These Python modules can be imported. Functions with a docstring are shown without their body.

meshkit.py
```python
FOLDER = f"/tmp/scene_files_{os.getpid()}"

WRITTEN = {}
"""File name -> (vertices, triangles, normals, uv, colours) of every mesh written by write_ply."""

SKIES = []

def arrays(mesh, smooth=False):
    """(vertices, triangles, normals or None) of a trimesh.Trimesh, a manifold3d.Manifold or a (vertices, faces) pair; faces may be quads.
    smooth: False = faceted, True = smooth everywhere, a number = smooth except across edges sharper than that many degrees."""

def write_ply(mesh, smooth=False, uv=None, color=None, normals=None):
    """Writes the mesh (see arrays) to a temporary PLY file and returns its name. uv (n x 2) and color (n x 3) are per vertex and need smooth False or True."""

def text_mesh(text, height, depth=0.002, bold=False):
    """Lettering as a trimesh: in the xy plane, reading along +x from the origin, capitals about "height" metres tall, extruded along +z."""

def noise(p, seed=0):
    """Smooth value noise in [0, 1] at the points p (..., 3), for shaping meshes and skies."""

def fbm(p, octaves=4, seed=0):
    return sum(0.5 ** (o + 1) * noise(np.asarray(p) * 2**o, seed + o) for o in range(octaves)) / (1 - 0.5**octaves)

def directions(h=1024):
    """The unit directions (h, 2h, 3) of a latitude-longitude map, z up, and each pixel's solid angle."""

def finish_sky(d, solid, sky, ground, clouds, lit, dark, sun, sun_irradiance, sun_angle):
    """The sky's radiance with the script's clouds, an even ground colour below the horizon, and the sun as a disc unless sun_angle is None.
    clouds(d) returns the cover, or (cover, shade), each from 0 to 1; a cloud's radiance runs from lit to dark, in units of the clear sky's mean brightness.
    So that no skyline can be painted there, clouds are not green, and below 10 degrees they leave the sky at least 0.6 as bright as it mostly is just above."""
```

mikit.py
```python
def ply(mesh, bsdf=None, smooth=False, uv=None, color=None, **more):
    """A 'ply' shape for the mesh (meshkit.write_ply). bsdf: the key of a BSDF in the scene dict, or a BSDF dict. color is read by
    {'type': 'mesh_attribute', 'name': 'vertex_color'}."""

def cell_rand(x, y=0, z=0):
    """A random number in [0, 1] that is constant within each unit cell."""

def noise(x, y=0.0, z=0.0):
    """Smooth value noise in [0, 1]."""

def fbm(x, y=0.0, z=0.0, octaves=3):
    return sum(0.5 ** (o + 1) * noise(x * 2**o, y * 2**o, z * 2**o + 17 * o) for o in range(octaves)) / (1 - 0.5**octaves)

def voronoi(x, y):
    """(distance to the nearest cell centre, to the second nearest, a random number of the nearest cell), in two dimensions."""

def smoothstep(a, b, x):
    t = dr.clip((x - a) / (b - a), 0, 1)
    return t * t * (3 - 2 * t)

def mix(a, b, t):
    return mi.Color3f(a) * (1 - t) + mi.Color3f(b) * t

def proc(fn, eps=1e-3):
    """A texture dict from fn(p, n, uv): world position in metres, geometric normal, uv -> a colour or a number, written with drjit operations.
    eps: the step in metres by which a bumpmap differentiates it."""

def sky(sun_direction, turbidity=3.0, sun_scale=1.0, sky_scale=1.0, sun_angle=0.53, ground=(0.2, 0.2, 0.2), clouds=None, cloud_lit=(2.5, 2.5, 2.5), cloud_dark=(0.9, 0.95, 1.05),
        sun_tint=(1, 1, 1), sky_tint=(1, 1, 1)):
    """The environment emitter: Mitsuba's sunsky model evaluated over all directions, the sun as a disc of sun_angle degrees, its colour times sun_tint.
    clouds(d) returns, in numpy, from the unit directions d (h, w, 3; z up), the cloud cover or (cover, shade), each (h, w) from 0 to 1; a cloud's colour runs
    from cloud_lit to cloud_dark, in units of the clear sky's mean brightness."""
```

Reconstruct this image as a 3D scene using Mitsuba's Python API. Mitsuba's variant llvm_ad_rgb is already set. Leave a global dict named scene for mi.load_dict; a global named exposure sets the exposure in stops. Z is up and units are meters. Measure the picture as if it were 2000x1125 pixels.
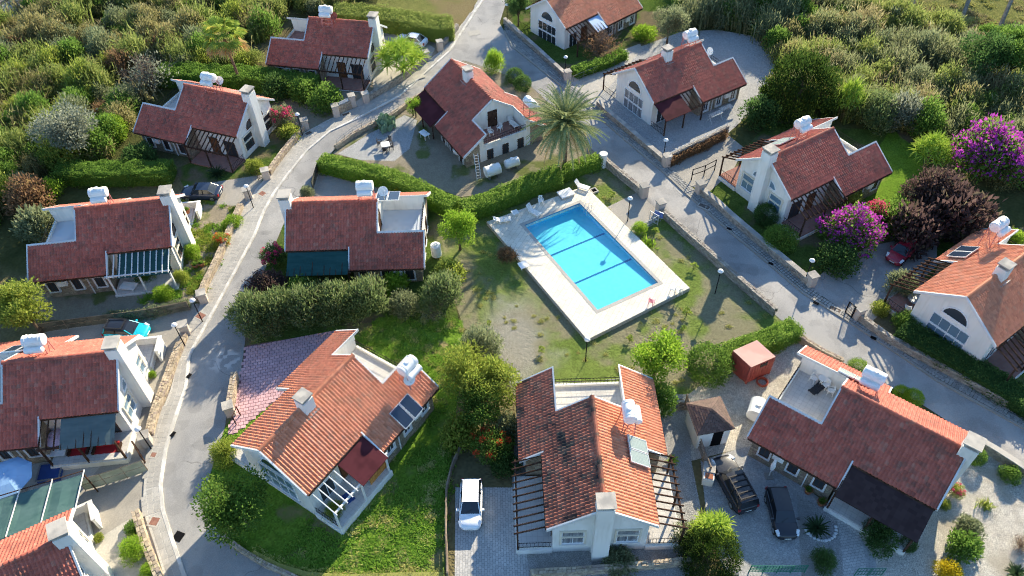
import math, random
import numpy as np, trimesh, shapely, shapely.geometry as sg, shapely.ops
import drjit as dr, mitsuba as mi
import mikit, meshkit
from mikit import proc, noise, fbm, voronoi, cell_rand, smoothstep, mix

# ---------------------------------------------------------------- camera, sky, exposure
scene, labels = {}, {}
CAM_Z, PITCH, ROLL = 54.72, 0.81984, -0.03021
_fw = np.array([0, math.cos(PITCH), -math.sin(PITCH)]); _r0 = np.array([1.0, 0, 0]); _u0 = np.cross(_r0, _fw)
_rt = math.cos(ROLL) * _r0 + math.sin(ROLL) * _u0; _up = -math.sin(ROLL) * _r0 + math.cos(ROLL) * _u0
_m = np.eye(4); _m[:3, 0], _m[:3, 1], _m[:3, 2], _m[:3, 3] = -_rt, _up, _fw, [0, 0, CAM_Z]
T = mi.ScalarTransform4f
scene['camera'] = {'type': 'perspective', 'fov': 66.85, 'fov_axis': 'x', 'near_clip': 0.5, 'far_clip': 6000.0, 'to_world': T(_m)}
SUN_AZ, SUN_EL = math.radians(62), math.radians(25)
scene['sky'] = mikit.sky((math.cos(SUN_AZ) * math.cos(SUN_EL), math.sin(SUN_AZ) * math.cos(SUN_EL), math.sin(SUN_EL)), turbidity=2.6, sun_tint=(0.86, 0.98, 1.17), sky_scale=0.98, sky_tint=(0.89, 1.0, 1.13))
exposure = 3.18

# ---------------------------------------------------------------- helpers
RNG = np.random.default_rng(7)
_used = {}
def uniq(name):
    n = _used.get(name, 0); _used[name] = n + 1
    return name if n == 0 else f'{name}_{n:03d}'
def thing(name, label, cat=None, group=None, kind=None):
    k = uniq(name); d = {'label': label}
    if cat: d['category'] = cat
    if group: d['group'] = group
    if kind: d['kind'] = kind
    labels[k] = d
    return k
def pose(x, y, z=0.0, deg=0.0, s=1.0):
    t = T().translate([float(x), float(y), float(z)]).rotate([0, 0, 1], float(deg))
    if not np.isscalar(s): return t.scale([float(q) for q in s])
    return t if s == 1.0 else t.scale(float(s))
def add(key, mesh, bsdf, smooth=False, uv=None, at=None, label=None):
    d = mesh if isinstance(mesh, dict) else mikit.ply(mesh, None, smooth=smooth, uv=uv)
    d = {**d, 'bsdf': {'type': 'ref', 'id': 'm_' + bsdf}}
    if at is not None: d['to_world'] = at
    scene[key] = d
    if label: labels.setdefault(key, {})['label'] = label
    return key
def part(parent, name, mesh, bsdf, smooth=False, uv=None, at=None, label=None, stuff=False):
    k = uniq(parent + '__' + name)
    add(k, mesh, bsdf, smooth, uv, at, label)
    if stuff: labels.setdefault(k, {})['kind'] = 'stuff'
    return k
def struct(name, mesh, bsdf, smooth=False, uv=None, label=None):
    k = uniq(name); add(k, mesh, bsdf, smooth, uv)
    labels[k] = {'kind': 'structure'}
    if label: labels[k]['label'] = label
    return k

BOXV = np.array([[x, y, z] for x in (-.5, .5) for y in (-.5, .5) for z in (-.5, .5)])
BOXF = np.array([[0, 1, 3], [0, 3, 2], [4, 6, 7], [4, 7, 5], [0, 4, 5], [0, 5, 1], [2, 3, 7], [2, 7, 6], [0, 2, 6], [0, 6, 4], [1, 5, 7], [1, 7, 3]])
class MB:
    def __init__(s): s.v, s.f, s.n = [], [], 0
    def add(s, v, f):
        v = np.asarray(v, float); s.v.append(v); s.f.append(np.asarray(f, int) + s.n); s.n += len(v); return s
    def box(s, c, d, deg=0.0, taper=None):
        v = BOXV * np.asarray(d, float)
        if taper: v[v[:, 2] > 0, :2] *= taper
        if deg:
            a = math.radians(deg); v = v @ np.array([[math.cos(a), math.sin(a), 0], [-math.sin(a), math.cos(a), 0], [0, 0, 1]])
        return s.add(v + np.asarray(c, float), BOXF)
    def beam(s, p, q, w, h):
        p, q = np.asarray(p, float), np.asarray(q, float); d = q - p; L = np.linalg.norm(d); d = d / L
        u = np.array([0, 0, 1.0]) if abs(d[2]) < .95 else np.array([1.0, 0, 0])
        a = np.cross(u, d); a /= np.linalg.norm(a); b = np.cross(d, a)
        v = BOXV * [L, w, h]
        return s.add((p + q) / 2 + v[:, :1] * d + v[:, 1:2] * a + v[:, 2:] * b, BOXF)
    def tube(s, pts, r, n=8):
        v, f = tube(pts, r, n); return s.add(v, f)
    def mesh(s, m): return s.add(np.asarray(m.vertices), np.asarray(m.faces))
    def ply(s): return np.vstack(s.v), np.vstack(s.f)
def tube(pts, r, n=8):
    p = np.asarray(pts, float); t = np.gradient(p, axis=0); t /= np.linalg.norm(t, axis=1, keepdims=True) + 1e-12
    ref = np.where(np.abs(t[:, 2:]) < .9, [0, 0, 1.0], [1.0, 0, 0]); a = np.cross(t, ref); a /= np.linalg.norm(a, axis=1, keepdims=True); b = np.cross(t, a)
    th = np.arange(n) * 2 * np.pi / n; r = np.broadcast_to(r, (len(p),))
    v = p[:, None] + r[:, None, None] * (np.cos(th)[None, :, None] * a[:, None] + np.sin(th)[None, :, None] * b[:, None])
    i, j = np.meshgrid(np.arange(len(p) - 1), np.arange(n), indexing='ij')
    q = np.stack([i * n + j, i * n + (j + 1) % n, (i + 1) * n + (j + 1) % n, (i + 1) * n + j], -1).reshape(-1, 4)
    v = v.reshape(-1, 3); m = len(v); v = np.vstack([v, p[:1], p[-1:]]); k = np.arange(n); e = (len(p) - 1) * n
    f = np.vstack([q[:, [0, 2, 1]], q[:, [0, 3, 2]], np.stack([k * 0 + m, k, (k + 1) % n], 1), np.stack([k * 0 + m + 1, e + (k + 1) % n, e + k], 1)])
    return v, f
def box(c, d, deg=0.0): return MB().box(c, d, deg).ply()
def fuv(mesh):
    """faceted mesh with uv in metres: along the wall and up, or x and y on flat faces"""
    v, f = mesh if isinstance(mesh, tuple) else (np.asarray(mesh.vertices), np.asarray(mesh.faces))
    w = v[f]; n = np.cross(w[:, 1] - w[:, 0], w[:, 2] - w[:, 0]); n /= np.linalg.norm(n, axis=1, keepdims=True) + 1e-12
    flat = np.abs(n[:, 2]) > .7; t = np.stack([-n[:, 1], n[:, 0]], 1); t /= np.linalg.norm(t, axis=1, keepdims=True) + 1e-9
    u1 = np.einsum('fkc,fc->fk', w[..., :2], t)
    uv = np.where(flat[:, None, None], w[..., :2], np.stack([u1, w[..., 2]], -1))
    return (w.reshape(-1, 3), np.arange(len(f) * 3).reshape(-1, 3)), uv.reshape(-1, 2)
def poly_mesh(poly, z0, z1=None):
    """flat sheet at z0, or a prism from z0 to z1"""
    V, F, n = [], [], 0
    for g in (poly.geoms if hasattr(poly, 'geoms') else [poly]):
        if g.is_empty or g.area < 1e-4: continue
        if z1 is None:
            v2, f = trimesh.creation.triangulate_polygon(g, engine='earcut'); v = np.c_[v2, np.full(len(v2), z0)]
            w = v[f]; nz = np.cross(w[:, 1] - w[:, 0], w[:, 2] - w[:, 0])[:, 2]; f = np.where(nz[:, None] < 0, f[:, ::-1], f)
        else:
            m = trimesh.creation.extrude_polygon(g, z1 - z0, engine='earcut'); v, f = np.array(m.vertices) + [0, 0, z0], np.array(m.faces)
        V.append(v); F.append(f + n); n += len(v)
    return np.vstack(V), np.vstack(F)
def line_strip(pts, w): return sg.LineString(pts).buffer(w / 2, cap_style='flat', join_style='mitre')
def resample(pts, step):
    l = sg.LineString(pts); n = max(2, int(round(l.length / step)) + 1)
    return np.array([l.interpolate(x).coords[0] for x in np.linspace(0, l.length, n)])
def scatter_in(poly, n, rng, keep_out=None):
    out = []; x0, y0, x1, y1 = poly.bounds
    while len(out) < n:
        q = rng.uniform([x0, y0], [x1, y1], (max(64, 2 * n), 2))
        ok = shapely.contains_xy(poly, q[:, 0], q[:, 1])
        if keep_out is not None: ok &= ~shapely.contains_xy(keep_out, q[:, 0], q[:, 1])
        out += list(q[ok])
    return np.array(out[:n])

# ---------------------------------------------------------------- materials
def rgb(c): return {'type': 'rgb', 'value': list(map(float, c))}
def pri(key, color, rough=.6, metal=0.0, spec=.5, two=True, bump=None, bscale=.01, **kw):
    d = {'type': 'principled', 'base_color': color if isinstance(color, dict) else rgb(color), 'roughness': rough, 'metallic': metal, 'specular': spec, **kw}
    if bump is not None: d = {'type': 'bumpmap', 'nested': d, 'tex': bump, 'scale': bscale}
    if two: d = {'type': 'twosided', 'nested': d}
    scene['m_' + key] = d
def dif(key, color, two=True, bump=None, bscale=.01):
    d = {'type': 'diffuse', 'reflectance': color if isinstance(color, dict) else rgb(color)}
    if bump is not None: d = {'type': 'bumpmap', 'nested': d, 'tex': bump, 'scale': bscale}
    scene['m_' + key] = {'type': 'twosided', 'nested': d} if two else d
C3 = mi.Color3f
def mottled(a, b, scale, lo=.35, hi=.65, octv=3):
    return proc(lambda p, n, uv: mix(a, b, smoothstep(lo, hi, fbm(p.x * scale, p.y * scale, p.z * scale, octv))))
def joint(x, y, w, h, g, off=.5):
    """1 on a joint of running-bond pieces w x h with joint width g, and a number per piece"""
    r = dr.floor(y / h); xx = x / w + off * (r - 2 * dr.floor(r / 2)); fx, fy = xx - dr.floor(xx), y / h - r
    e = dr.minimum(dr.minimum(fx, 1 - fx) * w, dr.minimum(fy, 1 - fy) * h)
    return 1 - smoothstep(g * .5, g * 1.2, e), cell_rand(dr.floor(xx), r, 5)
def stucco(base, stain):
    def fn(p, n, uv):
        s = fbm(p.x * .7, p.y * .7, p.z * .35, 4); d = fbm(p.x * 6, p.y * 6, p.z * .45, 3)
        return mix(base, stain, smoothstep(.45, .8, s) * .5 + .32 * smoothstep(.45, .8, d))
    return proc(fn)
dif('render_white', stucco((.80, .78, .73), (.60, .57, .50)))
dif('render_cream', stucco((.72, .66, .54), (.55, .50, .40)))
dif('trim_white', stucco((.68, .68, .67), (.47, .47, .45)))
dif('cap_stone', mottled((.50, .46, .40), (.33, .31, .28), 1.2))
def tilefn(lo, hi, stain, amt, moss=(.10, .095, .07)):
    def fn(p, n, uv):
        c = mix(lo, hi, uv.x)
        c = mix(c, (.52, .34, .24), smoothstep(.88, .97, uv.y) * .28)
        s = smoothstep(.46, .72, fbm(p.x * .55, p.y * .55, p.z * .55, 4)) * (.3 + .7 * smoothstep(.35, .75, uv.y))
        s2 = smoothstep(.52, .7, fbm(p.x * 2.4 + 9, p.y * 2.4, p.z * 2.4, 3))
        c = mix(c, stain, s * amt)
        return mix(c, moss, s2 * amt * .55)
    return proc(fn)
TILE_B = dict(rough=.62, spec=.25, two=True)
pri('tile_brown', tilefn((.39, .105, .070), (.50, .150, .102), (.17, .060, .046), .60), **TILE_B)
pri('tile_orange', tilefn((.56, .195, .098), (.70, .285, .160), (.38, .14, .08), .30), **TILE_B)
pri('tile_stained', tilefn((.29, .095, .06), (.47, .165, .10), (.060, .034, .028), 1.1), **TILE_B)
dif('dark_wood', mottled((.050, .030, .022), (.085, .052, .038), 3))
dif('door_wood', mottled((.15, .065, .03), (.22, .10, .05), 4))
dif('pine_wood', mottled((.48, .20, .055), (.60, .28, .09), 3))
dif('weathered_wood', mottled((.30, .23, .17), (.19, .145, .11), 2.5))
dif('iron_black', (.02, .02, .022))
dif('rail_white', (.7, .7, .68))
def corr(c1, c2, per):
    return proc(lambda p, n, uv: mix(c1, c2, .5 + .5 * dr.sin(uv.x * 6.2832 / per)))
pri('maroon_sheet', mottled((.060, .013, .018), (.085, .020, .026), 1.2), rough=.85, spec=.15)
dif('shingle_dark', proc(lambda p, n, uv: mix((.040, .026, .027), (.068, .045, .044), cell_rand(uv.x * 3.3, uv.y * 4.5) * .7 + .3 * fbm(p.x * 2, p.y * 2, p.z * 2))))
dif('shade_green', proc(lambda p, n, uv: mix((.020, .066, .063), (.040, .105, .098), fbm(uv.x * .9, uv.y * 6, 0, 3))))
dif('shade_grey', proc(lambda p, n, uv: mix((.085, .125, .125), (.14, .18, .175), fbm(uv.x * 1.2, uv.y * 5, 0, 3))))
dif('shade_sea', proc(lambda p, n, uv: mix((.12, .24, .225), (.19, .31, .29), fbm(uv.x * 1.4, uv.y * 5, 0, 3))))
pri('glass_dark', (.028, .035, .042), rough=.08, spec=.7)
def curtain(p, n, uv):
    f = noise(uv.x * 11, uv.y * .6); return mix((.09, .10, .12), (.34, .35, .35), f)
pri('glass_curtain', proc(curtain), rough=.10, spec=.6)
pri('glass_sky', (.13, .21, .28), rough=.06, spec=.8)
pri('frame_white', (.72, .73, .74), rough=.45)
pri('frame_brown', (.075, .040, .026), rough=.5)
def clad(p, n, uv):
    d1, d2, r = voronoi(uv.x * 3.1, uv.y * 4.4)
    c = mix((.24, .19, .13), (.42, .35, .25), r); c = mix(c, (.30, .22, .17), smoothstep(.6, .9, cell_rand(r * 977)))
    c = c * (.75 + .5 * fbm(uv.x * 9, uv.y * 9, 2, 3))
    return mix((.17, .155, .13), c, smoothstep(.03, .13, d2 - d1))
def clad_b(p, n, uv):
    d1, d2, r = voronoi(uv.x * 3.1, uv.y * 4.4); return smoothstep(.02, .2, d2 - d1)
dif('stone_cladding', proc(clad), bump=proc(clad_b, .01), bscale=.03)
def veranda(p, n, uv):
    j, r = joint(uv.x, uv.y, .33, .33, .02, 0); return mix(mix((.30, .145, .115), (.37, .19, .15), r), (.24, .2, .18), j)
dif('terracotta_floor', proc(veranda))
def pale(p, n, uv):
    j, r = joint(uv.x, uv.y, .4, .4, .02, 0)
    return mix(mix((.52, .50, .47), (.58, .555, .52), r), (.38, .36, .34), j * .6) * (.85 + .3 * fbm(uv.x * .8, uv.y * .8, 0, 3))
dif('pale_floor', proc(pale))
dif('blue_white_floor', mottled((.62, .65, .68), (.52, .56, .60), .7))
SPILL = (-25.94, 43.49)
def asph(p, n, uv):
    b = fbm(p.x * .16, p.y * .16, 3, 4); g = noise(p.x * 23, p.y * 23); w = smoothstep(.5, .75, fbm(p.x * .5 + 40, p.y * .12, 1, 3))
    d1, d2, r = voronoi(p.x * .10 + .15 * noise(p.x, p.y), p.y * .10 + .15 * noise(p.y, p.x)); crack = (1 - smoothstep(.0, .012, d2 - d1)) * smoothstep(.4, .6, noise(p.x * .2, p.y * .2, 4))
    c = mix((.30, .295, .288), (.385, .372, .352), smoothstep(.3, .7, b)) * (.88 + .24 * g)
    c = mix(c, (.46, .44, .41), w * .35)
    patch = smoothstep(.66, .70, noise(p.x * .21 + 7, p.y * .21)); c = c * (1 - .08 * patch)
    q = noise(p.x * 1.6, p.y * 1.6, 6) * .9; spill = 1 - smoothstep(.7, 1.3, dr.sqrt(dr.square((p.x - SPILL[0]) / 1.5) + dr.square((p.y - SPILL[1]) / 1.3)) + q * .8 - .2)
    tr = smoothstep(.50, .66, fbm(p.x * .9 + 11, p.y * .9, 7, 4)); oil = smoothstep(.80, .86, noise(p.x * .55 + 3, p.y * .55, 9)); c = c * (1 - .12 * tr) * (1 - .14 * oil)
    c = mix(c, (.55, .535, .51), spill * smoothstep(.35, .6, noise(p.x * 3, p.y * 3, 2)) * .8)
    return c * (1 - .45 * crack)
dif('asphalt', proc(asph), bump=proc(lambda p, n, uv: noise(p.x * 23, p.y * 23), .01), bscale=.006)
dif('concrete', proc(lambda p, n, uv: mix((.40, .375, .33), (.27, .25, .22), fbm(p.x * .5, p.y * .5, p.z * .5, 5)) * (.9 + .2 * noise(p.x * 14, p.y * 14))))
dif('concrete_pale', proc(lambda p, n, uv: mix((.50, .475, .43), (.36, .34, .30), fbm(p.x * .6 + 3, p.y * .6, p.z, 5)) * (.9 + .2 * noise(p.x * 14, p.y * 14))))
def slab(p, n, uv):
    j, r = joint(uv.x, uv.y, .30, .30, .02, .5); c = mix((.47, .45, .41), (.53, .51, .465), r) * (.82 + .36 * fbm(p.x * .8, p.y * .8, 0, 4))
    return mix(c, (.30, .285, .25), j * .7)
dif('kerb_white', mottled((.66, .64, .60), (.50, .48, .44), 1.5))
dif('pavement_slab', proc(slab))
def sett(p, n, uv):
    j, r = joint(uv.x, uv.y, .26, .42, .05, .5); c = mix((.27, .27, .26), (.39, .38, .35), r) * (.85 + .3 * fbm(p.x * 1.5, p.y * 1.5, 0, 3))
    return mix(c, (.085, .085, .07), j * .85)
dif('sett', proc(sett), bump=proc(lambda p, n, uv: 1 - joint(uv.x, uv.y, .26, .42, .05, .5)[0], .01), bscale=.02)
def paver(p, n, uv):
    j, r = joint(uv.x, uv.y, .30, .20, .018, .5); c = mix((.40, .395, .38), (.52, .505, .48), r) * (.8 + .4 * fbm(p.x * .7, p.y * .7, 0, 4))
    return mix(c, (.20, .20, .19), j * .7)
dif('paver_grey', proc(paver))
def cobble(p, n, uv):
    d1, d2, r = voronoi(uv.x * 4.6, uv.y * 6.2); c = mix((.35, .35, .345), (.41, .41, .40), r) * (.85 + .3 * noise(p.x * 7, p.y * 7)); return mix((.27, .27, .265), c, smoothstep(.04, .16, d2 - d1))
dif('cobble_grey', proc(cobble))
dif('paver_pink', proc(lambda p, n, uv: mix((.56, .355, .375), (.65, .425, .44), uv.x) * (.85 + .3 * fbm(p.x * 2, p.y * 2, 0, 3))))
dif('paver_bed', (.20, .12, .14))
def gravel(a, b, dirt):
    def fn(p, n, uv):
        d1, d2, r = voronoi(p.x * 7, p.y * 7); d3, d4, r2 = voronoi(p.x * 2.6, p.y * 2.6)
        c = mix(a, b, r * .65 + .35 * r2); c = c * (.62 + .38 * smoothstep(.02, .25, d2 - d1))
        return mix(c, dirt, smoothstep(.52, .75, fbm(p.x * .35, p.y * .35, 5, 4)) * .6)
    return proc(fn)
gb = proc(lambda p, n, uv: smoothstep(.0, .3, voronoi(p.x * 7, p.y * 7)[1] - voronoi(p.x * 7, p.y * 7)[0]), .01)
dif('gravel_light', gravel((.46, .42, .35), (.68, .64, .56), (.36, .31, .23)), bump=gb, bscale=.03)
dif('gravel_grey', gravel((.30, .30, .29), (.46, .45, .43), (.27, .25, .21)), bump=gb, bscale=.03)
def lawn(a, b, dirt, d0, d1_, s=.3):
    def fn(p, n, uv):
        g = fbm(p.x * 1.3, p.y * 1.3, 2, 4); f = noise(p.x * 9, p.y * 9); t = fbm(p.x * s, p.y * s, 8, 5)
        return mix(mix(a, b, g) * (.7 + .6 * f), mix(dirt, C3(dirt) * .7, f), smoothstep(d0, d1_, t))
    return proc(fn)
grass_b = proc(lambda p, n, uv: fbm(p.x * 8, p.y * 8, 0, 2), .01)
dif('lawn_bright', lawn((.085, .175, .018), (.160, .255, .036), (.27, .23, .11), .56, .70), bump=grass_b, bscale=.10)
def pool_lawn(p, n, uv):
    g = fbm(p.x * 1.3, p.y * 1.3, 2, 4); f = noise(p.x * 9, p.y * 9); t = fbm(p.x * .42, p.y * .42, 8, 5); big = fbm(p.x * .16 + 4, p.y * .16, 1, 3)
    d = dr.sqrt(dr.square((p.x - WORN[0]) / 3.2) + dr.square((p.y - WORN[1]) / 5.2)); worn = 1 - smoothstep(.55, 1.25, d + (t - .5) * 1.5)
    soil = mix((.185, .165, .105), (.26, .235, .16), f); grass = mix((.105, .155, .034), (.175, .22, .058), g) * (.75 + .5 * f)
    c = mix(grass, soil, smoothstep(.42, .60, t * .6 + big * .4) * .9)
    d1, d2, r = voronoi(p.x * 7, p.y * 7); return mix(c, mix((.25, .24, .21), (.36, .34, .29), r) * (.75 + .3 * smoothstep(.02, .25, d2 - d1)), worn * .75)
WORN = (0.07, 43.96)
dif('lawn_pool', proc(pool_lawn), bump=grass_b, bscale=.07)
dif('lawn_dim', lawn((.05, .09, .018), (.105, .15, .036), (.18, .15, .09), .50, .66), bump=grass_b, bscale=.10)
dif('dirt', proc(lambda p, n, uv: mix(mix((.215, .185, .135), (.30, .26, .195), fbm(p.x * .6, p.y * .6, 0, 5)), (.12, .14, .05), smoothstep(.55, .72, fbm(p.x * .4 + 20, p.y * .4, 0, 4))) * (.85 + .3 * noise(p.x * 11, p.y * 11))), bump=grass_b, bscale=.05)  # soil tone darkened a little to stand in for shade on the fork yard
def wild(p, n, uv):
    t = fbm(p.x * .06, p.y * .06, 0, 5); f = fbm(p.x * .9, p.y * .9, 0, 4)
    c = mix((.050, .062, .022), (.115, .115, .045), f); return mix(c, (.20, .165, .09), smoothstep(.48, .68, t) * .7) * (.8 + .4 * noise(p.x * 6, p.y * 6))
dif('wild_ground', proc(wild), bump=grass_b, bscale=.12)
dif('meadow', lawn((.14, .155, .045), (.22, .215, .075), (.27, .215, .11), .45, .65, .15), bump=grass_b, bscale=.10)
# pool
def deck(p, n, uv):
    j, r = joint(uv.x, uv.y, .9, .45, .02, .5); c = mix((.72, .66, .55), (.80, .745, .63), r) * (.86 + .28 * fbm(p.x * 1.1, p.y * 1.1, 0, 4))
    c = mix(c, (.52, .47, .38), smoothstep(.55, .75, fbm(p.x * .5 + 9, p.y * .5, 3, 4)) * .45)
    return mix(c, (.42, .38, .31), j * .75)
dif('deck_stone', proc(deck))
dif('pool_liner', proc(lambda p, n, uv: mix((.115, .61, .755), (.145, .67, .79), cell_rand(uv.x * 4, uv.y * 4) * .6 + .4 * fbm(p.x * .4, p.y * .4))))
dif('pool_wall', (.07, .50, .72)); dif('lane_tile', (.02, .17, .38))
scene['m_water_sheet'] = {'type': 'thindielectric', 'int_ior': 1.33}
# street furniture, roofs
pri('plastic_white', proc(lambda p, n, uv: mix((.80, .79, .76), (.66, .62, .56), smoothstep(.5, .8, fbm(p.x * 2, p.y * 2, p.z * 2, 3)) * .6)), rough=.45)
pri('plastic_cream', (.72, .66, .52), rough=.5)
pri('steel_pink', (.40, .17, .16), rough=.6); pri('steel_red', (.32, .07, .045), rough=.5); pri('steel_grey', (.30, .31, .32), rough=.45, metal=.6); pri('alu', (.62, .63, .64), rough=.4, metal=.5)
pri('solar_glass', (.018, .030, .055), rough=.12, spec=.8)
pri('solar_pale', proc(lambda p, n, uv: mix((.20, .25, .24), (.29, .34, .32), .5 + .5 * dr.sin(uv.x * 60))), rough=.35)
pri('container_red', mottled((.30, .055, .045), (.36, .085, .065), .9), rough=.55); pri('container_top', mottled((.40, .19, .165), (.48, .26, .22), .8), rough=.6)
pri('tarp_blue', mottled((.24, .41, .62), (.29, .47, .68), 1.1), rough=.5, two=True); pri('tarp_lilac', (.50, .42, .55), rough=.6, two=True)
pri('fabric_black', (.018, .018, .022), rough=.7); pri('red_cloth', (.36, .015, .018), rough=.7); pri('blue_plastic', (.02, .06, .22), rough=.5); pri('pink_plastic', (.70, .22, .30), rough=.5)
dif('hose_red', (.38, .09, .06)); dif('manhole_iron', mottled((.10, .085, .075), (.16, .13, .11), 4)); dif('manhole_rust', mottled((.25, .125, .095), (.31, .17, .13), 4)); dif('drain_dark', (.012, .012, .013))
dif('mesh_fence', mottled((.085, .09, .075), (.15, .15, .12), 2)); dif('fence_green', (.05, .17, .12)); dif('screen_pale', mottled((.26, .29, .22), (.34, .37, .29), 1.5))
# walls
def stonefn(a, b, c_):
    def fn(p, n, uv):
        c = mix(mix(a, b, uv.x), c_, smoothstep(.75, .95, uv.y)); return c * (.7 + .6 * fbm(p.x * 4, p.y * 4, p.z * 4, 3))
    return proc(fn)
dif('wall_stone', stonefn((.36, .29, .21), (.54, .45, .33), (.34, .27, .23)))
dif('wall_stone_grey', stonefn((.27, .245, .21), (.42, .38, .32), (.25, .21, .18)))
dif('mortar', mottled((.33, .29, .23), (.24, .21, .17), 2))
dif('pillar_render', stucco((.55, .47, .40), (.38, .32, .27)))
# cars
pri('car_white', (.78, .79, .80), rough=.3, clearcoat=1.0, clearcoat_gloss=.95); pri('car_black', (.012, .013, .018), rough=.25, clearcoat=1.0, clearcoat_gloss=.97)
pri('car_teal', (.01, .42, .52), rough=.3, clearcoat=1.0, clearcoat_gloss=.95); pri('car_red', (.33, .015, .035), rough=.3, clearcoat=1.0, clearcoat_gloss=.95); pri('car_blue', (.018, .028, .055), rough=.25, clearcoat=1.0, clearcoat_gloss=.97)
pri('car_glass', (.012, .015, .020), rough=.05, spec=.8); pri('tyre', (.018, .018, .018), rough=.85); pri('rim', (.45, .46, .47), rough=.35, metal=.8); pri('lamp_clear', (.62, .65, .68), rough=.15, spec=.8); pri('lamp_red', (.35, .01, .012), rough=.2); pri('trim_black', (.015, .015, .016), rough=.6); pri('plate_white', (.7, .7, .66), rough=.5)

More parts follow.
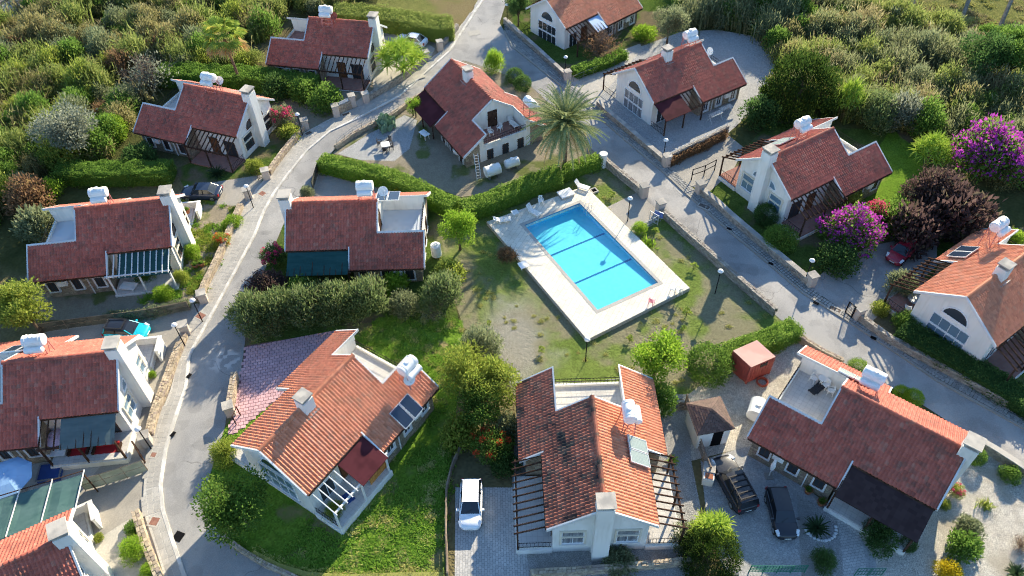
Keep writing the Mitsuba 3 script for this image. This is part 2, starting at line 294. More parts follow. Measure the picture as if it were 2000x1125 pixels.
# ---------------------------------------------------------------- the bungalow
HL, HA, W1, W2, HT, HK, ZR = 13.2, 6.11, 3.87, 5.57, 2.69, .686, 6.48     # length, step, narrow and wide eaves, terrace half width, slope, ridge
SEC = math.hypot(1, HK)
def zroof(y): return ZR - HK * abs(y)
_cache = {}
def cached(key, fn):
    if key not in _cache: _cache[key] = fn()
    return _cache[key]
def tile_field(b, s, seed):
    """barrel tiles of one slope, course by course, each tile four flat strips with a raised nose"""
    rng = np.random.default_rng(seed); V, F, U, n = [], [], [], 0
    prof_x = np.array([0, .30, .42, .65, .88, 1.0]); prof_z = np.array([-.008, 0, .045, .075, .045, -.008])
    for (ya, yb, x0, x1, nc) in ((0, HT, -.02, b, 9), (HT, W1, -.02, HL, 4), (W1, W2, HA, HL, 6)):
        edges = np.linspace(ya, yb, nc + 1)
        for c in range(nc):
            k = int(round((x1 - x0) / .265)); xs = np.linspace(x0, x1, k + 1)[:-1]; w = (x1 - x0) / k
            up, lo = edges[c], edges[c + 1] + (.045 if c == nc - 1 else .02)
            dz = rng.normal(0, .006, k); r = rng.random((k, 2)); dy = rng.normal(0, .008, k)
            px = xs[:, None] + prof_x[None] * w
            def row(y, lift): return np.stack([px, np.broadcast_to(s * (y + dy[:, None]), px.shape), ZR - HK * (y + dy[:, None]) + prof_z[None] + lift + dz[:, None]], -1)
            a, bb, cc = row(up, .0), row(lo, .060), row(lo, -.02)
            v = np.concatenate([a, bb, cc], 1)                         # k, 18, 3
            q = [[i, i + 1, i + 7, i + 6] for i in range(5)] + [[i + 6, i + 7, i + 13, i + 12] for i in range(5)]
            q = np.array(q); f = np.vstack([q[:, [0, 1, 2]], q[:, [0, 2, 3]]])
            if s > 0: f = f[:, ::-1]
            V.append(v.reshape(-1, 3)); F.append((f[None] + (np.arange(k) * 18)[:, None, None]).reshape(-1, 3) + n); U.append(np.repeat(r, 18, 0)); n += k * 18
    return mikit.ply((np.vstack(V), np.vstack(F)), uv=np.vstack(U))
def ridge_tiles(b):
    rng = np.random.default_rng(3); V, F, U, n = [], [], [], 0; k = int(b / .36)
    th = np.linspace(-.15, math.pi + .15, 7)
    for i in range(k):
        x0, x1 = i * b / k - .02, (i + 1) * b / k + .05
        ring = lambda x, r, dz: np.stack([np.full(7, x), r * np.cos(th), ZR - .05 + dz + r * np.sin(th)], 1)
        d = rng.normal(0, .006); v = np.vstack([ring(x0, .15, d), ring(x1, .205, d + .03)])
        f = np.array([[j, j + 7, j + 8] for j in range(6)] + [[j, j + 8, j + 1] for j in range(6)])
        V.append(v); F.append(f + n); U.append(np.repeat(rng.random((1, 2)), 14, 0)); n += 14
    return mikit.ply((np.vstack(V), np.vstack(F)), uv=np.vstack(U))
def roof_poly(b, s, grow=0.0):
    y = lambda q: s * q
    p = sg.Polygon([(0, 0), (b, 0), (b, y(HT)), (HL, y(HT)), (HL, y(W2)), (HA, y(W2)), (HA, y(W1)), (0, y(W1))])
    return p.buffer(grow, join_style='mitre') if grow else p
def roof_deck(b):
    m = MB()
    for s in (1, -1):
        v, f = poly_mesh(roof_poly(b, s, -.015), 0, .12); v = v.copy(); v[:, 2] += ZR - .145 - HK * np.abs(v[:, 1]); m.add(v, f)
    return m.ply()
def slope_beam(m, p, q, w, lo, hi):
    """a board along the roof plane from plan point p to q, from lo below to hi above the tiles"""
    P, Q = [np.array([x, y, zroof(y) + (lo + hi) / 2]) for x, y in (p, q)]
    d = np.array([q[0] - p[0], q[1] - p[1]]); L = np.linalg.norm(d); nx = np.array([-d[1], d[0]]) / L * w / 2
    v = []
    for pt in (p, q):
        for sg_ in (-1, 1):
            for z in (lo, hi):
                x, y = pt[0] + sg_ * nx[0], pt[1] + sg_ * nx[1]; v.append([x, y, zroof(pt[1] if abs(d[1]) > abs(d[0]) else y) + z])
    v = np.array(v); f = np.array([[0, 1, 3], [0, 3, 2], [4, 6, 7], [4, 7, 5], [0, 4, 5], [0, 5, 1], [2, 3, 7], [2, 7, 6], [0, 2, 6], [0, 6, 4], [1, 5, 7], [1, 7, 3]])
    m.add(v, f)
def prism_x(profile, x0, x1):
    """profile in (y, z) extruded from x0 to x1"""
    v, f = poly_mesh(sg.Polygon(profile), 0, x1 - x0)
    return np.stack([v[:, 2] + x0, v[:, 0], v[:, 1]], 1), f
def body(b, base):
    m = MB(); w = W1 - .5; e = -.16
    m.add(*prism_x([(-w, base), (w, base), (w, zroof(w) + e), (0, ZR + e), (-w, zroof(w) + e)], .34, b - .12))
    m.add(*prism_x([(-3.3, base), (3.3, base), (3.3, 2.72), (-3.3, 2.72)], b - .12, HL - .38))       # under the terrace
    for s in (1, -1):                                                                             # inner walls of the wings
        ys = sorted([s * (HT + .06), s * 3.3])
        m.add(*prism_x([(ys[0], 2.0), (ys[1], 2.0), (ys[1], zroof(ys[1]) + e), (ys[0], zroof(ys[0]) + e)], b - .11, HL - .39))
    return fuv(m.ply())
def wings(b, base, s):
    m = MB(); e = -.165; y0, y1 = 3.3, W2 - .5
    ys = sorted([s * y0, s * y1])
    m.add(*prism_x([(ys[0], base), (ys[1], base), (ys[1], zroof(ys[1]) + e), (ys[0], zroof(ys[0]) + e)], HA + .18, HL - .37))
    return fuv(m.ply())
def window(root, at, o, n, w, h, cols, rows, frame='frame_white', glass='glass_dark', surround=None, sill=True, name='window', bars=.07, label=None):
    """o = middle of the bottom edge on the wall, n = outward direction (unit, plan)"""
    n = np.array([n[0], n[1], 0.0]); t = np.array([-n[1], n[0], 0.0]); o = np.array(o, float); up = np.array([0, 0, 1.0])
    def bx(m, cu, cz, du, dz, d0, d1):
        c = o + t * cu + up * cz + n * (d0 + d1) / 2; v = BOXV * [du, d1 - d0, dz]
        m.add(c + v[:, :1] * t + v[:, 1:2] * n + v[:, 2:] * up, BOXF if np.cross(t, n)[2] > 0 else BOXF[:, ::-1])
    m = MB()
    for sgn in (-1, 1): bx(m, sgn * (w / 2 - bars / 2), h / 2, bars, h, -.02, .07)
    for z in (bars / 2, h - bars / 2): bx(m, 0, z, w - 2 * bars, bars, -.02, .069)
    for i in range(1, cols): bx(m, -w / 2 + w * i / cols, h / 2, bars * .7, h - 2 * bars, -.02, .062)
    for j in range(1, rows): bx(m, 0, h * j / rows, w - 2 * bars, bars * .7, -.02, .058)
    k = part(root, name, m.ply(), frame, at=at, label=label)
    for i in range(cols):
        for j in range(rows):
            q = MB(); bx(q, -w / 2 + w * (i + .5) / cols, h * (j + .5) / rows, w / cols - bars * .7, h / rows - bars * .7, -.05, .022)
            g, uv = fuv(q.ply()); part(k, 'pane', g, glass, uv=uv, at=at)
    if surround:
        m = MB(); e = .14
        for sgn in (-1, 1): bx(m, sgn * (w / 2 + e / 2), h / 2 + e / 2, e, h + e, -.02, .13)
        bx(m, 0, h + e / 2, w, e, -.02, .129); part(k, 'surround', m.ply(), surround, at=at)
    if sill:
        m = MB(); bx(m, 0, -.05, w + .3, .1, -.02, .17); part(k, 'sill', m.ply(), 'trim_white', at=at)
    return k
def arc_window(root, at, x, y, z, r, frame, glass='glass_dark', part_angle=(0, math.pi), name='arched_window'):
    th = np.linspace(*part_angle, 14); P = [(y, z)] + [(y + r * math.cos(a), z + r * math.sin(a)) for a in th]
    pg = sg.Polygon(P); v, f = poly_mesh(pg.buffer(-.03), 0, .04); g = (np.stack([x + .005 - v[:, 2], v[:, 0], v[:, 1]], 1), f)
    ring = pg.buffer(.06).difference(pg.buffer(-.05)); v2, f2 = poly_mesh(ring, 0, .09)
    k = part(root, name, (np.stack([x + .02 - v2[:, 2], v2[:, 0], v2[:, 1]], 1), f2), frame, at=at)
    gm, uv = fuv(g); part(k, 'pane', gm, glass, uv=uv, at=at)
def door(root, at, o, n, w, h, mat, name='door'):
    n3 = np.array([n[0], n[1], 0.0]); t = np.array([-n[1], n[0], 0]); o = np.array(o, float); up = np.array([0, 0, 1.0])
    def b(m, cu, cz, du, dz, d0, d1):
        v = BOXV * [du, d1 - d0, dz]; m.add(o + t * cu + up * cz + n3 * (d0 + d1) / 2 + v[:, :1] * t + v[:, 1:2] * n3 + v[:, 2:] * up, BOXF)
    m = MB(); b(m, 0, h / 2, w, h, -.02, .03)
    for j in (.25, .7): b(m, 0, h * j, w * .7, h * .32, .0, .045)
    k = part(root, name, m.ply(), mat, at=at); m = MB()
    for sgn in (-1, 1): b(m, sgn * (w / 2 + .05), h / 2, .1, h, -.02, .06)
    b(m, 0, h + .05, w + .2, .1, -.02, .058); part(k, 'frame', m.ply(), 'dark_wood', at=at)
    m = MB(); b(m, w * .38, h * .48, .04, .14, .03, .08); part(k, 'handle', m.ply(), 'alu', at=at)

def house(label, x, y, deg, dz, b, tile='tile_brown', tile_b=None, arcs=True, net_lift=.09, chimney='gable', pergola=None, floor='terracotta_floor', frame='frame_white', terrace='pale_floor', rail='iron_black', gable_glass='glass_dark', beams='dark_wood', seed=0, parapet=None):
    root = thing('bungalow', label, 'house', 'bungalows of the holiday village'); at = pose(x, y, dz, deg); base = -1.2 - dz * 0
    rng = np.random.default_rng(seed + 50)
    g, uv = body(b, base); part(root, 'wall', g, 'render_white', uv=uv, at=at)
    for s in (1, -1):
        g, uv = wings(b, base, s); part(root, 'stone_wall', g, 'stone_cladding', uv=uv, at=at)
    rf = part(root, 'roof', cached(('deck', b), lambda: mikit.ply(roof_deck(b))), 'dark_wood', at=at)
    for s in (1, -1): part(rf, 'tiles', cached(('tiles', b, s), lambda: tile_field(b, s, int(b * 100) + s)), tile if s > 0 or not tile_b else tile_b, at=at, stuff=True)
    part(rf, 'ridge_tiles', cached(('ridge', b), lambda: ridge_tiles(b)), tile, at=at, stuff=True)
    for s in (1, -1):                                              # verge boards and eaves boards
        for (p, q) in (((-.04, 0), (-.04, s * W1)), ((HA - .06, s * (W1 - .12)), (HA - .06, s * W2)), ((HL + .04, s * HT), (HL + .04, s * W2)), ((b + .04, s * .05), (b + .04, s * (HT - .06))), ((b - .0, s * (HT - .05)), (HL + .1, s * (HT - .05)))):
            m = MB(); slope_beam(m, p, q, .12, -.17, .11); part(rf, 'verge_board', m.ply(), 'trim_white', at=at)
        for (x0, x1, yy) in ((.05, HA - .15, W1), (HA + .03, HL - .05, W2)):
            m = MB(); m.box(((x0 + x1) / 2, s * (yy + .03), zroof(yy) - .11), (x1 - x0, .11, .16)); part(rf, 'gutter', m.ply(), 'dark_wood', at=at)
    # chimney
    if chimney == 'gable':
        m = MB(); m.box((.02, 0, (ZR + .75 + base) / 2), (1.05, 1.15, ZR + .75 - base)); ch = part(root, 'chimney', m.ply(), 'render_white', at=at)
        m = MB(); m.box((.02, 0, ZR + .80), (.95, 1.05, .12)); m.box((.02, 0, ZR + 1.14), (1.2, 1.3, .12))
        for sx in (-.42, .42):
            for sy in (-.46, .46): m.box((.02 + sx, sy, ZR + .97), (.14, .14, .24))
        part(ch, 'cap', m.ply(), 'cap_stone', at=at)
    else:
        m = MB(); m.box((b * .46, -.15, ZR + .15), (1.0, .95, 1.5)); ch = part(root, 'chimney', m.ply(), 'render_white', at=at)
        m = MB(); m.box((b * .46, -.15, ZR + .93), (.85, .8, .10)); m.box((b * .46, -.15, ZR + 1.24), (1.12, 1.07, .12))
        for sx in (-.36, .36):
            for sy in (-.34, .34): m.box((b * .46 + sx, -.15 + sy, ZR + 1.08), (.14, .14, .22))
        part(ch, 'cap', m.ply(), 'cap_stone', at=at)
        m = MB()
        for s in (1, -1): m.box((b * .46, -.15 + s * .6, zroof(.7) + .02 + .05 * s), (1.3, .3, .05))
        part(ch, 'flashing', m.ply(), 'steel_grey', at=at)
    # front gable
    if chimney == 'gable':
        for s in (1, -1):
            window(root, at, (.34, s * 1.95, 1.98), (-1, 0), 1.6, .78, 1, 1, frame, gable_glass, 'render_cream', sill=False, name='upper_window')
            window(root, at, (.34, s * 1.95, .92), (-1, 0), 1.6, 1.02, 2, 1, frame, gable_glass, 'render_cream')
            if arcs: arc_window(root, at, .34, s * .75, 3.2, .85, frame, gable_glass, (0, math.pi / 2) if s > 0 else (math.pi / 2, math.pi))
    else:
        window(root, at, (.34, 0, 1.7), (-1, 0), 3.5, 1.25, 4, 1, frame, gable_glass, name='upper_window', sill=False)
        window(root, at, (.34, 0, .35), (-1, 0), 3.5, 1.28, 4, 1, frame, gable_glass)
        arc_window(root, at, .34, 0, 3.45, 1.15, frame)
    # side walls under the verandas, veranda floor, pergola
    for s in (1, -1):
        yw = s * (W1 - .5)
        window(root, at, (1.9, yw, .35), (0, s), 1.5, 2.05, 2, 1, frame if chimney == 'mid' else 'frame_brown', 'glass_dark', sill=False, name='french_window')
        door(root, at, (4.0, yw, .32), (0, s), .95, 2.1, 'door_wood')
        m = MB(); m.box((HA / 2 + .2, s * (W1 - .5 + 1.28), .13), (HA - .35, 2.55, .34)); g, uv = fuv(m.ply()); vf = part(root, 'veranda_floor', g, floor, uv=uv, at=at)
        m = MB(); ye = s * (W1 + 2.07); m.box((HA / 2 + .2, ye, -.30), (HA - .2, .14, .9)); m.box((.30, s * (W1 - .5 + 1.28), -.3), (.14, 2.55, .9)); part(vf, 'plinth', m.ply(), 'render_white', at=at)
        kind = (pergola or {}).get(s, 'open')
        yo, zo = W1 + 2.0, zroof(W2) - .08
        if kind != 'none':
            pg = part(root, 'pergola', MB().beam((.25, s * yo, zo), (HA + .15, s * yo, zo), .13, .16).ply(), beams, at=at)
            for xx in (.34, 3.2, HA - .1):
                part(pg, 'post', MB().box((xx, s * yo, zo / 2 + .1), (.13, .13, zo - .1)).ply(), beams, at=at)
            nb = 11
            for i in range(nb):
                xx = .35 + (HA - .45) * i / (nb - 1)
                part(pg, 'rafter', MB().beam((xx, s * (W1 - .15), zroof(W1) - .2), (xx, s * (yo + .25), zo + .02), .07, .13).ply(), beams, at=at)
            def sheet(x0, x1, mat, nm, lift=net_lift, lab=None, thick=.03, over=.25):
                p = np.array([[x0, s * (W1 - .05), zroof(W1) - .2 + lift], [x1, s * (W1 - .05), zroof(W1) - .2 + lift], [x1, s * (yo + over), zo + lift], [x0, s * (yo + over), zo + lift]])
                k = 12; V = []
                for i in range(k + 1):
                    for j in range(5):
                        a = p[0] + (p[1] - p[0]) * i / k; c = p[3] + (p[2] - p[3]) * i / k; q = a + (c - a) * j / 4
                        q = q + [0, 0, (-.035 * abs(math.sin(i / k * math.pi * 6)) if 'shade' in mat else .0)]; V.append(q)
                V = np.array(V); F = []; U = np.array([[x0 + (x1 - x0) * i / k, j * .55] for i in range(k + 1) for j in range(5)])
                for i in range(k):
                    for j in range(4): c = i * 5 + j; F += [[c, c + 5, c + 6], [c, c + 6, c + 1]]
                F = np.array(F); n = len(V); V2 = np.vstack([V, V - [0, 0, thick]]); F2 = np.vstack([F, F[:, ::-1] + n]); U = np.vstack([U, U])
                part(pg, nm, (V2, F2), mat, uv=U, at=at, label=lab)
            if kind == 'green': sheet(.2, HA - .1, 'shade_green', 'shade_net')
            if kind == 'green_gap': sheet(.2, HA - 1.0, 'shade_green', 'shade_net')
            if kind == 'grey': sheet(.25, HA - 1.7, 'shade_grey', 'shade_net')
            if kind == 'sea':
                for x0, x1 in ((.2, 2.0), (2.1, 4.0), (4.1, 6.0)): sheet(x0, x1, 'shade_sea', 'shade_net', over=.1)
            if kind == 'shingle': sheet(.1, HA - .15, 'shingle_dark', 'shingle_cover', thick=.08, over=.45)
            if kind == 'maroon': sheet(.1, HA - .15, 'maroon_sheet', 'sheet_cover', thick=.05, over=.3)
            if kind == 'maroon_front': sheet(.1, 3.9, 'maroon_sheet', 'sheet_cover', thick=.05, over=.35)
            if kind == 'maroon_back': sheet(3.1, HA - .15, 'maroon_sheet', 'sheet_cover', thick=.05, over=.35)
            if kind == 'blue_back': sheet(4.0, HA - .15, 'tarp_blue', 'blue_cover', thick=.03, over=.1)
        # veranda railing
        m = MB(); yr = s * (W1 + 1.98)
        for (x0, x1) in ((.4, 2.6),):
            for z in (.40, 1.05): m.beam((.36, s * (W1 - .4), z), (.36, yr, z), .035, .035)
            for j in range(9): m.box((.36, s * (W1 - .3) + s * 2.2 * j / 8, .72), (.025, .025, .66))
        if kind in ('open', 'green', 'maroon_back', 'maroon_front', 'shingle'): part(root, 'railing', m.ply(), rail, at=at)
        # windows of the wide part
        yv = s * (W2 - .5)
        for xx, ww, hh in ((7.3, .8, 1.25), (9.4, .75, 1.3), (11.7, .8, 1.25)):
            window(root, at, (xx, yv, .75), (0, s), ww, hh, 2, 1, frame if chimney == 'mid' else 'frame_brown', 'glass_dark', 'trim_white')
        m = MB(); m.beam((8.3, s * (W2 + .02), zroof(W2) - .1), (8.3, s * (W2 - .42), zroof(W2) - .75), .09, .09); m.beam((8.3, s * (W2 - .42), zroof(W2) - .72), (8.3, s * (W2 - .42), -.3), .09, .09); part(root, 'downpipe', m.ply(), 'rail_white', at=at)
        part(root, 'air_conditioner', MB().box((10.6, s * (W2 - .32), 1.85), (.85, .34, .6)).ply(), 'plastic_white', at=at)
    # terrace
    m = MB(); m.box(((b + HL) / 2 - .27, 0, 2.76), (HL - b - .3, 2 * HT + .05, .10)); g, uv = fuv(m.ply()); tf = part(root, 'terrace_floor', g, terrace, uv=uv, at=at)
    door(root, at, (b - .12, 0, 2.82), (1, 0), 1.0, 2.05, 'dark_wood', 'terrace_door')
    m = MB(); m.box((HL - .45, 0, 2.90), (.18, 2 * HT + .1, .30)); part(tf, 'parapet', m.ply(), 'render_white', at=at)
    m = MB()
    for z in (3.75, 3.4): m.beam((HL - .45, -HT - .1, z), (HL - .45, HT + .1, z), .04, .04)
    for j in range(19): m.box((HL - .45, -HT + 2 * HT * j / 18, 3.4), (.022, .022, .74))
    part(tf, 'railing', m.ply(), rail, at=at)
    for yy in (-2.0, 0, 2.0): window(root, at, (HL - .38, yy, .7), (1, 0), .8, 1.5, 2, 1, 'frame_brown', 'glass_dark')
    return root, at

HOUSES = {}
def put(k, label, **kw):
    P = {'A': (-16.37, 91.58, 167.3, -0.11, 8.74), 'B': (-28.76, 75.58, 158.9, -0.18, 8.74), 'C': (-32.85, 58.08, 186.4, 0.07, 8.74), 'D': (-31.54, 39.05, 185.2, 0.42, 8.74), 'E': (-29.9, 23.53, 208.7, .36, 8.74),
         'F': (-21.49, 57.44, -0.1, -0.34, 8.74), 'G': (-6.46, 83.56, -61.1, -0.84, 10.05), 'H': (-18.27, 29.50, 55.7, 0.55, 10.05), 'I': (5.73, 24.23, 90.2, 0.48, 9.06), 'J': (31.54, 27.97, 141.1, 0.24, 9.06),
         'K': (5.57, 97.06, 40.1, -0.45, 10.05), 'L': (15.00, 79.59, 31.2, -0.39, 10.05), 'M': (25.83, 61.36, 30.5, 0.25, 9.06), 'N': (37.36, 42.17, 34.0, 0.30, 10.05)}[k]
    HOUSES[k] = house(label, *P, seed=ord(k), **kw)
put('A', 'dark roofed bungalow farthest up the left road, behind the bright palm shrub', frame='frame_brown', terrace='terracotta_floor', pergola={-1: 'none'})
put('B', 'white bungalow with dark red roof, open brown pergola and pink oleander beside its gable', frame='frame_brown', pergola={-1: 'none'})
put('C', 'bungalow with ribbed green pergola net and bare pale terrace at the left', pergola={1: 'green_gap', -1: 'none'}, beams='rail_white', net_lift=-.08, floor='pale_floor', terrace='blue_white_floor', frame='frame_brown')
put('D', 'bungalow at the left edge above the blue parasol, with grey netted pergola', pergola={1: 'grey', -1: 'none'}, floor='pale_floor', frame='frame_white', gable_glass='glass_sky')
put('E', 'bungalow cut off by the bottom left corner, sea green netting behind it', pergola={-1: 'none', 1: 'open'}, floor='pale_floor', frame='frame_white')
put('F', 'bungalow with solid green pergola net between the left road and the pool', pergola={-1: 'green', 1: 'none'}, floor='pale_floor', terrace='blue_white_floor', frame='frame_brown')
put('G', 'bungalow at the road fork with white chairs on its terrace', chimney='mid', pergola={-1: 'maroon', 1: 'none'}, terrace='terracotta_floor', frame='frame_brown')
put('H', 'bungalow with bright orange roof on the green lawn beside the pink paved drive', tile='tile_orange', chimney='mid', pergola={-1: 'maroon_back', 1: 'none'}, beams='rail_white', floor='pale_floor', gable_glass='glass_sky')
put('I', 'white bungalow with two-tone roof and open pergolas on both sides beside the white car', tile='tile_stained', tile_b='tile_orange', arcs=False, floor='pale_floor', gable_glass='glass_curtain')
put('J', 'bungalow with black shingled veranda roof above the black cars', pergola={1: 'shingle', -1: 'none'}, floor='pale_floor', terrace='pale_floor')
put('K', 'bungalow with light red roof cut off by the top edge, blue sheet on its pergola', tile='tile_orange', chimney='mid', pergola={-1: 'blue_back'}, floor='pale_floor')
put('L', 'bungalow with a big white gable window and half maroon pergola right of the date palm', tile='tile_brown', chimney='mid', pergola={-1: 'maroon_front'}, floor='pale_floor', gable_glass='glass_curtain')
put('M', 'bungalow with a tall white chimney on its gable behind the lower magenta bougainvillea', floor='terracotta_floor', gable_glass='glass_sky')
put('N', 'bungalow cut off by the right edge with a wide gable window and clipped hedge below', tile='tile_orange', chimney='mid', floor='terracotta_floor', gable_glass='glass_sky')

# ---------------------------------------------------------------- ground, roads, yards
P = sg.Polygon
W_KERB = [(-22.19, 20.26), (-24.47, 23.89), (-25.66, 25.90), (-27.31, 28.75), (-28.13, 30.95), (-28.62, 34.11), (-28.67, 37.48), (-28.64, 40.34), (-29.24, 43.97), (-28.31, 49.35), (-27.45, 54.48), (-26.60, 59.57), (-26.37, 63.25), (-25.87, 66.19), (-24.77, 69.88), (-23.34, 73.99), (-21.21, 77.61), (-17.95, 80.29), (-13.46, 84.61), (-10.88, 89.20), (-7.48, 95.12), (-6.13, 99.54), (-3.03, 109.49), (0.31, 119.35)]
E_EDGE = [(3.91, 119.11), (0.53, 109.26), (-0.61, 102.50), (0.01, 100.02), (-3.17, 92.66), (-5.56, 92.79), (-9.14, 88.99), (-11.26, 84.49), (-13.22, 81.56), (-16.49, 78.30), (-19.90, 74.70), (-21.45, 70.93), (-22.39, 67.60), (-23.29, 64.53), (-23.89, 61.10), (-24.30, 57.26), (-24.71, 52.27), (-24.93, 48.32), (-24.50, 44.97), (-24.08, 40.88), (-24.44, 37.95), (-24.28, 36.11), (-24.37, 33.96), (-24.43, 31.64), (-23.91, 29.19), (-22.68, 26.85), (-20.87, 25.59), (-19.12, 24.83), (-17.54, 23.82), (-15.51, 22.94), (-10.60, 19.92)]
W_INNER = [(-23.73, 20.31), (-25.77, 23.62), (-27.04, 25.83), (-28.86, 28.80), (-29.44, 31.00), (-29.94, 33.35), (-30.18, 35.13), (-29.89, 40.00), (-30.16, 45.19), (-29.69, 51.59), (-29.02, 58.98), (-28.77, 62.94), (-27.95, 66.98), (-26.99, 69.99), (-25.58, 74.49), (-24.45, 77.15), (-21.83, 79.85), (-20.59, 80.86), (-17.44, 83.23), (-13.24, 87.76), (-10.14, 93.05), (-8.40, 95.57), (-6.65, 100.56), (-4.36, 106.46), (-1.54, 119.48)]
R2_LEFT = [(-5.56, 92.79), (-2.22, 90.57), (2.76, 86.88), (4.91, 82.83), (7.36, 77.91), (9.40, 73.24), (11.10, 69.63), (14.51, 63.79), (16.31, 60.50), (20.27, 53.52), (24.15, 46.86), (25.78, 44.15), (28.55, 41.13), (30.66, 39.39), (33.83, 36.46), (37.16, 32.59), (39.33, 29.71), (41.88, 26.21)]
R2_RIGHT = [(0.01, 100.02), (0.99, 95.96), (5.28, 88.80), (8.98, 82.72), (12.33, 76.62), (17.30, 67.86), (19.02, 64.35), (22.26, 58.42), (25.27, 53.31), (27.57, 49.24), (30.89, 45.35), (33.96, 41.55), (36.15, 38.64), (41.22, 33.70), (44.17, 30.58)]
R2_WALL = [(0.04, 102.02), (4.99, 92.19), (7.89, 87.08), (10.78, 81.51), (13.72, 76.55), (17.67, 69.13), (19.64, 65.62), (22.87, 59.80), (25.62, 54.73), (28.29, 50.07), (31.22, 45.95), (33.43, 42.73), (38.06, 38.30), (41.63, 34.56), (44.69, 31.58)]
road = shapely.ops.unary_union([P(W_KERB + E_EDGE).buffer(0), P(R2_RIGHT + R2_LEFT[::-1]).buffer(0)]).buffer(.3).buffer(-.3)
pave_w = P(W_KERB + W_INNER[::-1]).buffer(0).difference(road); pave_e = P(R2_RIGHT + R2_WALL[::-1]).buffer(0).difference(road)
hard = shapely.ops.unary_union([road, pave_w, pave_e])
WATER = [(7.46, 62.75), (1.42, 59.56), (7.88, 47.50), (14.05, 50.78)]; DECK = [(8.30, 65.52), (-2.40, 60.20), (6.62, 44.05), (16.89, 49.99)]
pool_poly, deck_poly = P(WATER), P(DECK)
far = sg.box(-1500, -300, 1500, 3000)
struct('ground', poly_mesh(far.difference(deck_poly.buffer(-.3)), 0), 'wild_ground')
def rot_uv(mesh, deg):
    v, f = mesh; a = math.radians(deg); return mesh, np.stack([v[:, 0] * math.cos(a) + v[:, 1] * math.sin(a), -v[:, 0] * math.sin(a) + v[:, 1] * math.cos(a)], 1)
def sheet(name, pts, z, mat, deg=0, cut=None, label=None):
    p = P(pts).buffer(0) if not hasattr(pts, 'area') else pts
    p = p.difference(hard) if cut is None else p.difference(cut)
    p = p.difference(deck_poly.buffer(-.3)); m, uv = rot_uv(poly_mesh(p, z), deg)
    struct(name, m, mat, uv=uv, label=label); return p
m, uv = rot_uv(poly_mesh(road, .024), 0); struct('road', m, 'asphalt', uv=uv)
def along_uv(poly, line, z0, z1):
    """prism with uv along and across a line"""
    v, f = poly_mesh(poly.segmentize(.6) if hasattr(poly, 'segmentize') else poly, z0, z1); ls = sg.LineString(line)
    pts = shapely.points(v[:, :2]); u = shapely.line_locate_point(ls, pts); return (v, f), np.stack([u, shapely.distance(ls, pts)], 1)
dif('slab_piece', proc(lambda p, n, uv: mix((.37, .355, .325), (.43, .41, .375), uv.x) * (.80 + .36 * fbm(p.x * .8, p.y * .8, 0, 4))))
dif('sett_piece', proc(lambda p, n, uv: mix((.25, .25, .24), (.41, .40, .375), uv.x) * (.80 + .36 * fbm(p.x * 1.5, p.y * 1.5, 0, 3))))
m, uv = along_uv(pave_w, W_KERB, 0, .13); struct('pavement', m, 'pavement_slab', uv=uv)
m, uv = along_uv(pave_e, R2_RIGHT, 0, .13); struct('pavement', m, 'sett', uv=uv)
def lay_along(parent, name, poly, line, w, h, gap, z0, z1, mat, seed, width):
    rng = np.random.default_rng(seed); ls = sg.LineString(line); V = []; inner = poly.buffer(-.04)
    for i in range(int(ls.length / w)):
        a, b = [np.array(ls.interpolate(q).coords[0]) for q in (i * w, i * w + w)]; t = (b - a) / (np.linalg.norm(b - a) + 1e-9)
        for sd in (1, -1):
            n = np.array([-t[1], t[0]]) * sd
            for j in range(int(width / h) + 1):
                q = (a + b) / 2 + n * (.16 + (j + .5) * h)
                if not inner.contains(sg.Point(q)): continue
                zz = z1 + rng.normal(0, .002); v = BOXV * [w - gap, h - gap, zz - z0]; v[v[:, 2] > 0, :2] *= .95; V.append((np.c_[q[0] + v[:, 0] * t[0] + v[:, 1] * n[0], q[1] + v[:, 0] * t[1] + v[:, 1] * n[1], v[:, 2] + (z0 + zz) / 2], np.tile(rng.random((1, 2)), (8, 1))))
    part(parent, name, (np.vstack([v for v, u in V]), np.vstack([BOXF + 8 * i for i in range(len(V))])), mat, uv=np.vstack([u for v, u in V]), stuff=True)
lay_along('pavement', 'slabs', pave_w, W_KERB, .45, .45, .018, .10, .142, 'slab_piece', 3, 4.5)
lay_along('pavement_001', 'setts', pave_e, R2_RIGHT, .30, .30, .05, .10, .16, 'sett_piece', 4, 3.5)
kw_ = sg.LineString(W_KERB).buffer(.15).difference(sg.LineString(W_KERB).buffer(.001)); struct('kerb', poly_mesh(sg.LineString(W_KERB).buffer(.13, cap_style='flat'), 0, .155), 'kerb_white')
struct('kerb', poly_mesh(sg.LineString(R2_RIGHT).buffer(.12, cap_style='flat'), 0, .15), 'concrete')
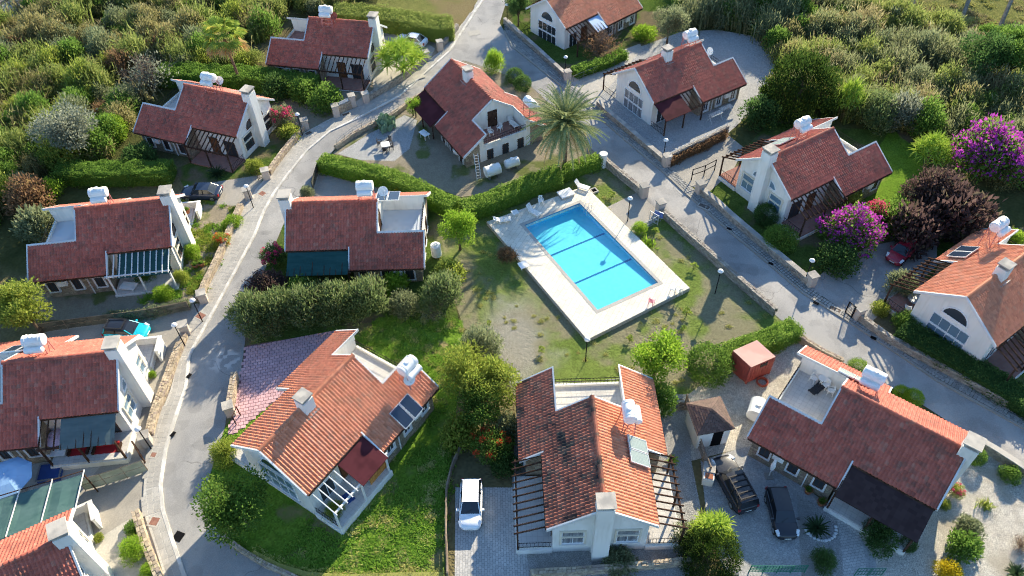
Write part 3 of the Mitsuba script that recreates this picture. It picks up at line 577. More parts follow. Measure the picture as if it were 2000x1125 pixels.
# yards, lowest first
sheet('meadow', [(-18.76, 109.22), (-17.84, 120.57), (0.31, 119.35), (-4.36, 106.46), (-7.45, 98.64), (-11.83, 100.72), (-16.43, 104.19)], .004, 'meadow')
sheet('meadow', [(48.33, 100.24), (57.55, 119.07), (96.10, 116.43), (79.92, 87.68), (65.05, 89.78), (61.43, 93.90), (57.07, 96.88)], .004, 'meadow')
POOL_LAWN = sheet('lawn', [(-6.36, 64.42), (0.32, 65.66), (5.51, 68.07), (11.10, 69.63), (14.51, 63.79), (16.31, 60.50), (24.15, 46.86), (25.78, 44.15), (22.52, 42.22), (19.70, 41.75), (14.75, 38.10), (9.11, 38.30), (-0.06, 38.37), (-0.89, 41.40), (-2.00, 44.64), (-4.60, 46.26), (-5.95, 51.49), (-7.63, 55.80), (-8.18, 62.01)], .004, 'lawn_pool')
H_LAWN = sheet('lawn', [(-17.19, 46.75), (-11.55, 47.47), (-4.62, 47.19), (-4.55, 43.84), (-4.89, 39.35), (-5.36, 30.55), (-5.48, 23.00), (-5.37, 20.29), (-11.37, 20.47), (-15.51, 22.94), (-17.54, 23.82), (-19.12, 24.83), (-20.87, 25.59), (-22.68, 26.85), (-23.91, 29.19), (-24.43, 31.64), (-24.37, 33.96), (-24.28, 36.11), (-23.46, 38.44)], .004, 'lawn_bright')
sheet('front_garden', [(-35.61, 67.08), (-29.23, 65.05), (-28.77, 62.94), (-29.02, 58.98), (-29.69, 51.59), (-30.82, 49.84), (-38.69, 48.55), (-45.56, 48.82), (-48.41, 54.65), (-47.78, 65.48)], .004, 'dirt')
sheet('driveway', [(-44.79, 46.91), (-38.69, 48.55), (-29.97, 50.33), (-29.69, 51.59), (-30.16, 45.19), (-29.89, 40.00), (-30.18, 35.13), (-29.94, 33.35), (-33.54, 33.33), (-35.64, 33.40), (-37.12, 43.92)], .004, 'concrete')
sheet('driveway', [(-44.49, 33.71), (-35.81, 33.88), (-29.94, 33.35), (-29.44, 31.00), (-28.86, 28.80), (-27.04, 25.83), (-25.77, 23.62), (-23.73, 20.31), (-38.58, 20.75)], .006, 'concrete_pale')
sheet('driveway', [(-34.56, 30.41), (-33.07, 33.79), (-29.99, 33.92), (-29.40, 31.00), (-28.79, 28.71), (-29.44, 28.40), (-31.94, 26.34)], .010, 'concrete')
sheet('driveway', [(-22.19, 70.04), (-20.57, 70.89), (-12.88, 69.59), (-8.06, 65.36), (-7.99, 63.65), (-24.10, 64.39), (-23.29, 64.53), (-22.39, 67.60)], .004, 'concrete')
sheet('front_garden', [(-24.10, 64.39), (-7.99, 63.65), (-5.95, 51.49), (-4.83, 46.27), (-17.10, 46.13), (-24.50, 44.97), (-24.93, 48.32), (-24.71, 52.27), (-24.30, 57.26), (-23.89, 61.10)], .004, 'lawn_dim')
sheet('front_garden', [(-38.18, 71.27), (-26.60, 78.61), (-24.45, 77.15), (-25.58, 74.49), (-26.99, 69.99), (-27.95, 66.98), (-28.77, 62.94), (-35.61, 67.08)], .004, 'lawn_dim')
sheet('driveway', [(-36.14, 67.98), (-27.37, 69.82), (-27.95, 66.98), (-28.48, 64.18), (-30.82, 64.70), (-35.15, 65.33)], .008, 'concrete')
sheet('front_garden', [(-32.48, 86.09), (-19.08, 101.44), (-6.68, 101.42), (-8.40, 95.57), (-10.14, 93.05), (-13.24, 87.76), (-17.44, 83.23), (-20.59, 80.86), (-24.45, 77.15), (-27.20, 80.23)], .004, 'dirt')
sheet('patio', [(-16.87, 86.42), (-19.08, 101.44), (-13.27, 100.81), (-9.46, 96.03), (-10.14, 93.05), (-13.24, 87.76), (-17.44, 83.23), (-20.23, 82.04)], .008, 'concrete_pale')
sheet('front_garden', [(-20.31, 73.25), (-19.90, 74.70), (-16.49, 78.30), (-13.22, 81.56), (-11.26, 84.49), (-9.14, 88.99), (-5.56, 92.79), (-2.22, 90.57), (2.76, 86.88), (4.91, 82.83), (7.36, 77.91), (9.40, 73.24), (11.10, 69.63), (5.50, 67.80), (0.32, 65.66), (-5.26, 64.80), (-11.65, 68.62), (-17.19, 71.95)], .004, 'dirt')
sheet('patio', [(-19.71, 73.22), (-16.52, 76.85), (-12.52, 80.55), (-10.88, 79.39), (-11.43, 73.79), (-13.03, 71.46), (-17.19, 71.95)], .008, 'cobble_grey')
sheet('driveway', [(7.89, 87.08), (10.96, 90.58), (24.42, 98.56), (29.43, 98.82), (34.57, 96.57), (35.56, 90.83), (32.37, 82.03), (25.76, 74.71), (17.67, 69.13), (13.72, 76.55), (10.78, 81.51)], .004, 'cobble_grey', 30)
sheet('driveway', [(7.10, 88.09), (9.60, 90.41), (18.38, 95.75), (18.54, 94.41), (13.09, 85.37), (10.78, 81.51), (7.89, 87.08)], .008, 'concrete_pale')
sheet('front_garden', [(0.04, 102.02), (3.12, 107.53), (21.37, 117.94), (29.23, 117.41), (24.42, 98.56), (10.96, 90.58), (7.89, 87.08), (4.99, 92.19)], .004, 'lawn_dim')
sheet('driveway', [(17.67, 69.13), (25.76, 74.71), (27.21, 71.87), (24.86, 67.77), (21.64, 64.40), (19.64, 65.62)], .004, 'concrete')
sheet('front_garden', [(21.64, 64.40), (24.86, 67.77), (27.21, 71.87), (31.05, 76.69), (48.23, 73.77), (44.42, 59.63), (36.06, 55.38), (29.45, 50.36), (28.29, 50.07), (25.62, 54.73), (22.87, 59.80)], .004, 'lawn_dim')
sheet('lawn', [(39.58, 67.52), (45.06, 74.94), (46.76, 69.95), (43.89, 59.65), (36.55, 58.40)], .008, 'lawn_bright')
sheet('driveway', [(28.29, 50.07), (31.14, 52.71), (36.06, 55.38), (43.35, 56.94), (41.50, 52.27), (35.65, 47.80), (32.02, 44.81), (31.22, 45.95)], .008, 'asphalt')
sheet('front_garden', [(32.02, 44.81), (35.65, 47.80), (43.35, 56.94), (63.21, 57.99), (45.37, 26.30), (44.69, 31.58), (41.63, 34.56), (38.06, 38.30), (33.43, 42.73)], .004, 'lawn_dim')
I_YARD = sheet('gravel_yard', [(-0.46, 30.38), (0.16, 38.37), (9.11, 38.30), (14.75, 38.10), (13.82, 31.71), (13.81, 27.75), (11.97, 22.47), (10.97, 19.80), (0.38, 20.12)], .004, 'gravel_grey')
sheet('driveway', [(-4.90, 30.00), (0.17, 29.83), (0.37, 26.12), (0.62, 22.81), (0.73, 20.11), (-4.66, 20.27)], .008, 'paver_grey', 90)
sheet('driveway', [(14.75, 38.10), (19.70, 41.75), (25.78, 44.15), (28.55, 41.13), (23.60, 36.22), (18.99, 32.94), (13.82, 31.71)], .008, 'gravel_light')
sheet('driveway', [(14.55, 31.69), (19.01, 33.03), (21.13, 30.10), (24.16, 26.99), (25.62, 23.36), (24.61, 19.40), (14.83, 19.69), (14.11, 26.90)], .006, 'cobble_grey', 5)
sheet('path', [(23.87, 26.79), (25.22, 26.46), (24.89, 23.38), (23.74, 19.42), (22.18, 19.47), (23.24, 23.43)], .014, 'paver_grey', 8)
sheet('gravel_bed', [(21.31, 28.56), (23.87, 26.79), (23.24, 23.43), (22.18, 19.47), (19.38, 19.55), (20.17, 23.15)], .012, 'gravel_grey')
sheet('gravel_yard', [(25.22, 26.46), (30.89, 28.46), (36.67, 32.32), (39.33, 29.71), (44.04, 23.94), (39.39, 15.67), (23.74, 19.42), (24.89, 23.38)], .005, 'gravel_light')
sheet('dirt_patch', [(-86.14, 125.15), (-68.32, 123.96), (-66.78, 107.26), (-66.23, 102.11), (-75.58, 101.96)], .004, 'gravel_light')
sheet('path', [(10.34, 62.40), (14.35, 65.00), (16.37, 60.90), (14.44, 59.39), (12.91, 57.14)], .010, 'concrete')
# pink paved drive, every paver a piece
PINK = P([(-24.38, 44.85), (-16.64, 46.24), (-15.96, 46.09), (-19.73, 39.63), (-23.43, 35.39), (-23.91, 35.80), (-24.08, 40.88)]).difference(hard)
drv = uniq('paved_driveway'); add(drv, poly_mesh(PINK, .012), 'paver_bed'); labels[drv] = {'kind': 'structure', 'label': 'pink paved driveway beside the orange roofed bungalow'}
def lay_pavers(parent, poly, deg, w, h, gap, z0, z1, mat, limit, seed):
    rng = np.random.default_rng(seed); a = math.radians(deg); R = np.array([[math.cos(a), math.sin(a)], [-math.sin(a), math.cos(a)]])
    c = np.array(poly.centroid.coords[0]); rad = 14; cells = []
    for j in range(int(-rad / h), int(rad / h)):
        for i in range(int(-rad / w), int(rad / w)):
            q = np.array([(i + .5 + .5 * (j % 2)) * w, (j + .5) * h]) @ R + c
            if poly.contains(sg.Point(q)): cells.append(q)
    cells.sort(key=lambda q: q[1]); rest = []
    for n, q in enumerate(cells):
        zt = z1 + rng.normal(0, .003); v = BOXV * [w - gap, h - gap, zt - z0]; v[v[:, 2] > 0, :2] *= .97; v[:, :2] = v[:, :2] @ R; v = v + [q[0], q[1], (zt + z0) / 2]
        u = np.tile(rng.random((1, 2)), (8, 1))
        if n < limit: part(parent, 'paver', (v, BOXF), mat, uv=u)
        else: rest.append((v, u))
    if rest: part(parent, 'far_pavers', (np.vstack([v for v, u in rest]), np.vstack([BOXF + 8 * i for i in range(len(rest))])), mat, uv=np.vstack([u for v, u in rest]), stuff=True)
lay_pavers(drv, PINK, 12, .42, .34, .035, .0, .05, 'paver_pink', 300, 5)

# ---------------------------------------------------------------- pool
def pool():
    root = thing('swimming_pool', 'turquoise swimming pool set in its raised pale stone deck', 'pool')
    a, b, c, d = [np.array(q) for q in WATER]            # top, left, bottom, right: a-b is the deep end
    zt, deep, shal = .45, -.45, .17
    m, uv = rot_uv(poly_mesh(deck_poly.difference(pool_poly), -.05, zt), 62); part(root, 'deck', m, 'deck_stone', uv=uv)
    m = MB(); e = sg.Polygon(DECK).exterior
    part(root, 'deck_edge', poly_mesh(deck_poly.buffer(.03, join_style='mitre').difference(deck_poly.buffer(-.02)), 0, zt - .06), 'concrete_pale')
    part(root, 'coping', poly_mesh(pool_poly.buffer(.02, join_style='mitre').buffer(.30, join_style='mitre').difference(pool_poly.buffer(-.03, join_style='mitre')), zt - .05, zt + .02), 'concrete_pale')
    F = np.array([[*a, deep], [*b, deep], [*c, shal], [*d, shal]]); part(root, 'floor', (F, np.array([[0, 1, 2], [0, 2, 3]])), 'pool_liner', uv=F[:, :2])
    W = []; Fc = []
    for i, (p, q, z0, z1) in enumerate(((a, b, deep, deep), (b, c, deep, shal), (c, d, shal, shal), (d, a, shal, deep))):
        W += [[*p, z0 - .05], [*q, z1 - .05], [*q, zt - .02], [*p, zt - .02]]; Fc += [[4 * i, 4 * i + 1, 4 * i + 2], [4 * i, 4 * i + 2, 4 * i + 3]]
    part(root, 'basin_wall', (np.array(W), np.array(Fc)), 'pool_wall')
    part(root, 'tile_band', poly_mesh(pool_poly.difference(pool_poly.buffer(-.025, join_style='mitre')), zt - .16, zt - .051), 'lane_tile')
    for k in (.345, .685):
        p, q = b + (c - b) * k, a + (d - a) * k; t = (c - b) / np.linalg.norm(c - b) * .11; z = deep + (shal - deep) * k + .006
        dz = (shal - deep) / np.linalg.norm(c - b) * .11
        v = np.array([[*(p - t), z - dz], [*(p + t), z + dz], [*(q + t), z + dz], [*(q - t), z - dz]]); part(root, 'lane_line', (v, np.array([[0, 1, 2], [0, 2, 3]])), 'lane_tile')
    w4 = [np.array(q) for q in list(pool_poly.buffer(-.027, join_style='mitre').exterior.coords)[:4]]; nu, nv = 70, 70; uu, vv = np.meshgrid(np.linspace(0, 1, nu), np.linspace(0, 1, nv), indexing='ij'); uu, vv = uu[..., None], vv[..., None]
    g = (w4[0] * (1 - uu) + w4[1] * uu) * (1 - vv) + (w4[3] * (1 - uu) + w4[2] * uu) * vv; g = g.reshape(-1, 2); z = .36 + .035 * (meshkit.fbm(np.c_[g * 1.3, np.zeros(len(g))], 3, 4) - .5); i, j = np.meshgrid(np.arange(nu - 1), np.arange(nv - 1), indexing='ij'); q = np.stack([i * nv + j, (i + 1) * nv + j, (i + 1) * nv + j + 1, i * nv + j + 1], -1).reshape(-1, 4)
    part(root, 'water', (np.c_[g, z], np.vstack([q[:, [0, 1, 2]], q[:, [0, 2, 3]]])), 'water_sheet', smooth=True)
    for (px_, py_) in ([(7.46, 60.16)][0],):
        for s in (-.25, .25):
            u = (a - d) / np.linalg.norm(a - d); n = np.array([u[1], -u[0]]); n = n if n @ (np.array(deck_poly.centroid.coords[0]) - a) > 0 else -n
            o = a + (d - a) * .10 + u * s; pts = [[*(o - n * .45), zt], [*(o - n * .4), zt + .75], [*(o - n * .1), zt + .85], [*(o + n * .18), zt + .5], [*(o + n * .18), zt - .5]]
            part(root, 'ladder_rail', tube(pts, .03, 6), 'alu')
pool()

# ---------------------------------------------------------------- stone walls with single stones
def stone_wall(label, pts, h, th, mat='wall_stone', size=.29, name='stone_wall', pillars=(), seed=0, cap=False, z0=0.0):
    root = thing(name, label, 'wall'); rng = np.random.default_rng(seed + 11)
    line = sg.LineString(pts); part(root, 'core', poly_mesh(line.buffer(th / 2 - .03, cap_style='flat', join_style='mitre'), z0 - .1, z0 + h - .03), 'mortar')
    V, U = [], []
    def stones(off, vertical):
        L = line.length; s = 0
        if vertical:
            rows = max(2, int(round(h / (size * .62)))); hh = h / rows
            for r in range(rows):
                s = rng.uniform(-.3, 0)
                while s < L:
                    w = size * rng.uniform(.65, 1.5); m_ = min(max(s + w / 2, 0.01), L - .01); put1(m_, off, z0 + (r + .5) * hh, w * .92, .10, hh * rng.uniform(.8, .96)); s += w
        else:
            lanes = max(2, int(round(th / (size * .75)))); ww = th / lanes
            for r in range(lanes):
                s = rng.uniform(-.3, 0)
                while s < L:
                    w = size * rng.uniform(.6, 1.4); m_ = min(max(s + w / 2, 0.01), L - .01); put1(m_, -th / 2 + (r + .5) * ww, z0 + h - .02, w * .9, ww * .9, .12 * rng.uniform(.7, 1.5)); s += w
    def put1(s, off, z, w, d, hh):
        a, b = [np.array(line.interpolate(max(0, min(line.length, q))).coords[0]) for q in (s - .15, s + .15)]
        t = (b - a) / (np.linalg.norm(b - a) + 1e-9); n = np.array([-t[1], t[0]]); c = np.array(line.interpolate(s).coords[0]) + n * off
        v = BOXV * [w, d, hh] * rng.uniform(.82, 1.12, (8, 3)); V.append(np.c_[c[0] + v[:, 0] * t[0] + v[:, 1] * n[0], c[1] + v[:, 0] * t[1] + v[:, 1] * n[1], z + v[:, 2]]); U.append(np.tile(rng.random((1, 2)), (8, 1)))
    stones(th / 2 - .04, True); stones(-th / 2 + .04, True); stones(0, False)
    part(root, 'stones', (np.vstack(V), np.vstack([BOXF + 8 * i for i in range(len(V))])), mat, uv=np.vstack(U), stuff=True)
    if cap: part(root, 'cap', poly_mesh(line.buffer(th / 2 + .05, cap_style='flat', join_style='mitre'), z0 + h + .03, z0 + h + .10), 'cap_stone')
    for (x, y, ph) in pillars:
        m = MB().box((x, y, ph / 2), (.75, .75, ph), 20); pl = part(root, 'pillar', m.ply(), 'pillar_render'); part(pl, 'cap', MB().box((x, y, ph + .05), (.9, .9, .12), 20).ply(), 'cap_stone')
    return root
def pl(u, h): return [(x, y, h) for (x, y) in u]
stone_wall('tawny stone garden wall with many loose stones beside the left pavement, opposite the green netted pergola', [(-28.88, 63.94), (-29.13, 60.15), (-29.40, 55.86), (-29.81, 52.48), (-29.90, 50.46)], .75, .55, pillars=pl([(-28.40, 65.61), (-29.50, 50.45)], 1.3), seed=1)
stone_wall('tawny stone garden wall along the left pavement in front of the teal car drive', [(-30.17, 45.91), (-30.27, 43.37), (-30.31, 40.72), (-30.37, 37.39), (-30.24, 35.62)], .75, .6, pillars=pl([(-30.19, 46.52), (-30.19, 34.74)], 1.35), seed=2)
stone_wall('curved stone wall with pale top beside the bottom left pavement', [(-29.08, 28.39), (-28.56, 27.45), (-27.71, 26.01), (-26.63, 24.41), (-25.72, 23.06), (-23.98, 20.32)], .8, .55, seed=3, size=.42)
stone_wall('stone garden wall below the lamp beside the pink oleander bungalow', [(-24.47, 77.67), (-25.14, 75.46), (-25.89, 73.24), (-26.46, 71.17), (-26.87, 69.62)], .8, .5, pillars=pl([(-24.20, 78.28), (-27.07, 68.90)], 1.3), seed=4)
stone_wall('long stone wall up the left road below the bright palm shrub', [(-17.48, 83.57), (-15.37, 85.75), (-13.28, 88.24), (-11.59, 90.98), (-10.47, 92.81)], .9, .45, 'wall_stone_grey', pillars=pl([(-10.49, 93.07), (-17.48, 83.57)], 1.3), seed=5)
stone_wall('short stone wall by the meadow at the top of the left road', [(-8.61, 95.72), (-7.58, 98.23), (-6.59, 100.98)], .8, .45, 'wall_stone_grey', pillars=pl([(-8.74, 95.46)], 1.4), seed=6)
stone_wall('two stone gate posts with a white panel between the road and dark shrubs', [(-21.00, 80.66), (-20.06, 81.70), (-19.05, 82.76)], 1.1, .5, pillars=pl([(-20.81, 80.65), (-19.05, 82.76)], 1.6), seed=7)
stone_wall('low curved stone wall round the paved garden with the black table', [(-19.99, 74.02), (-18.29, 76.33), (-16.47, 78.09), (-14.79, 79.27), (-13.19, 81.12), (-11.34, 83.81), (-10.23, 84.55)], .55, .4, seed=8)
stone_wall('stone wall under the gable window bungalow at the top edge', [(0.12, 102.31), (1.97, 98.50), (4.07, 94.58), (5.93, 90.87), (7.77, 87.32)], .8, .4, 'wall_stone_grey', pillars=pl([(7.89, 87.08)], 1.4), seed=9, cap=True)
stone_wall('stone wall along the road below the half maroon pergola', [(11.25, 81.15), (12.47, 78.49), (13.69, 76.34), (15.92, 72.24), (17.58, 69.32)], .8, .45, 'wall_stone_grey', pillars=pl([(17.65, 69.03)], 1.5), seed=10, cap=True)
stone_wall('ivy covered side wall between two driveways right of the road', [(17.87, 69.30), (20.29, 70.97), (22.94, 72.57), (25.59, 74.51)], 1.3, .3, 'wall_stone_grey', seed=11)
stone_wall('stone wall between the date palm and the pool gate', [(10.93, 69.64), (12.04, 67.76), (13.24, 65.92), (14.25, 64.32)], .9, .5, 'wall_stone_grey', pillars=pl([(14.43, 63.97)], 1.5), seed=12)
stone_wall('long stone wall between the pool lawn and the right road', [(15.95, 60.92), (17.51, 58.09), (19.29, 55.01), (20.97, 52.09), (22.58, 49.31), (24.12, 46.73)], .9, .5, 'wall_stone_grey', pillars=pl([(15.78, 61.25)], 1.5), seed=13)
stone_wall('long stone wall below the round clipped bushes across the road from the pool', [(20.36, 64.37), (21.74, 62.12), (22.87, 59.80), (24.26, 57.25), (25.64, 54.81), (27.04, 52.39), (28.22, 50.35)], .9, .45, 'wall_stone_grey', pillars=pl([(20.49, 64.20), (28.47, 50.20)], 1.45), seed=14, cap=True)
stone_wall('stone wall below the long dark hedge at the right edge', [(31.55, 45.94), (32.38, 44.49), (33.51, 42.96), (35.64, 40.86), (38.15, 38.51), (40.04, 36.65), (42.09, 34.65), (44.83, 31.85)], .85, .45, 'wall_stone_grey', pillars=pl([(31.55, 45.94)], 1.4), seed=15)
stone_wall('short stone wall above the gravel yard with firewood', [(25.44, 43.75), (26.28, 42.65), (27.33, 41.58), (28.43, 40.74)], .8, .4, seed=16)
stone_wall('stone wall with a bush growing over it in the bottom right corner', [(36.51, 32.42), (37.52, 31.45), (38.58, 30.23), (39.45, 29.13), (41.61, 26.42)], .9, .4, seed=17, cap=True)
stone_wall('low pale kerb wall round the foot of the green lawn', [(-21.99, 26.35), (-20.28, 25.18), (-18.50, 24.16), (-16.89, 23.46), (-13.72, 21.96)], .35, .35, seed=18)
stone_wall('stone wall with brown top along the bottom edge below the two-tone bungalow', [(0.84, 22.84), (3.79, 22.90), (6.74, 23.04), (10.08, 23.24), (12.14, 23.40)], .7, .4, seed=19)
stone_wall('rough pillar wall left of the pink drive gate', [(-24.41, 41.17), (-24.29, 39.80), (-24.13, 37.94)], .9, .5, seed=20, pillars=pl([(-24.04, 37.52)], 1.2))

# ---------------------------------------------------------------- foliage materials
def fol(key, a, b, tip=None, trans=1.15, rough=.55):
    def fn(p, n, uv):
        c = mix(a, b, .75 * uv.x + .25 * noise(p.x * .8, p.y * .8, p.z * .8))
        return mix(c, tip, smoothstep(.80, .98, uv.y) * .55) if tip is not None else c
    scene['m_' + key] = {'type': 'principledthin', 'base_color': proc(fn), 'roughness': rough, 'diff_trans': trans, 'spec_trans': 0.0, 'eta': 1.33}
fol('leaf_green', (.095, .190, .035), (.212, .347, .067), (.312, .425, .112))
fol('leaf_bright', (.173, .315, .032), (.355, .518, .061), (.548, .629, .102))
fol('leaf_dark', (.051, .115, .036), (.121, .217, .062), (.204, .306, .089))
fol('leaf_olive', (.152, .193, .102), (.284, .315, .173), (.406, .426, .264))
fol('leaf_tree', (.068, .143, .030), (.188, .307, .057), (.390, .495, .105))
fol('leaf_cedar', (.022, .048, .012), (.058, .105, .022), (.186, .241, .038))
fol('leaf_grey', (.203, .233, .173), (.345, .365, .274), (.487, .487, .386))
fol('leaf_yellow', (.190, .259, .039), (.380, .437, .090), (.598, .575, .149))
fol('leaf_gold', (.462, .352, .017), (.682, .550, .033), (.330, .374, .055))
fol('leaf_hedge', (.126, .239, .040), (.290, .416, .086), (.504, .580, .176))
fol('leaf_oleander', (.110, .170, .062), (.230, .290, .115), (.40, .38, .24))
fol('leaf_bronze', (.193, .122, .071), (.355, .213, .122), (.406, .304, .122))
fol('leaf_plum', (.075, .050, .052), (.145, .095, .085), (.22, .21, .11))
fol('reed_green', (.159, .228, .056), (.331, .370, .112), (.396, .378, .172), trans=1.2)
fol('reed_olive', (.22, .215, .085), (.38, .34, .155), (.46, .38, .23), trans=1.2)
fol('reed_straw', (.27, .24, .12), (.42, .36, .20), (.24, .27, .10))
fol('reed_blue', (.165, .205, .095), (.30, .315, .16), (.40, .37, .25), trans=1.2)
fol('grass_blade', (.107, .241, .026), (.241, .402, .054), (.393, .446, .107), trans=.6)
fol('grass_dry', (.325, .345, .091), (.568, .518, .203), (.244, .345, .061), trans=.6)
fol('palm_leaf', (.20, .25, .11), (.38, .42, .19), (.50, .46, .24), trans=.7)
fol('palm_bright', (.223, .335, .061), (.467, .548, .122), (.800, .609, .122), trans=.7)
fol('palm_dry', (.462, .323, .139), (.678, .477, .200), trans=.5)
fol('strap_leaf', (.233, .376, .045), (.487, .609, .091), (.690, .731, .162), trans=.7)
fol('cycad_leaf', (.026, .055, .024), (.055, .091, .039), trans=.5)
fol('bract_magenta', (.42, .045, .40), (.62, .12, .56), (.55, .09, .36), trans=.9)
fol('bract_pink', (.660, .045, .160), (.800, .120, .300), trans=.9)
fol('petal_red', (.550, .060, .030), (.700, .140, .050), trans=.7)
fol('cactus_pad', (.152, .244, .152), (.264, .365, .223), trans=.1)
dif('bark', mottled((.17, .125, .085), (.10, .075, .052), 6)); dif('bark_pale', mottled((.30, .26, .20), (.20, .165, .125), 5))
dif('palm_bark', mottled((.24, .175, .115), (.14, .10, .068), 5)); dif('twig', mottled((.26, .20, .155), (.17, .13, .10), 6))

# ---------------------------------------------------------------- growth
def unit(v): return v / (np.linalg.norm(v, axis=-1, keepdims=True) + 1e-9)
def leaves(pos, axis, L, asp, rng, fold=.25, uvv=None):
    """folded rhombic leaves: base, two shoulders, tip"""
    n = len(pos); a = unit(axis); r = unit(rng.normal(size=(n, 3))); b = unit(np.cross(a, r)); c = np.cross(a, b); L = np.broadcast_to(L, (n,))[:, None] * rng.uniform(.7, 1.25, (n, 1))
    w = L * asp / 2; mid = pos + a * L * .45
    v = np.stack([pos, mid + b * w + c * w * fold, pos + a * L, mid - b * w + c * w * fold], 1).reshape(-1, 3)
    f = (np.array([[0, 1, 2], [0, 2, 3]])[None] + (np.arange(n) * 4)[:, None, None]).reshape(-1, 3)
    u = np.repeat(np.stack([rng.random(n), rng.random(n) if uvv is None else uvv], 1), 4, 0)
    return v, f, u
def cat(*ms):
    V, F, U, n = [], [], [], 0
    for v, f, u in ms: V.append(v); F.append(f + n); U.append(u); n += len(v)
    return np.vstack(V), np.vstack(F), np.vstack(U)
def cloud(lumps, n, L, asp, rng, out=.8, up=.35, shell=.55, jit=.12):
    """leaves through the outer half of each lump, pointing outwards and up"""
    c = np.array([l[:3] for l in lumps]); r = np.array([l[3:6] if len(l) > 4 else [l[3]] * 3 for l in lumps]); wgt = (r.prod(1)) ** (2 / 3); k = rng.choice(len(lumps), n, p=wgt / wgt.sum())
    d = unit(rng.normal(size=(n, 3))); rad = (shell ** 3 + (1 - shell ** 3) * rng.random(n)) ** (1 / 3); rad *= 1 + rng.normal(0, jit, n)
    p = c[k] + d * r[k] * rad[:, None]; ok = p[:, 2] > .02; p, d = p[ok], d[ok]
    return leaves(p, d * out + np.array([0, 0, up]) + rng.normal(0, .45, p.shape), L, asp, rng)
def limb_tubes(rng, base, h0, tips, r0):
    m = MB()
    m.tube([[0, 0, 0], [rng.normal(0, .03), rng.normal(0, .03), h0 * .5], [0, 0, h0]], [r0, r0 * .8, r0 * .65], 7)
    for t in tips:
        t = np.array(t); mid = np.array([0, 0, h0]) + (t - [0, 0, h0]) * .5 + rng.normal(0, .05, 3); m.tube([[0, 0, h0 * .92], mid, t], [r0 * .5, r0 * .33, r0 * .12], 5)
    return m.ply()
PROTO = {}
def proto(name):
    def deco(fn): PROTO[name] = fn; return fn
    return deco
def lumps_dome(rng, k, r=(.38, .58), zlo=.25, spread=.62, h=1.25):
    o = []
    for i in range(k):
        a = i * 2.39996 + rng.uniform(0, .5); q = math.sqrt((i + .5) / k) * spread; o.append((q * math.cos(a), q * math.sin(a), zlo + (h - zlo - .4) * (1 - (q / spread) ** 2 * .75) * rng.uniform(.8, 1.1), rng.uniform(*r)))
    return o
@proto('bush')
def _(rng): return {'crown': cloud(lumps_dome(rng, 11), 3600, .125, .55, rng)}
@proto('bush_coarse')
def _(rng): return {'crown': cloud(lumps_dome(rng, 10, (.34, .6), spread=.7), 1900, .21, .5, rng, jit=.18)}
@proto('ball')
def _(rng): return {'crown': cloud([(0, 0, .72, 1.0, 1.0, .86), (.1, .1, .8, .85)], 5200, .095, .6, rng, shell=.7, jit=.06)}
@proto('oleander')
def _(rng):
    L = lumps_dome(rng, 13, (.26, .48), spread=.75, h=1.6); return {'crown': cloud(L, 4200, .17, .24, rng, out=.5, up=.8, jit=.18)}
@proto('fern_bush')
def _(rng):
    L = lumps_dome(rng, 9, (.36, .6), spread=.62, h=1.5); return {'crown': cloud(L, 3400, .26, .15, rng, out=.7, up=.5, jit=.2)}
@proto('tree')
def _(rng):
    L = []
    for i in range(16):
        d = unit(rng.normal(size=3)); d[2] *= .8; L.append((*(d * rng.uniform(.35, .72) + [0, 0, 1.45]), rng.uniform(.26, .46)))
    return {'trunk': limb_tubes(rng, 0, .7, [l[:3] for l in L[:9]], .075), 'crown': cloud(L, 6200, .095, .55, rng, jit=.16)}
@proto('tree_open')
def _(rng):
    L = []
    for i in range(22):
        d = unit(rng.normal(size=3)); L.append((*(d * rng.uniform(.35, .95) * [1, 1, .9] + [0, 0, 1.3]), rng.uniform(.16, .32)))
    return {'trunk': limb_tubes(rng, 0, .5, [l[:3] for l in L[:14]], .06), 'crown': cloud(L, 4600, .13, .45, rng, shell=.3, jit=.25)}
@proto('cypress_tree')
def _(rng):
    L = [(0, 0, 1.0, .75, .75, .95)]
    for i in range(30):
        t = rng.random(); a = i * 2.4; q = .78 * math.sqrt(max(.05, 1 - (t - .35) ** 2 * 1.7)) * .8; L.append((q * math.cos(a), q * math.sin(a), .25 + 1.65 * t, .24, .24, .32))
    return {'trunk': limb_tubes(rng, 0, .8, [(0, 0, 1.6)], .08), 'crown': cloud(L, 9000, .12, .30, rng, out=.45, up=1.1, shell=.6, jit=.12)}
@proto('cedar')
def _(rng):
    L = [(0, 0, .72, .74, .74, .68)]
    for i in range(90):
        d = unit(rng.normal(size=3)); d[2] = abs(d[2]); q = d * [.88, .88, .92] + [0, 0, .42]; L.append((*q, .15, .15, .24))
    for i in range(26): a = i * 2.4; L.append((.82 * math.cos(a), .82 * math.sin(a), rng.uniform(.12, .45), .2, .2, .25))
    return {'trunk': limb_tubes(rng, 0, .6, [(0, 0, 1.2)], .08), 'crown': cloud(L, 11000, .095, .30, rng, out=.5, up=1.0, shell=.35, jit=.12)}
@proto('bare')
def _(rng):
    m = MB(); 
    for i in range(46):
        a = rng.uniform(0, 6.28); r = rng.uniform(.1, .95); t = np.array([r * math.cos(a), r * math.sin(a), rng.uniform(.7, 1.35) * (1.1 - .4 * r)]); mid = t * [.4, .4, .6] + rng.normal(0, .06, 3); m.tube([[0, 0, 0], mid, t], [.022, .013, .005], 4)
        for j in range(5): m.tube([t * .75 + mid * .25, t + rng.normal(0, .17, 3)], [.007, .004], 3)
    L = lumps_dome(rng, 9, (.3, .5), spread=.7, h=1.2); return {'twigs': m.ply(), 'crown': cloud(L, 900, .10, .45, rng, shell=.2, jit=.2)}
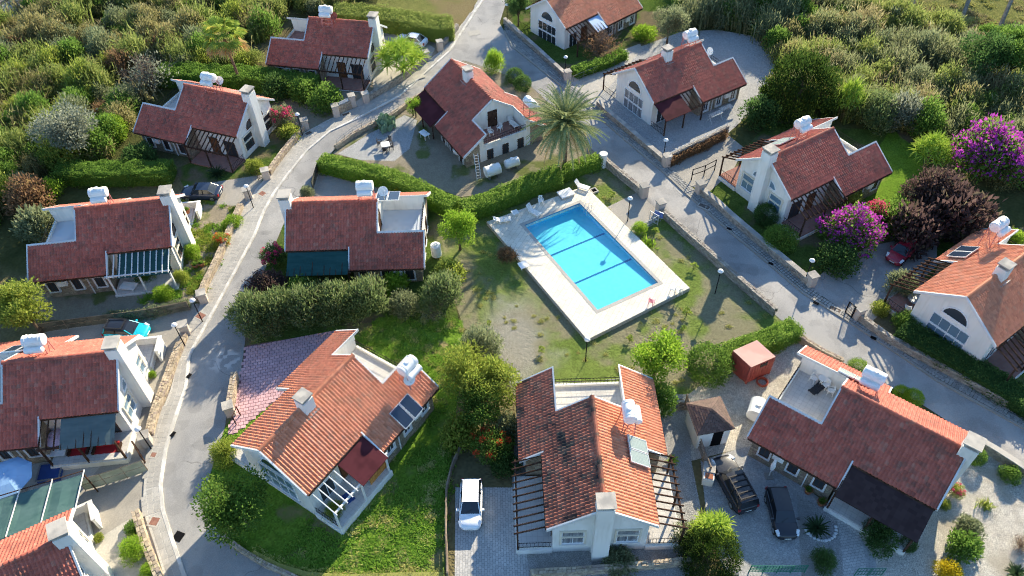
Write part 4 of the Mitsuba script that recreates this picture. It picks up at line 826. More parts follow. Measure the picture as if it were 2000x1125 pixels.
@proto('reed')
def _(rng):
    n = 190; q = rng.normal(0, .42, (n, 2)); a = rng.uniform(0, 6.28, n); lean = rng.uniform(.05, .4, n); d = np.stack([np.cos(a), np.sin(a)], 1) * lean[:, None] + q * .25; h = rng.uniform(.55, 1.1, n)
    return {'crown': blades(q, d, h, .05, rng, extra=3)}
@proto('scrub')
def _(rng): return {'crown': cloud(lumps_dome(rng, 12, (.22, .46), spread=.8, h=1.25), 2000, .15, .36, rng, up=.6, jit=.25)}
@proto('weeds')
def _(rng):
    n = 110; q = rng.normal(0, .45, (n, 2)); a = rng.uniform(0, 6.28, n); d = np.stack([np.cos(a), np.sin(a)], 1) * rng.uniform(.2, .8, n)[:, None]; return {'crown': blades(q, d, rng.uniform(.3, 1.0, n), .10, rng)}
def blades(q, d, h, w, rng, extra=0):
    """upright blades: base at q, bending over along d"""
    n = len(q); z0 = np.zeros((n, 1)); h = h[:, None]; side = unit(np.c_[-d[:, 1], d[:, 0], np.zeros(n)]) * w * rng.uniform(.6, 1.3, (n, 1)); side = side + rng.normal(0, w * .3, (n, 3)) * [1, 1, 0]
    b = np.c_[q, z0]; m = np.c_[q + d * h * .45, h * .62]; t = np.c_[q + d * h * 1.15, h * rng.uniform(.8, 1.0, (n, 1))]
    v = np.stack([b - side * .5, b + side * .5, m + side * .6, m - side * .6, t], 1).reshape(-1, 3); f = (np.array([[0, 1, 2], [0, 2, 3], [3, 2, 4]])[None] + (np.arange(n) * 5)[:, None, None]).reshape(-1, 3)
    u = np.repeat(rng.random((n, 2)), 5, 0); out = (v, f, u)
    if extra:                                                       # leaves up the stem
        k = n * extra; i = rng.integers(0, n, k); s = rng.uniform(.35, .98, (k, 1)); p = np.c_[q[i] + d[i] * h[i] * s * .9, h[i] * s]
        out = cat(out, leaves(p, np.c_[d[i] * 2, np.full(k, .5)] + rng.normal(0, .6, (k, 3)), .27, .16, rng))
    return out
def rosette(n, L, w, rng, lo=.1, hi=1.4, droop=.5, segs=4, z=0.0, twist=0):
    V, F, U = [], [], []
    for i in range(n):
        a = i * 2.39996 + rng.uniform(-.2, .2); e = hi + (lo - hi) * (i / n) + rng.normal(0, .08); l = L * rng.uniform(.8, 1.1); o = np.array([math.cos(a), math.sin(a)]); t = np.array([-o[1], o[0], 0]); pts = []; p = np.array([0, 0, z])
        for s in range(segs + 1):
            pts.append(p.copy()); ee = e - droop * (s / segs) * 1.6; p = p + np.array([o[0] * math.cos(ee), o[1] * math.cos(ee), math.sin(ee)]) * l / segs
        pts = np.array(pts); ww = w * np.array([.7, 1, .85, .5, .08, .05])[:segs + 1]; v = np.concatenate([pts + t * ww[:, None] / 2, pts - t * ww[:, None] / 2]); k = segs + 1
        f = np.array([[j, j + 1, k + j + 1] for j in range(segs)] + [[j, k + j + 1, k + j] for j in range(segs)]); V.append(v); F.append(f + 2 * k * i); U.append(np.repeat(rng.random((1, 2)), 2 * k, 0))
    return np.vstack(V), np.vstack(F), np.vstack(U)
@proto('agave')
def _(rng): return {'crown': rosette(60, 1.0, .12, rng)}
@proto('strap_shrub')
def _(rng):
    ms = []
    for i in range(20):
        v, f, u = rosette(34, .50, .055, rng, lo=-.2, hi=1.5, droop=.55); a = i * 2.4; r = .78 * math.sqrt((i + .3) / 20); ms.append((v + [r * math.cos(a), r * math.sin(a), .35 + .95 * (1 - r * r) * rng.uniform(.7, 1.1)], f, u))
    return {'crown': cat(*ms), 'stems': limb_tubes(rng, 0, .2, [(math.cos(a) * .5, math.sin(a) * .5, .8) for a in np.arange(6)], .05)}
def frond(L, rng, e0, az, droop, nl, ll, wl, vee=.5, segs=9):
    p = np.zeros(3); pts = []; o = np.array([math.cos(az), math.sin(az)])
    for s in range(segs + 1):
        pts.append(p.copy()); e = e0 - droop * (s / segs) ** 1.3; p = p + np.array([o[0] * math.cos(e), o[1] * math.cos(e), math.sin(e)]) * L / segs
    pts = np.array(pts); s = np.linspace(.14, 1, nl); q = np.array([[np.interp(x * segs, np.arange(segs + 1), pts[:, k]) for k in range(3)] for x in s]); tan = unit(np.gradient(q, axis=0)); side = np.array([-o[1], o[0], 0.0]); nor = unit(np.cross(tan, side)); nor = np.where(nor[:, 2:] < 0, -nor, nor)
    len_ = ll * np.sin(np.clip(s * 1.05, 0, 1) * math.pi * .93 + .2).clip(.25, 1); V, F, U = [], [], []; n = 0
    for sg_ in (1, -1):
        d = unit(side * sg_ + tan * .75 + nor * vee * .6 + rng.normal(0, .10, tan.shape)); tip = q + d * len_[:, None] - np.array([0, 0, .10]) * len_[:, None]; w = tan * wl
        v = np.stack([q - w, q + w, tip], 1).reshape(-1, 3); V.append(v); F.append(np.arange(len(v)).reshape(-1, 3) + n); U.append(np.repeat(rng.random((len(q), 2)), 3, 0)); n += len(v)
    rv, rf = tube(pts, np.linspace(.03, .008, segs + 1) * L * .5, 4); V.append(rv); F.append(rf + n); U.append(np.full((len(rv), 2), .6))
    return np.vstack(V), np.vstack(F), np.vstack(U)
def fan_leaf(L, rng, e0, az, r, nseg=13, droop=.3):
    o = np.array([math.cos(az), math.sin(az)]); c = np.array([o[0] * math.cos(e0), o[1] * math.cos(e0), math.sin(e0)]) * L; side = np.array([-o[1], o[0], 0.0]); e1 = e0 - .35; fw = np.array([o[0] * math.cos(e1), o[1] * math.cos(e1), math.sin(e1)])
    V, F, U = [], [], []
    for i, a in enumerate(np.linspace(-1.75, 1.75, nseg)):
        d = fw * math.cos(a) + side * math.sin(a); t = np.cross(d, np.cross(fw, side)); m = c + d * r * .55; tip = c + d * r * rng.uniform(.85, 1.05) - [0, 0, droop * r * rng.uniform(.5, 1.2)]; w = .085 * r
        V.append(np.stack([c, m + t * w, tip, m - t * w])); F.append(np.array([[0, 1, 2], [0, 2, 3]]) + 4 * i); U.append(np.repeat(rng.random((1, 2)), 4, 0))
    pv, pf = tube([np.zeros(3), c], [.025, .015], 4); V.append(pv); F.append(pf + 4 * nseg); U.append(np.full((len(pv), 2), .5))
    return np.vstack(V), np.vstack(F), np.vstack(U)
@proto('fan_shrub')
def _(rng): return {'crown': cat(*[fan_leaf(rng.uniform(.55, .9), rng, rng.uniform(.25, 1.35), i * 2.4, .5) for i in range(34)])}
@proto('palm_sapling')
def _(rng): return {'trunk': tube([[0, 0, 0], [0, 0, .55]], [.07, .05], 6), 'crown': tuple([(lambda c: (c[0] + [0, 0, .5], c[1], c[2]))(cat(*[fan_leaf(rng.uniform(.3, .55), rng, rng.uniform(.1, 1.3), i * 2.4, .42, 9) for i in range(11)]))])[0]}
@proto('cactus')
def _(rng):
    V, F, U, n = [], [], [], 0
    for i in range(46):
        d = unit(rng.normal(size=3)); c = np.array([d[0] * .7, d[1] * .7, .25 + abs(d[2]) * .8]) * rng.uniform(.5, 1.0); a = rng.uniform(0, 6.28); m = trimesh.creation.icosphere(1, .22); v = np.array(m.vertices) * [1, .18, 1.4]; v = v @ np.array([[math.cos(a), math.sin(a), 0], [-math.sin(a), math.cos(a), 0], [rng.normal(0, .3), rng.normal(0, .3), 1]]); V.append(v + c); F.append(np.array(m.faces) + n); U.append(np.repeat(rng.random((1, 2)), len(v), 0)); n += len(v)
    return {'crown': (np.vstack(V), np.vstack(F), np.vstack(U))}
@proto('bougainvillea')
def _(rng):
    L = lumps_dome(rng, 14, (.28, .46), spread=.78, h=1.5); top = [l for l in L if l[2] > .35]; top = [(x, y, z + .10, r * .98) for x, y, z, r in top]
    fl = cloud(top, 1500, .10, .8, rng, out=1.0, up=.5, shell=.82, jit=.10); 
    sp = [];
    for l in top:
        for j in range(1): d = unit(rng.normal(size=3) * [1, 1, .5] + [0, 0, .5]); sp += [(*(np.array(l[:3]) + d * (l[3] + .08 * k)), .085) for k in range(3)]
    return {'crown': cloud(L, 3400, .12, .55, rng, jit=.18), 'flowers': cat(fl, cloud(sp, 450, .09, .8, rng, shell=.2))}
@proto('flower_bush')
def _(rng):
    L = lumps_dome(rng, 10, (.32, .52), spread=.66, h=1.5); sp = []
    for l in L:
        for j in range(2): d = unit(rng.normal(size=3) + [0, 0, .6]); sp.append((*(np.array(l[:3]) + d * l[3]), .13))
    return {'crown': cloud(L, 2900, .16, .28, rng, up=.7, jit=.18), 'flowers': cloud(sp, 900, .09, .85, rng, shell=.3)}
_groups = {}
def group_of(pname, mats, variant):
    gid = f'{pname}_{"_".join(mats)}_{variant}_kind'
    if gid not in _groups:
        parts = cached(('proto', pname, variant), lambda: {k: (mikit.ply(m[:2], uv=m[2]) if len(m) == 3 else mikit.ply(m)) for k, m in PROTO[pname](np.random.default_rng(variant * 31 + len(pname) * 7)).items()})
        mm = {'crown': mats[0], 'flowers': mats[1] if len(mats) > 1 else 'bract_magenta', 'trunk': 'bark', 'stems': 'palm_bark', 'twigs': 'twig'}
        scene[gid] = {'type': 'shapegroup', **{k: {**d, 'bsdf': {'type': 'ref', 'id': 'm_' + mm[k]}} for k, d in parts.items()}}; _groups[gid] = gid
    return gid
def inst(key, gid, tw): scene[key] = {'type': 'instance', 'shapegroup': {'type': 'ref', 'id': gid}, 'to_world': tw}
_pc = [0]
def plant(name, label, cat_, pname, mats, where, group=None):
    x, y, r, asp = where; k = thing(name, label, cat_, group); _pc[0] += 1; mats = (mats,) if isinstance(mats, str) else mats
    inst(k, group_of(pname, mats, _pc[0] % 2), pose(x, y, 0, (_pc[0] * 77) % 360, (r, r, r * asp))); return k
def hedge(name, label, pts, w, h, mat, dens=110, leaf=.18, seed=0, bump=.15, asp=.55):
    k = thing(name, label, 'hedge'); rng = np.random.default_rng(seed + 5); line = sg.LineString(pts); L = line.length; per = w + 2 * h; n = int(L * per * dens)
    s = rng.uniform(0, L, n); u = rng.uniform(0, per, n); P0 = shapely.line_interpolate_point(line, s); P1 = shapely.line_interpolate_point(line, np.minimum(s + .3, L)); Pm = shapely.line_interpolate_point(line, np.maximum(s - .3, 0)); xy = shapely.get_coordinates(P0); t = unit(shapely.get_coordinates(P1) - shapely.get_coordinates(Pm)); nn = np.stack([-t[:, 1], t[:, 0]], 1)
    left, top = u < h, (u >= h) & (u < h + w); off = np.where(left, w / 2, np.where(top, w / 2 - (u - h), -w / 2)); z = np.where(left, u, np.where(top, h, per - u))
    rr = .18; corner = np.maximum(0, np.abs(off) - (w / 2 - rr)) * (z > h - rr); z = z - corner * .5; p = np.c_[xy + nn * off[:, None], z]; nrm = np.where(top[:, None], [0, 0, 1.0], np.c_[nn * np.where(left, 1, -1)[:, None], np.zeros(n)])
    d = (meshkit.fbm(p * 1.1, 3, seed) - .5) * 2 * bump * 2.2 + rng.normal(0, .05, n) - .04; p = p + nrm * d[:, None]; p[:, 2] = np.maximum(p[:, 2], .03)
    v, f, uv = leaves(p, nrm * .7 + [0, 0, .35] + rng.normal(0, .55, p.shape), leaf, asp, rng); part(k, 'foliage', (v, f), mat, uv=uv)
    for e in (0, L):                                                 # ends
        c = np.array(line.interpolate(e).coords[0]); a = np.array(line.interpolate(min(L, e + .2)).coords[0]) - np.array(line.interpolate(max(0, e - .2)).coords[0]); a = a / np.linalg.norm(a) * (1 if e else -1); m_ = int(w * h * dens); q = np.c_[c + np.outer(rng.uniform(-w / 2, w / 2, m_), [-a[1], a[0]]), rng.uniform(.05, h, m_)]; v, f, uv = leaves(q + rng.normal(0, .06, q.shape), np.r_[a, .3] + rng.normal(0, .5, q.shape), leaf, asp, rng); part(k, 'end_foliage', (v, f), mat, uv=uv)
    cm = poly_mesh(line.buffer(max(.1, w / 2 - .16), cap_style='flat'), 0, h - .16); part(k, 'inner_growth', cm, mat, uv=np.full((len(cm[0]), 2), .2))  # solid core added under the leaves to block light
    return k

# ---------------------------------------------------------------- planting
hedge('clipped_hedge', 'long clipped green hedge curving from the left road past the black garden table', [(-20.97, 70.44), (-17.42, 68.89), (-13.26, 67.35), (-9.72, 65.00), (-7.41, 62.96), (-5.74, 62.06)], 1.9, 1.7, 'leaf_hedge', seed=1)
hedge('clipped_hedge', 'clipped green hedge along the pool garden below the white water tanks', [(-4.91, 61.46), (-2.48, 62.41), (0.28, 63.95), (3.12, 65.70), (5.42, 66.64)], 2.1, 1.8, 'leaf_hedge', seed=2, bump=.16)
hedge('clipped_hedge', 'short clipped hedge right of the palm trunk beside the stone wall', [(5.57, 67.17), (7.82, 68.32), (10.10, 69.40)], 1.5, 1.5, 'leaf_hedge', seed=3, bump=.18)
hedge('clipped_hedge', 'clipped hedge between the pool lawn and the red container', [(18.35, 41.35), (20.22, 42.08), (22.70, 42.91), (25.23, 44.17)], 1.8, 1.7, 'leaf_hedge', seed=4)
hedge('clipped_hedge', 'long dark hedge above the wall along the right edge', [(34.73, 43.80), (36.09, 42.05), (37.69, 40.39), (39.24, 38.80), (41.00, 36.87), (42.98, 34.76), (45.33, 32.02)], 2.4, 1.5, 'leaf_dark', seed=5, bump=.2, dens=90)
hedge('clipped_hedge', 'thick dark hedge behind the bungalow with the pink oleander, under the fan palm', [(-44.47, 89.72), (-40.47, 89.26), (-36.25, 88.30), (-32.19, 87.84), (-28.02, 86.67), (-23.92, 85.52)], 3.0, 2.2, 'leaf_green', seed=6, bump=.25, dens=80, leaf=.2)
hedge('clipped_hedge', 'dark hedge across the gardens above the bungalow with the green pergola net', [(-50.30, 70.00), (-46.99, 69.66), (-42.88, 69.47), (-37.67, 69.40)], 2.6, 1.9, 'leaf_green', seed=7, bump=.25, dens=80, leaf=.2)
hedge('clipped_hedge', 'green hedge along the meadow at the top of the picture', [(-24.16, 104.37), (-19.26, 103.19), (-14.03, 101.43), (-8.89, 99.14), (-7.12, 99.32)], 3.6, 2.2, 'reed_green', seed=8, bump=.4, dens=70, leaf=.24, asp=.3)
hedge('clipped_hedge', 'low bright hedge below the flowering bare shrub at the top', [(8.88, 87.99), (10.82, 89.10), (12.94, 90.22), (15.74, 92.35)], 1.6, 1.1, 'leaf_green', seed=9, bump=.2)
hedge('climbing_ivy', 'ivy growing over the side wall between the two driveways', [(17.98, 68.93), (20.21, 70.50), (22.85, 72.09), (25.29, 73.93)], .5, 1.15, 'leaf_bronze', seed=10, bump=.12)
hedge('clipped_hedge', 'narrow mossy hedge on the fence between the teal car and the vegetable garden', [(-37.93, 48.45), (-35.33, 48.60), (-33.03, 49.02), (-30.72, 49.84)], .5, 1.2, 'leaf_olive', seed=11, bump=.2, dens=80)
hedge('grass_verge', 'rough yellow grass border on the kerb wall at the foot of the green lawn', [(-19.62, 25.08), (-17.54, 24.01), (-15.38, 23.31), (-12.39, 23.03), (-8.72, 23.06), (-5.55, 23.00)], .7, .45, 'grass_dry', seed=12, bump=.3, dens=110, asp=.2)
FRONT_OLE = 'oleander shrubs along the lower side of the green netted bungalow'
for i, (w, lab) in enumerate((((-23.67, 46.89, 2.30, 1.2), 'leftmost of the oleander shrubs, nearest the left road'), ((-21.30, 47.41, 2.32, 1.2), 'second oleander shrub from the left road'), ((-18.79, 47.80, 2.33, 1.2), 'third oleander shrub from the left road, in the middle of the row'), ((-16.25, 48.13, 2.34, 1.2), 'fourth oleander shrub from the left road, below the railing'), ((-13.59, 48.33, 2.34, 1.2), 'rightmost oleander shrub, next to the yellowish bush'))):
    plant('oleander_shrub', lab, 'shrub', 'oleander', 'leaf_oleander', w, FRONT_OLE)
G_ = 'leaf_green'
for row in (
    ('garden_tree', 'light green round tree between the pool deck and the green netted bungalow', 'tree', 'tree', 'leaf_bright', (-5.10, 56.60, 2.01, 1.05)),
    ('cypress_tree', 'huge dark green rounded conifer behind the gravel yard', 'tree', 'cedar', 'leaf_cedar', (34.93, 78.88, 4.61, 1.05)),
    ('shrub', 'bright green shrub right of the huge dark conifer', 'shrub', 'strap_shrub', 'strap_leaf', (39.98, 76.98, 2.00, 1.7)),
    ('bougainvillea', 'tall magenta bougainvillea at the right edge', 'bush', 'bougainvillea', ('leaf_green', 'bract_magenta'), (51.45, 65.92, 3.73, 1.2)),
    ('bougainvillea', 'magenta and pink bougainvillea beside the tall gable chimney bungalow', 'bush', 'bougainvillea', ('leaf_green', 'bract_magenta'), (33.89, 55.74, 2.87, 0.95)),
    ('bougainvillea', 'pink topped bougainvillea shoots above the magenta one near the round roofed corner', 'bush', 'bougainvillea', ('leaf_green', 'bract_pink'), (37.17, 58.32, 1.58, 1.3)),
    ('plum_tree', 'dark purple leaved tree with a few magenta flowers left of the tall bougainvillea', 'tree', 'bougainvillea', ('leaf_plum', 'leaf_plum'), (43.37, 59.80, 2.90, 1.2)),
    ('plum_tree', 'dark reddish tree shading the red car', 'tree', 'bush_coarse', 'leaf_plum', (44.45, 56.62, 3.46, 1.25)),
    ('shrub', 'bright yellow green shrub left of the tall bougainvillea', 'shrub', 'strap_shrub', 'strap_leaf', (46.21, 67.33, 2.38, 1.15)),
    ('dracaena', 'tall spiky yellow green dracaena beside the black roof rack car', 'shrub', 'strap_shrub', 'strap_leaf', (13.88, 24.99, 1.64, 1.3)),
    ('cypress_tree', 'dark green bushy conifer below the spiky dracaena', 'tree', 'cedar', 'leaf_cedar', (13.51, 23.43, 2.24, 1)),
    ('shrub', 'grey green shrub left of the bushy conifer at the bottom', 'shrub', 'bush', 'leaf_olive', (12.23, 24.81, 1.34, 1.1)),
    ('garden_tree', 'dark green tree on the road bend below the orange roof', 'tree', 'tree', 'leaf_tree', (-20.52, 27.32, 2.66, 1)),
    ('garden_tree', 'yellow green tree at the left edge above the teal car drive', 'tree', 'tree', 'leaf_yellow', (-43.76, 46.96, 2.72, 1)),
    ('shrub', 'second yellow green tree crown at the left edge', 'shrub', 'tree_open', 'leaf_yellow', (-46.22, 48.74, 2.07, 1)),
    ('shrub', 'tall yellow green shrub in the middle strip beside the lawn, uppermost', 'shrub', 'oleander', 'leaf_olive', (-2.91, 42.30, 1.95, 1.4)),
    ('lemon_tree', 'yellow leaved tree between the orange roof and the two-tone roof', 'tree', 'tree', 'leaf_yellow', (-3.53, 38.59, 2.54, 1)),
    ('lemon_tree', 'yellow leaved tree right of the other yellow tree, close to the two-tone roof', 'tree', 'tree', 'leaf_yellow', (-1.51, 37.26, 2.26, 1)),
    ('shrub', 'yellow leaved bush below the yellow trees beside the fence', 'shrub', 'bush_coarse', 'leaf_yellow', (-4.33, 34.33, 1.64, 1.2)),
    ('flower_bush', 'green bush with orange red flowers beside the two-tone roof', 'bush', 'flower_bush', ('leaf_green', 'petal_red'), (-2.08, 32.83, 1.78, 1)),
    ('shrub', 'dark shrub behind the white car', 'shrub', 'bush', 'leaf_dark', (-1.02, 31.45, 1.20, 1)),
    ('garden_tree', 'light green leafy tree behind the two-tone roof near the clipped hedge', 'tree', 'tree', 'leaf_bright', (11.84, 39.29, 2.49, 1)),
    ('shrub', 'lower half of the leafy growth beside the brown hut', 'shrub', 'bush', G_, (11.95, 36.78, 1.53, 1.4)),
    ('round_shrub', 'dark dense round shrub between the leafy tree and the red container', 'shrub', 'ball', 'leaf_tree', (16.67, 40.06, 2.02, 0.95)),
    ('shrub', 'bright green shrub in front of the green net, near the left road', 'shrub', 'bush', 'leaf_green', (-19.94, 50.52, 1.63, 1.2)),
    ('fig_bush', 'small bright fig bush between two windows of the netted bungalow', 'shrub', 'bush_coarse', 'leaf_bright', (-11.11, 51.19, 1.26, 1.3)),
    ('shrub', 'yellowish bush at the right end of the oleander row', 'shrub', 'bush', 'leaf_olive', (-10.13, 48.56, 1.61, 1.1)),
    ('shrub', 'large grey green shrub at the corner of the pool lawn', 'shrub', 'oleander', 'leaf_oleander', (-6.56, 48.96, 2.18, 1.2)),
    ('shrub', 'yellow shrub behind the large grey green corner shrub', 'shrub', 'bush_coarse', 'leaf_yellow', (-5.85, 52.26, 1.47, 1.3)),
    ('bougainvillea', 'dark purple bougainvillea beside the left road at the green net', 'bush', 'bougainvillea', ('leaf_plum', 'leaf_plum'), (-23.14, 50.67, 1.92, 1.1)),
    ('flower_bush', 'pink flowering shrub behind the bougainvillea at the road side gable', 'bush', 'flower_bush', ('leaf_dark', 'bract_pink'), (-23.65, 55.08, 1.50, 1.2)),
    ('strap_shrub', 'bright green palm like shrub beside the farthest left bungalow', 'shrub', 'strap_shrub', 'strap_leaf', (-13.43, 89.76, 3.53, 0.85)),
    ('shrub', 'dark green shrub behind the two gate posts', 'shrub', 'bush', G_, (-22.05, 82.39, 2.11, 1.2)),
    ('shrub', 'dark shrub left of the one behind the gate posts', 'shrub', 'bush', 'leaf_green', (-25.30, 84.51, 2.01, 1.2)),
    ('oleander_shrub', 'oleander with pink and red flowers beside a white gable', 'shrub', 'flower_bush', ('leaf_olive', 'bract_pink'), (-27.14, 78.91, 1.70, 1.2)),
    ('shrub', 'yellow green shrub on the slope behind the lamp by the pink oleander', 'shrub', 'bush_coarse', 'leaf_yellow', (-25.70, 76.77, 1.32, 0.9)),
    ('olive_tree', 'grey green rounded olive tree in the wild growth left', 'tree', 'tree', 'leaf_grey', (-49.66, 73.67, 3.31, 0.95)),
    ('round_shrub', 'bright lime green round shrub beside the olive tree', 'shrub', 'ball', 'leaf_bright', (-46.88, 77.37, 1.90, 1)),
    ('fan_palm', 'low fan palm shrub above the lime green shrub', 'palm', 'fan_shrub', 'palm_bright', (-48.22, 81.24, 2.32, 0.9)),
    ('bare_shrub', 'leafless grey twiggy shrub in the wild growth upper left', 'shrub', 'bare', 'leaf_grey', (-45.26, 87.84, 3.48, 1.1)),
    ('fig_tree', 'fig tree with large pale leaves left of the pale terrace', 'tree', 'bush_coarse', 'leaf_olive', (-48.98, 60.39, 2.17, 1.2)),
    ('fig_tree', 'light green fig tree behind the roof of the pale terrace bungalow', 'tree', 'bush_coarse', 'leaf_bright', (-50.37, 66.94, 1.32, 1.4)),
    ('bronze_bush', 'brown bronze bush at the left edge above the fig tree', 'shrub', 'bush', 'leaf_bronze', (-51.43, 64.93, 2.56, 1.2)),
    ('shrub', 'dark green shrub under the eaves of the bungalow with the open brown pergola', 'shrub', 'bush', 'leaf_dark', (-42.28, 72.24, 2.06, 1)),
    ('cycad', 'dark spiky cycad at the foot of the open brown pergola', 'shrub', 'agave', 'cycad_leaf', (-32.86, 69.88, 1.36, 1)),
    ('shrub', 'yellowish round shrub by the gate of the pink oleander bungalow', 'shrub', 'bush', 'leaf_yellow', (-28.60, 70.44, 1.14, 1)),
    ('topiary_tree', 'small lime green round topped tree beside the dark porch roof', 'tree', 'tree', 'leaf_bright', (-11.06, 80.06, 1.22, 1)),
    ('cactus_clump', 'prickly pear cactus on the low curved wall', 'cactus', 'cactus', 'cactus_pad', (-14.49, 78.01, 1.70, 1)),
    ('fan_palm', 'bright feathery shrub at the road fork', 'shrub', 'fern_bush', 'leaf_bright', (-1.36, 89.97, 1.32, 1.5)),
    ('round_shrub', 'clipped round bush beside the fork road, left of two', 'shrub', 'ball', 'leaf_dark', (1.14, 87.21, 1.17, 1)),
    ('round_shrub', 'clipped round bush beside the fork road, right of two', 'shrub', 'ball', 'leaf_dark', (2.07, 85.40, 1.16, 1)),
    ('round_shrub', 'round clipped bush under the tall gable chimney', 'shrub', 'ball', 'leaf_dark', (26.39, 59.35, 1.28, 1)),
    ('round_shrub', 'larger clipped bush above the long stone wall', 'shrub', 'ball', G_, (26.90, 55.70, 1.75, 0.8)),
    ('shrub', 'yellow green shrub left of the magenta bougainvillea', 'shrub', 'bush', 'leaf_yellow', (34.98, 60.85, 1.83, 1.2)),
    ('shrub', 'dark green bush below the magenta bougainvillea', 'shrub', 'bush', 'leaf_dark', (31.66, 52.56, 2.20, 0.9)),
    ('shrub', 'dark bush right of the lower bougainvillea', 'shrub', 'bush', G_, (39.22, 57.55, 2.40, 1.1)),
    ('shrub', 'grey green shrub at the corner of the wide gable bungalow', 'shrub', 'oleander', 'leaf_olive', (36.46, 49.03, 1.55, 1.1)),
    ('shrub', 'green shrub below the round patio table', 'shrub', 'bush', G_, (35.33, 44.80, 1.22, 1)),
    ('shrub', 'yellow green shrub beside the gate of the wide gable bungalow', 'shrub', 'bush', 'leaf_yellow', (33.94, 46.65, 0.95, 0.9)),
    ('bare_shrub', 'dry brown leaved shrub growing over a pergola at the top', 'shrub', 'bare', 'leaf_bronze', (12.61, 93.46, 2.99, 0.8)),
    ('pine_tree', 'grey green round tree right of the top edge bungalow', 'tree', 'tree', 'leaf_olive', (21.84, 94.90, 2.32, 1.1)),
    ('shrub', 'light green shrub right of the grey green tree at the top', 'shrub', 'bush', 'leaf_bright', (19.01, 97.12, 1.82, 0.8)),
    ('shrub', 'round dark bush in the light gravel, larger of two', 'shrub', 'bush_coarse', G_, (31.74, 23.73, 1.26, 1)),
    ('shrub', 'yellowish bush above the larger dark bush in the light gravel', 'shrub', 'bush_coarse', 'leaf_olive', (33.11, 25.25, 0.91, 0.9)),
    ('shrub', 'golden yellow bush at the bottom in the light gravel', 'shrub', 'bush', 'leaf_gold', (30.25, 22.11, 0.95, 0.9)),
    ('shrub', 'small thin yellow green plant alone in the light gravel', 'plant', 'weeds', 'leaf_yellow', (35.12, 27.13, 0.54, 1.2)),
    ('flower_bush', 'yellow green bush with pink flowers at the dark roof corner', 'bush', 'flower_bush', ('leaf_yellow', 'bract_pink'), (33.09, 28.28, 0.79, 1)),
    ('shrub', 'small yellow bush below the flowering one at the roof corner', 'shrub', 'bush', 'leaf_yellow', (32.03, 27.16, 0.51, 1)),
    ('cycad', 'dark cycad with a ring of white stones', 'shrub', 'agave', 'cycad_leaf', (21.99, 25.70, 1.21, 1)),
    ('shrub', 'dark reddish shrub below the stone ringed cycad', 'shrub', 'fern_bush', 'leaf_dark', (21.66, 23.00, 0.96, 0.8)),
    ('shrub', 'dark green bush beside the black shingled veranda', 'shrub', 'bush', 'leaf_dark', (26.17, 24.72, 1.43, 0.8)),
    ('round_shrub', 'small round dark bush right of the one beside the shingled veranda', 'shrub', 'ball', 'leaf_dark', (28.14, 24.14, 0.64, 1)),
    ('round_shrub', 'round green bush behind the chimney by the right road', 'shrub', 'ball', G_, (35.91, 31.05, 0.81, 1)),
    ('shrub', 'bush growing over the stone wall in the bottom right corner', 'shrub', 'bush', G_, (38.00, 29.38, 0.88, 1)),
    ('round_shrub', 'bright clipped bush behind the white roof tank, right half', 'shrub', 'ball', 'leaf_bright', (33.07, 36.55, 0.86, 1)),
    ('round_shrub', 'bright clipped bush behind the white roof tank, left half', 'shrub', 'ball', 'leaf_bright', (32.39, 37.16, 0.74, 1)),
    ('round_shrub', 'clipped bush beside the pale solar panels on the road side', 'shrub', 'ball', 'leaf_hedge', (29.65, 40.06, 0.89, 0.8)),
    ('agave', 'dark spiky agave in the bottom right corner', 'plant', 'agave', 'cycad_leaf', (35.04, 21.93, 0.95, 1)),
    ('shrub', 'dry brown bush at the bottom right edge', 'shrub', 'bare', 'leaf_bronze', (36.27, 23.88, 0.82, 0.8)),
    ('shrub', 'dark green low shrub in front of the shaded gable of the two-tone bungalow', 'shrub', 'bush_coarse', 'leaf_olive', (7.05, 23.65, 1.25, 0.7)),
    ('shrub', 'yellow agave like plant beside the right pergola of the two-tone bungalow', 'plant', 'agave', 'strap_leaf', (12.34, 31.73, 0.65, 0.9)),
    ('shrub', 'bright leafy shrub beside the curved stone wall at the bottom left', 'shrub', 'fern_bush', 'leaf_bright', (-28.27, 25.31, 0.96, 1.3)),
    ('shrub', 'green leafy shrub above it beside the curved stone wall', 'shrub', 'bush', G_, (-28.98, 27.16, 0.68, 1.2)),
    ('shrub', 'lower bright shrub at the bottom end of the curved stone wall', 'shrub', 'fern_bush', 'leaf_bright', (-26.86, 23.79, 0.66, 1)),
    ('shrub', 'small yellow flowering plant beside the white gable at the bottom left', 'plant', 'bush_coarse', 'leaf_yellow', (-31.44, 26.67, 0.38, 1)),
    ('shrub', 'yellow green shrub in front of the glass gable of the orange roof', 'shrub', 'fern_bush', 'leaf_yellow', (-13.80, 27.88, 0.84, 1.3)),
    ('shrub', 'yellow green creeper at the front corner of the orange roof', 'shrub', 'fern_bush', 'leaf_yellow', (-23.42, 33.37, 1.22, 1)),
    ('shrub', 'dry brown growth at the lower end of the fence beside the pool lawn', 'shrub', 'bare', 'leaf_grey', (-7.55, 47.56, 1.23, 1)),
    ('shrub', 'dark bronze spiky bush at the left corner of the pool deck', 'shrub', 'strap_shrub', 'leaf_bronze', (-0.41, 54.63, 1.11, 1)),
    ('shrub', 'small lemon yellow shrub behind the white tanks of the netted bungalow', 'shrub', 'bush', 'leaf_gold', (-12.01, 66.03, 0.61, 1.3)),
    ('shrub', 'small dark shrub in the shaded drive behind the netted bungalow', 'shrub', 'bush', 'leaf_olive', (-22.07, 65.86, 0.77, 1.2)),
    ('shrub', 'yellow flowering shrub in the vegetable garden', 'shrub', 'fern_bush', 'leaf_yellow', (-32.38, 53.27, 0.74, 1.3)),
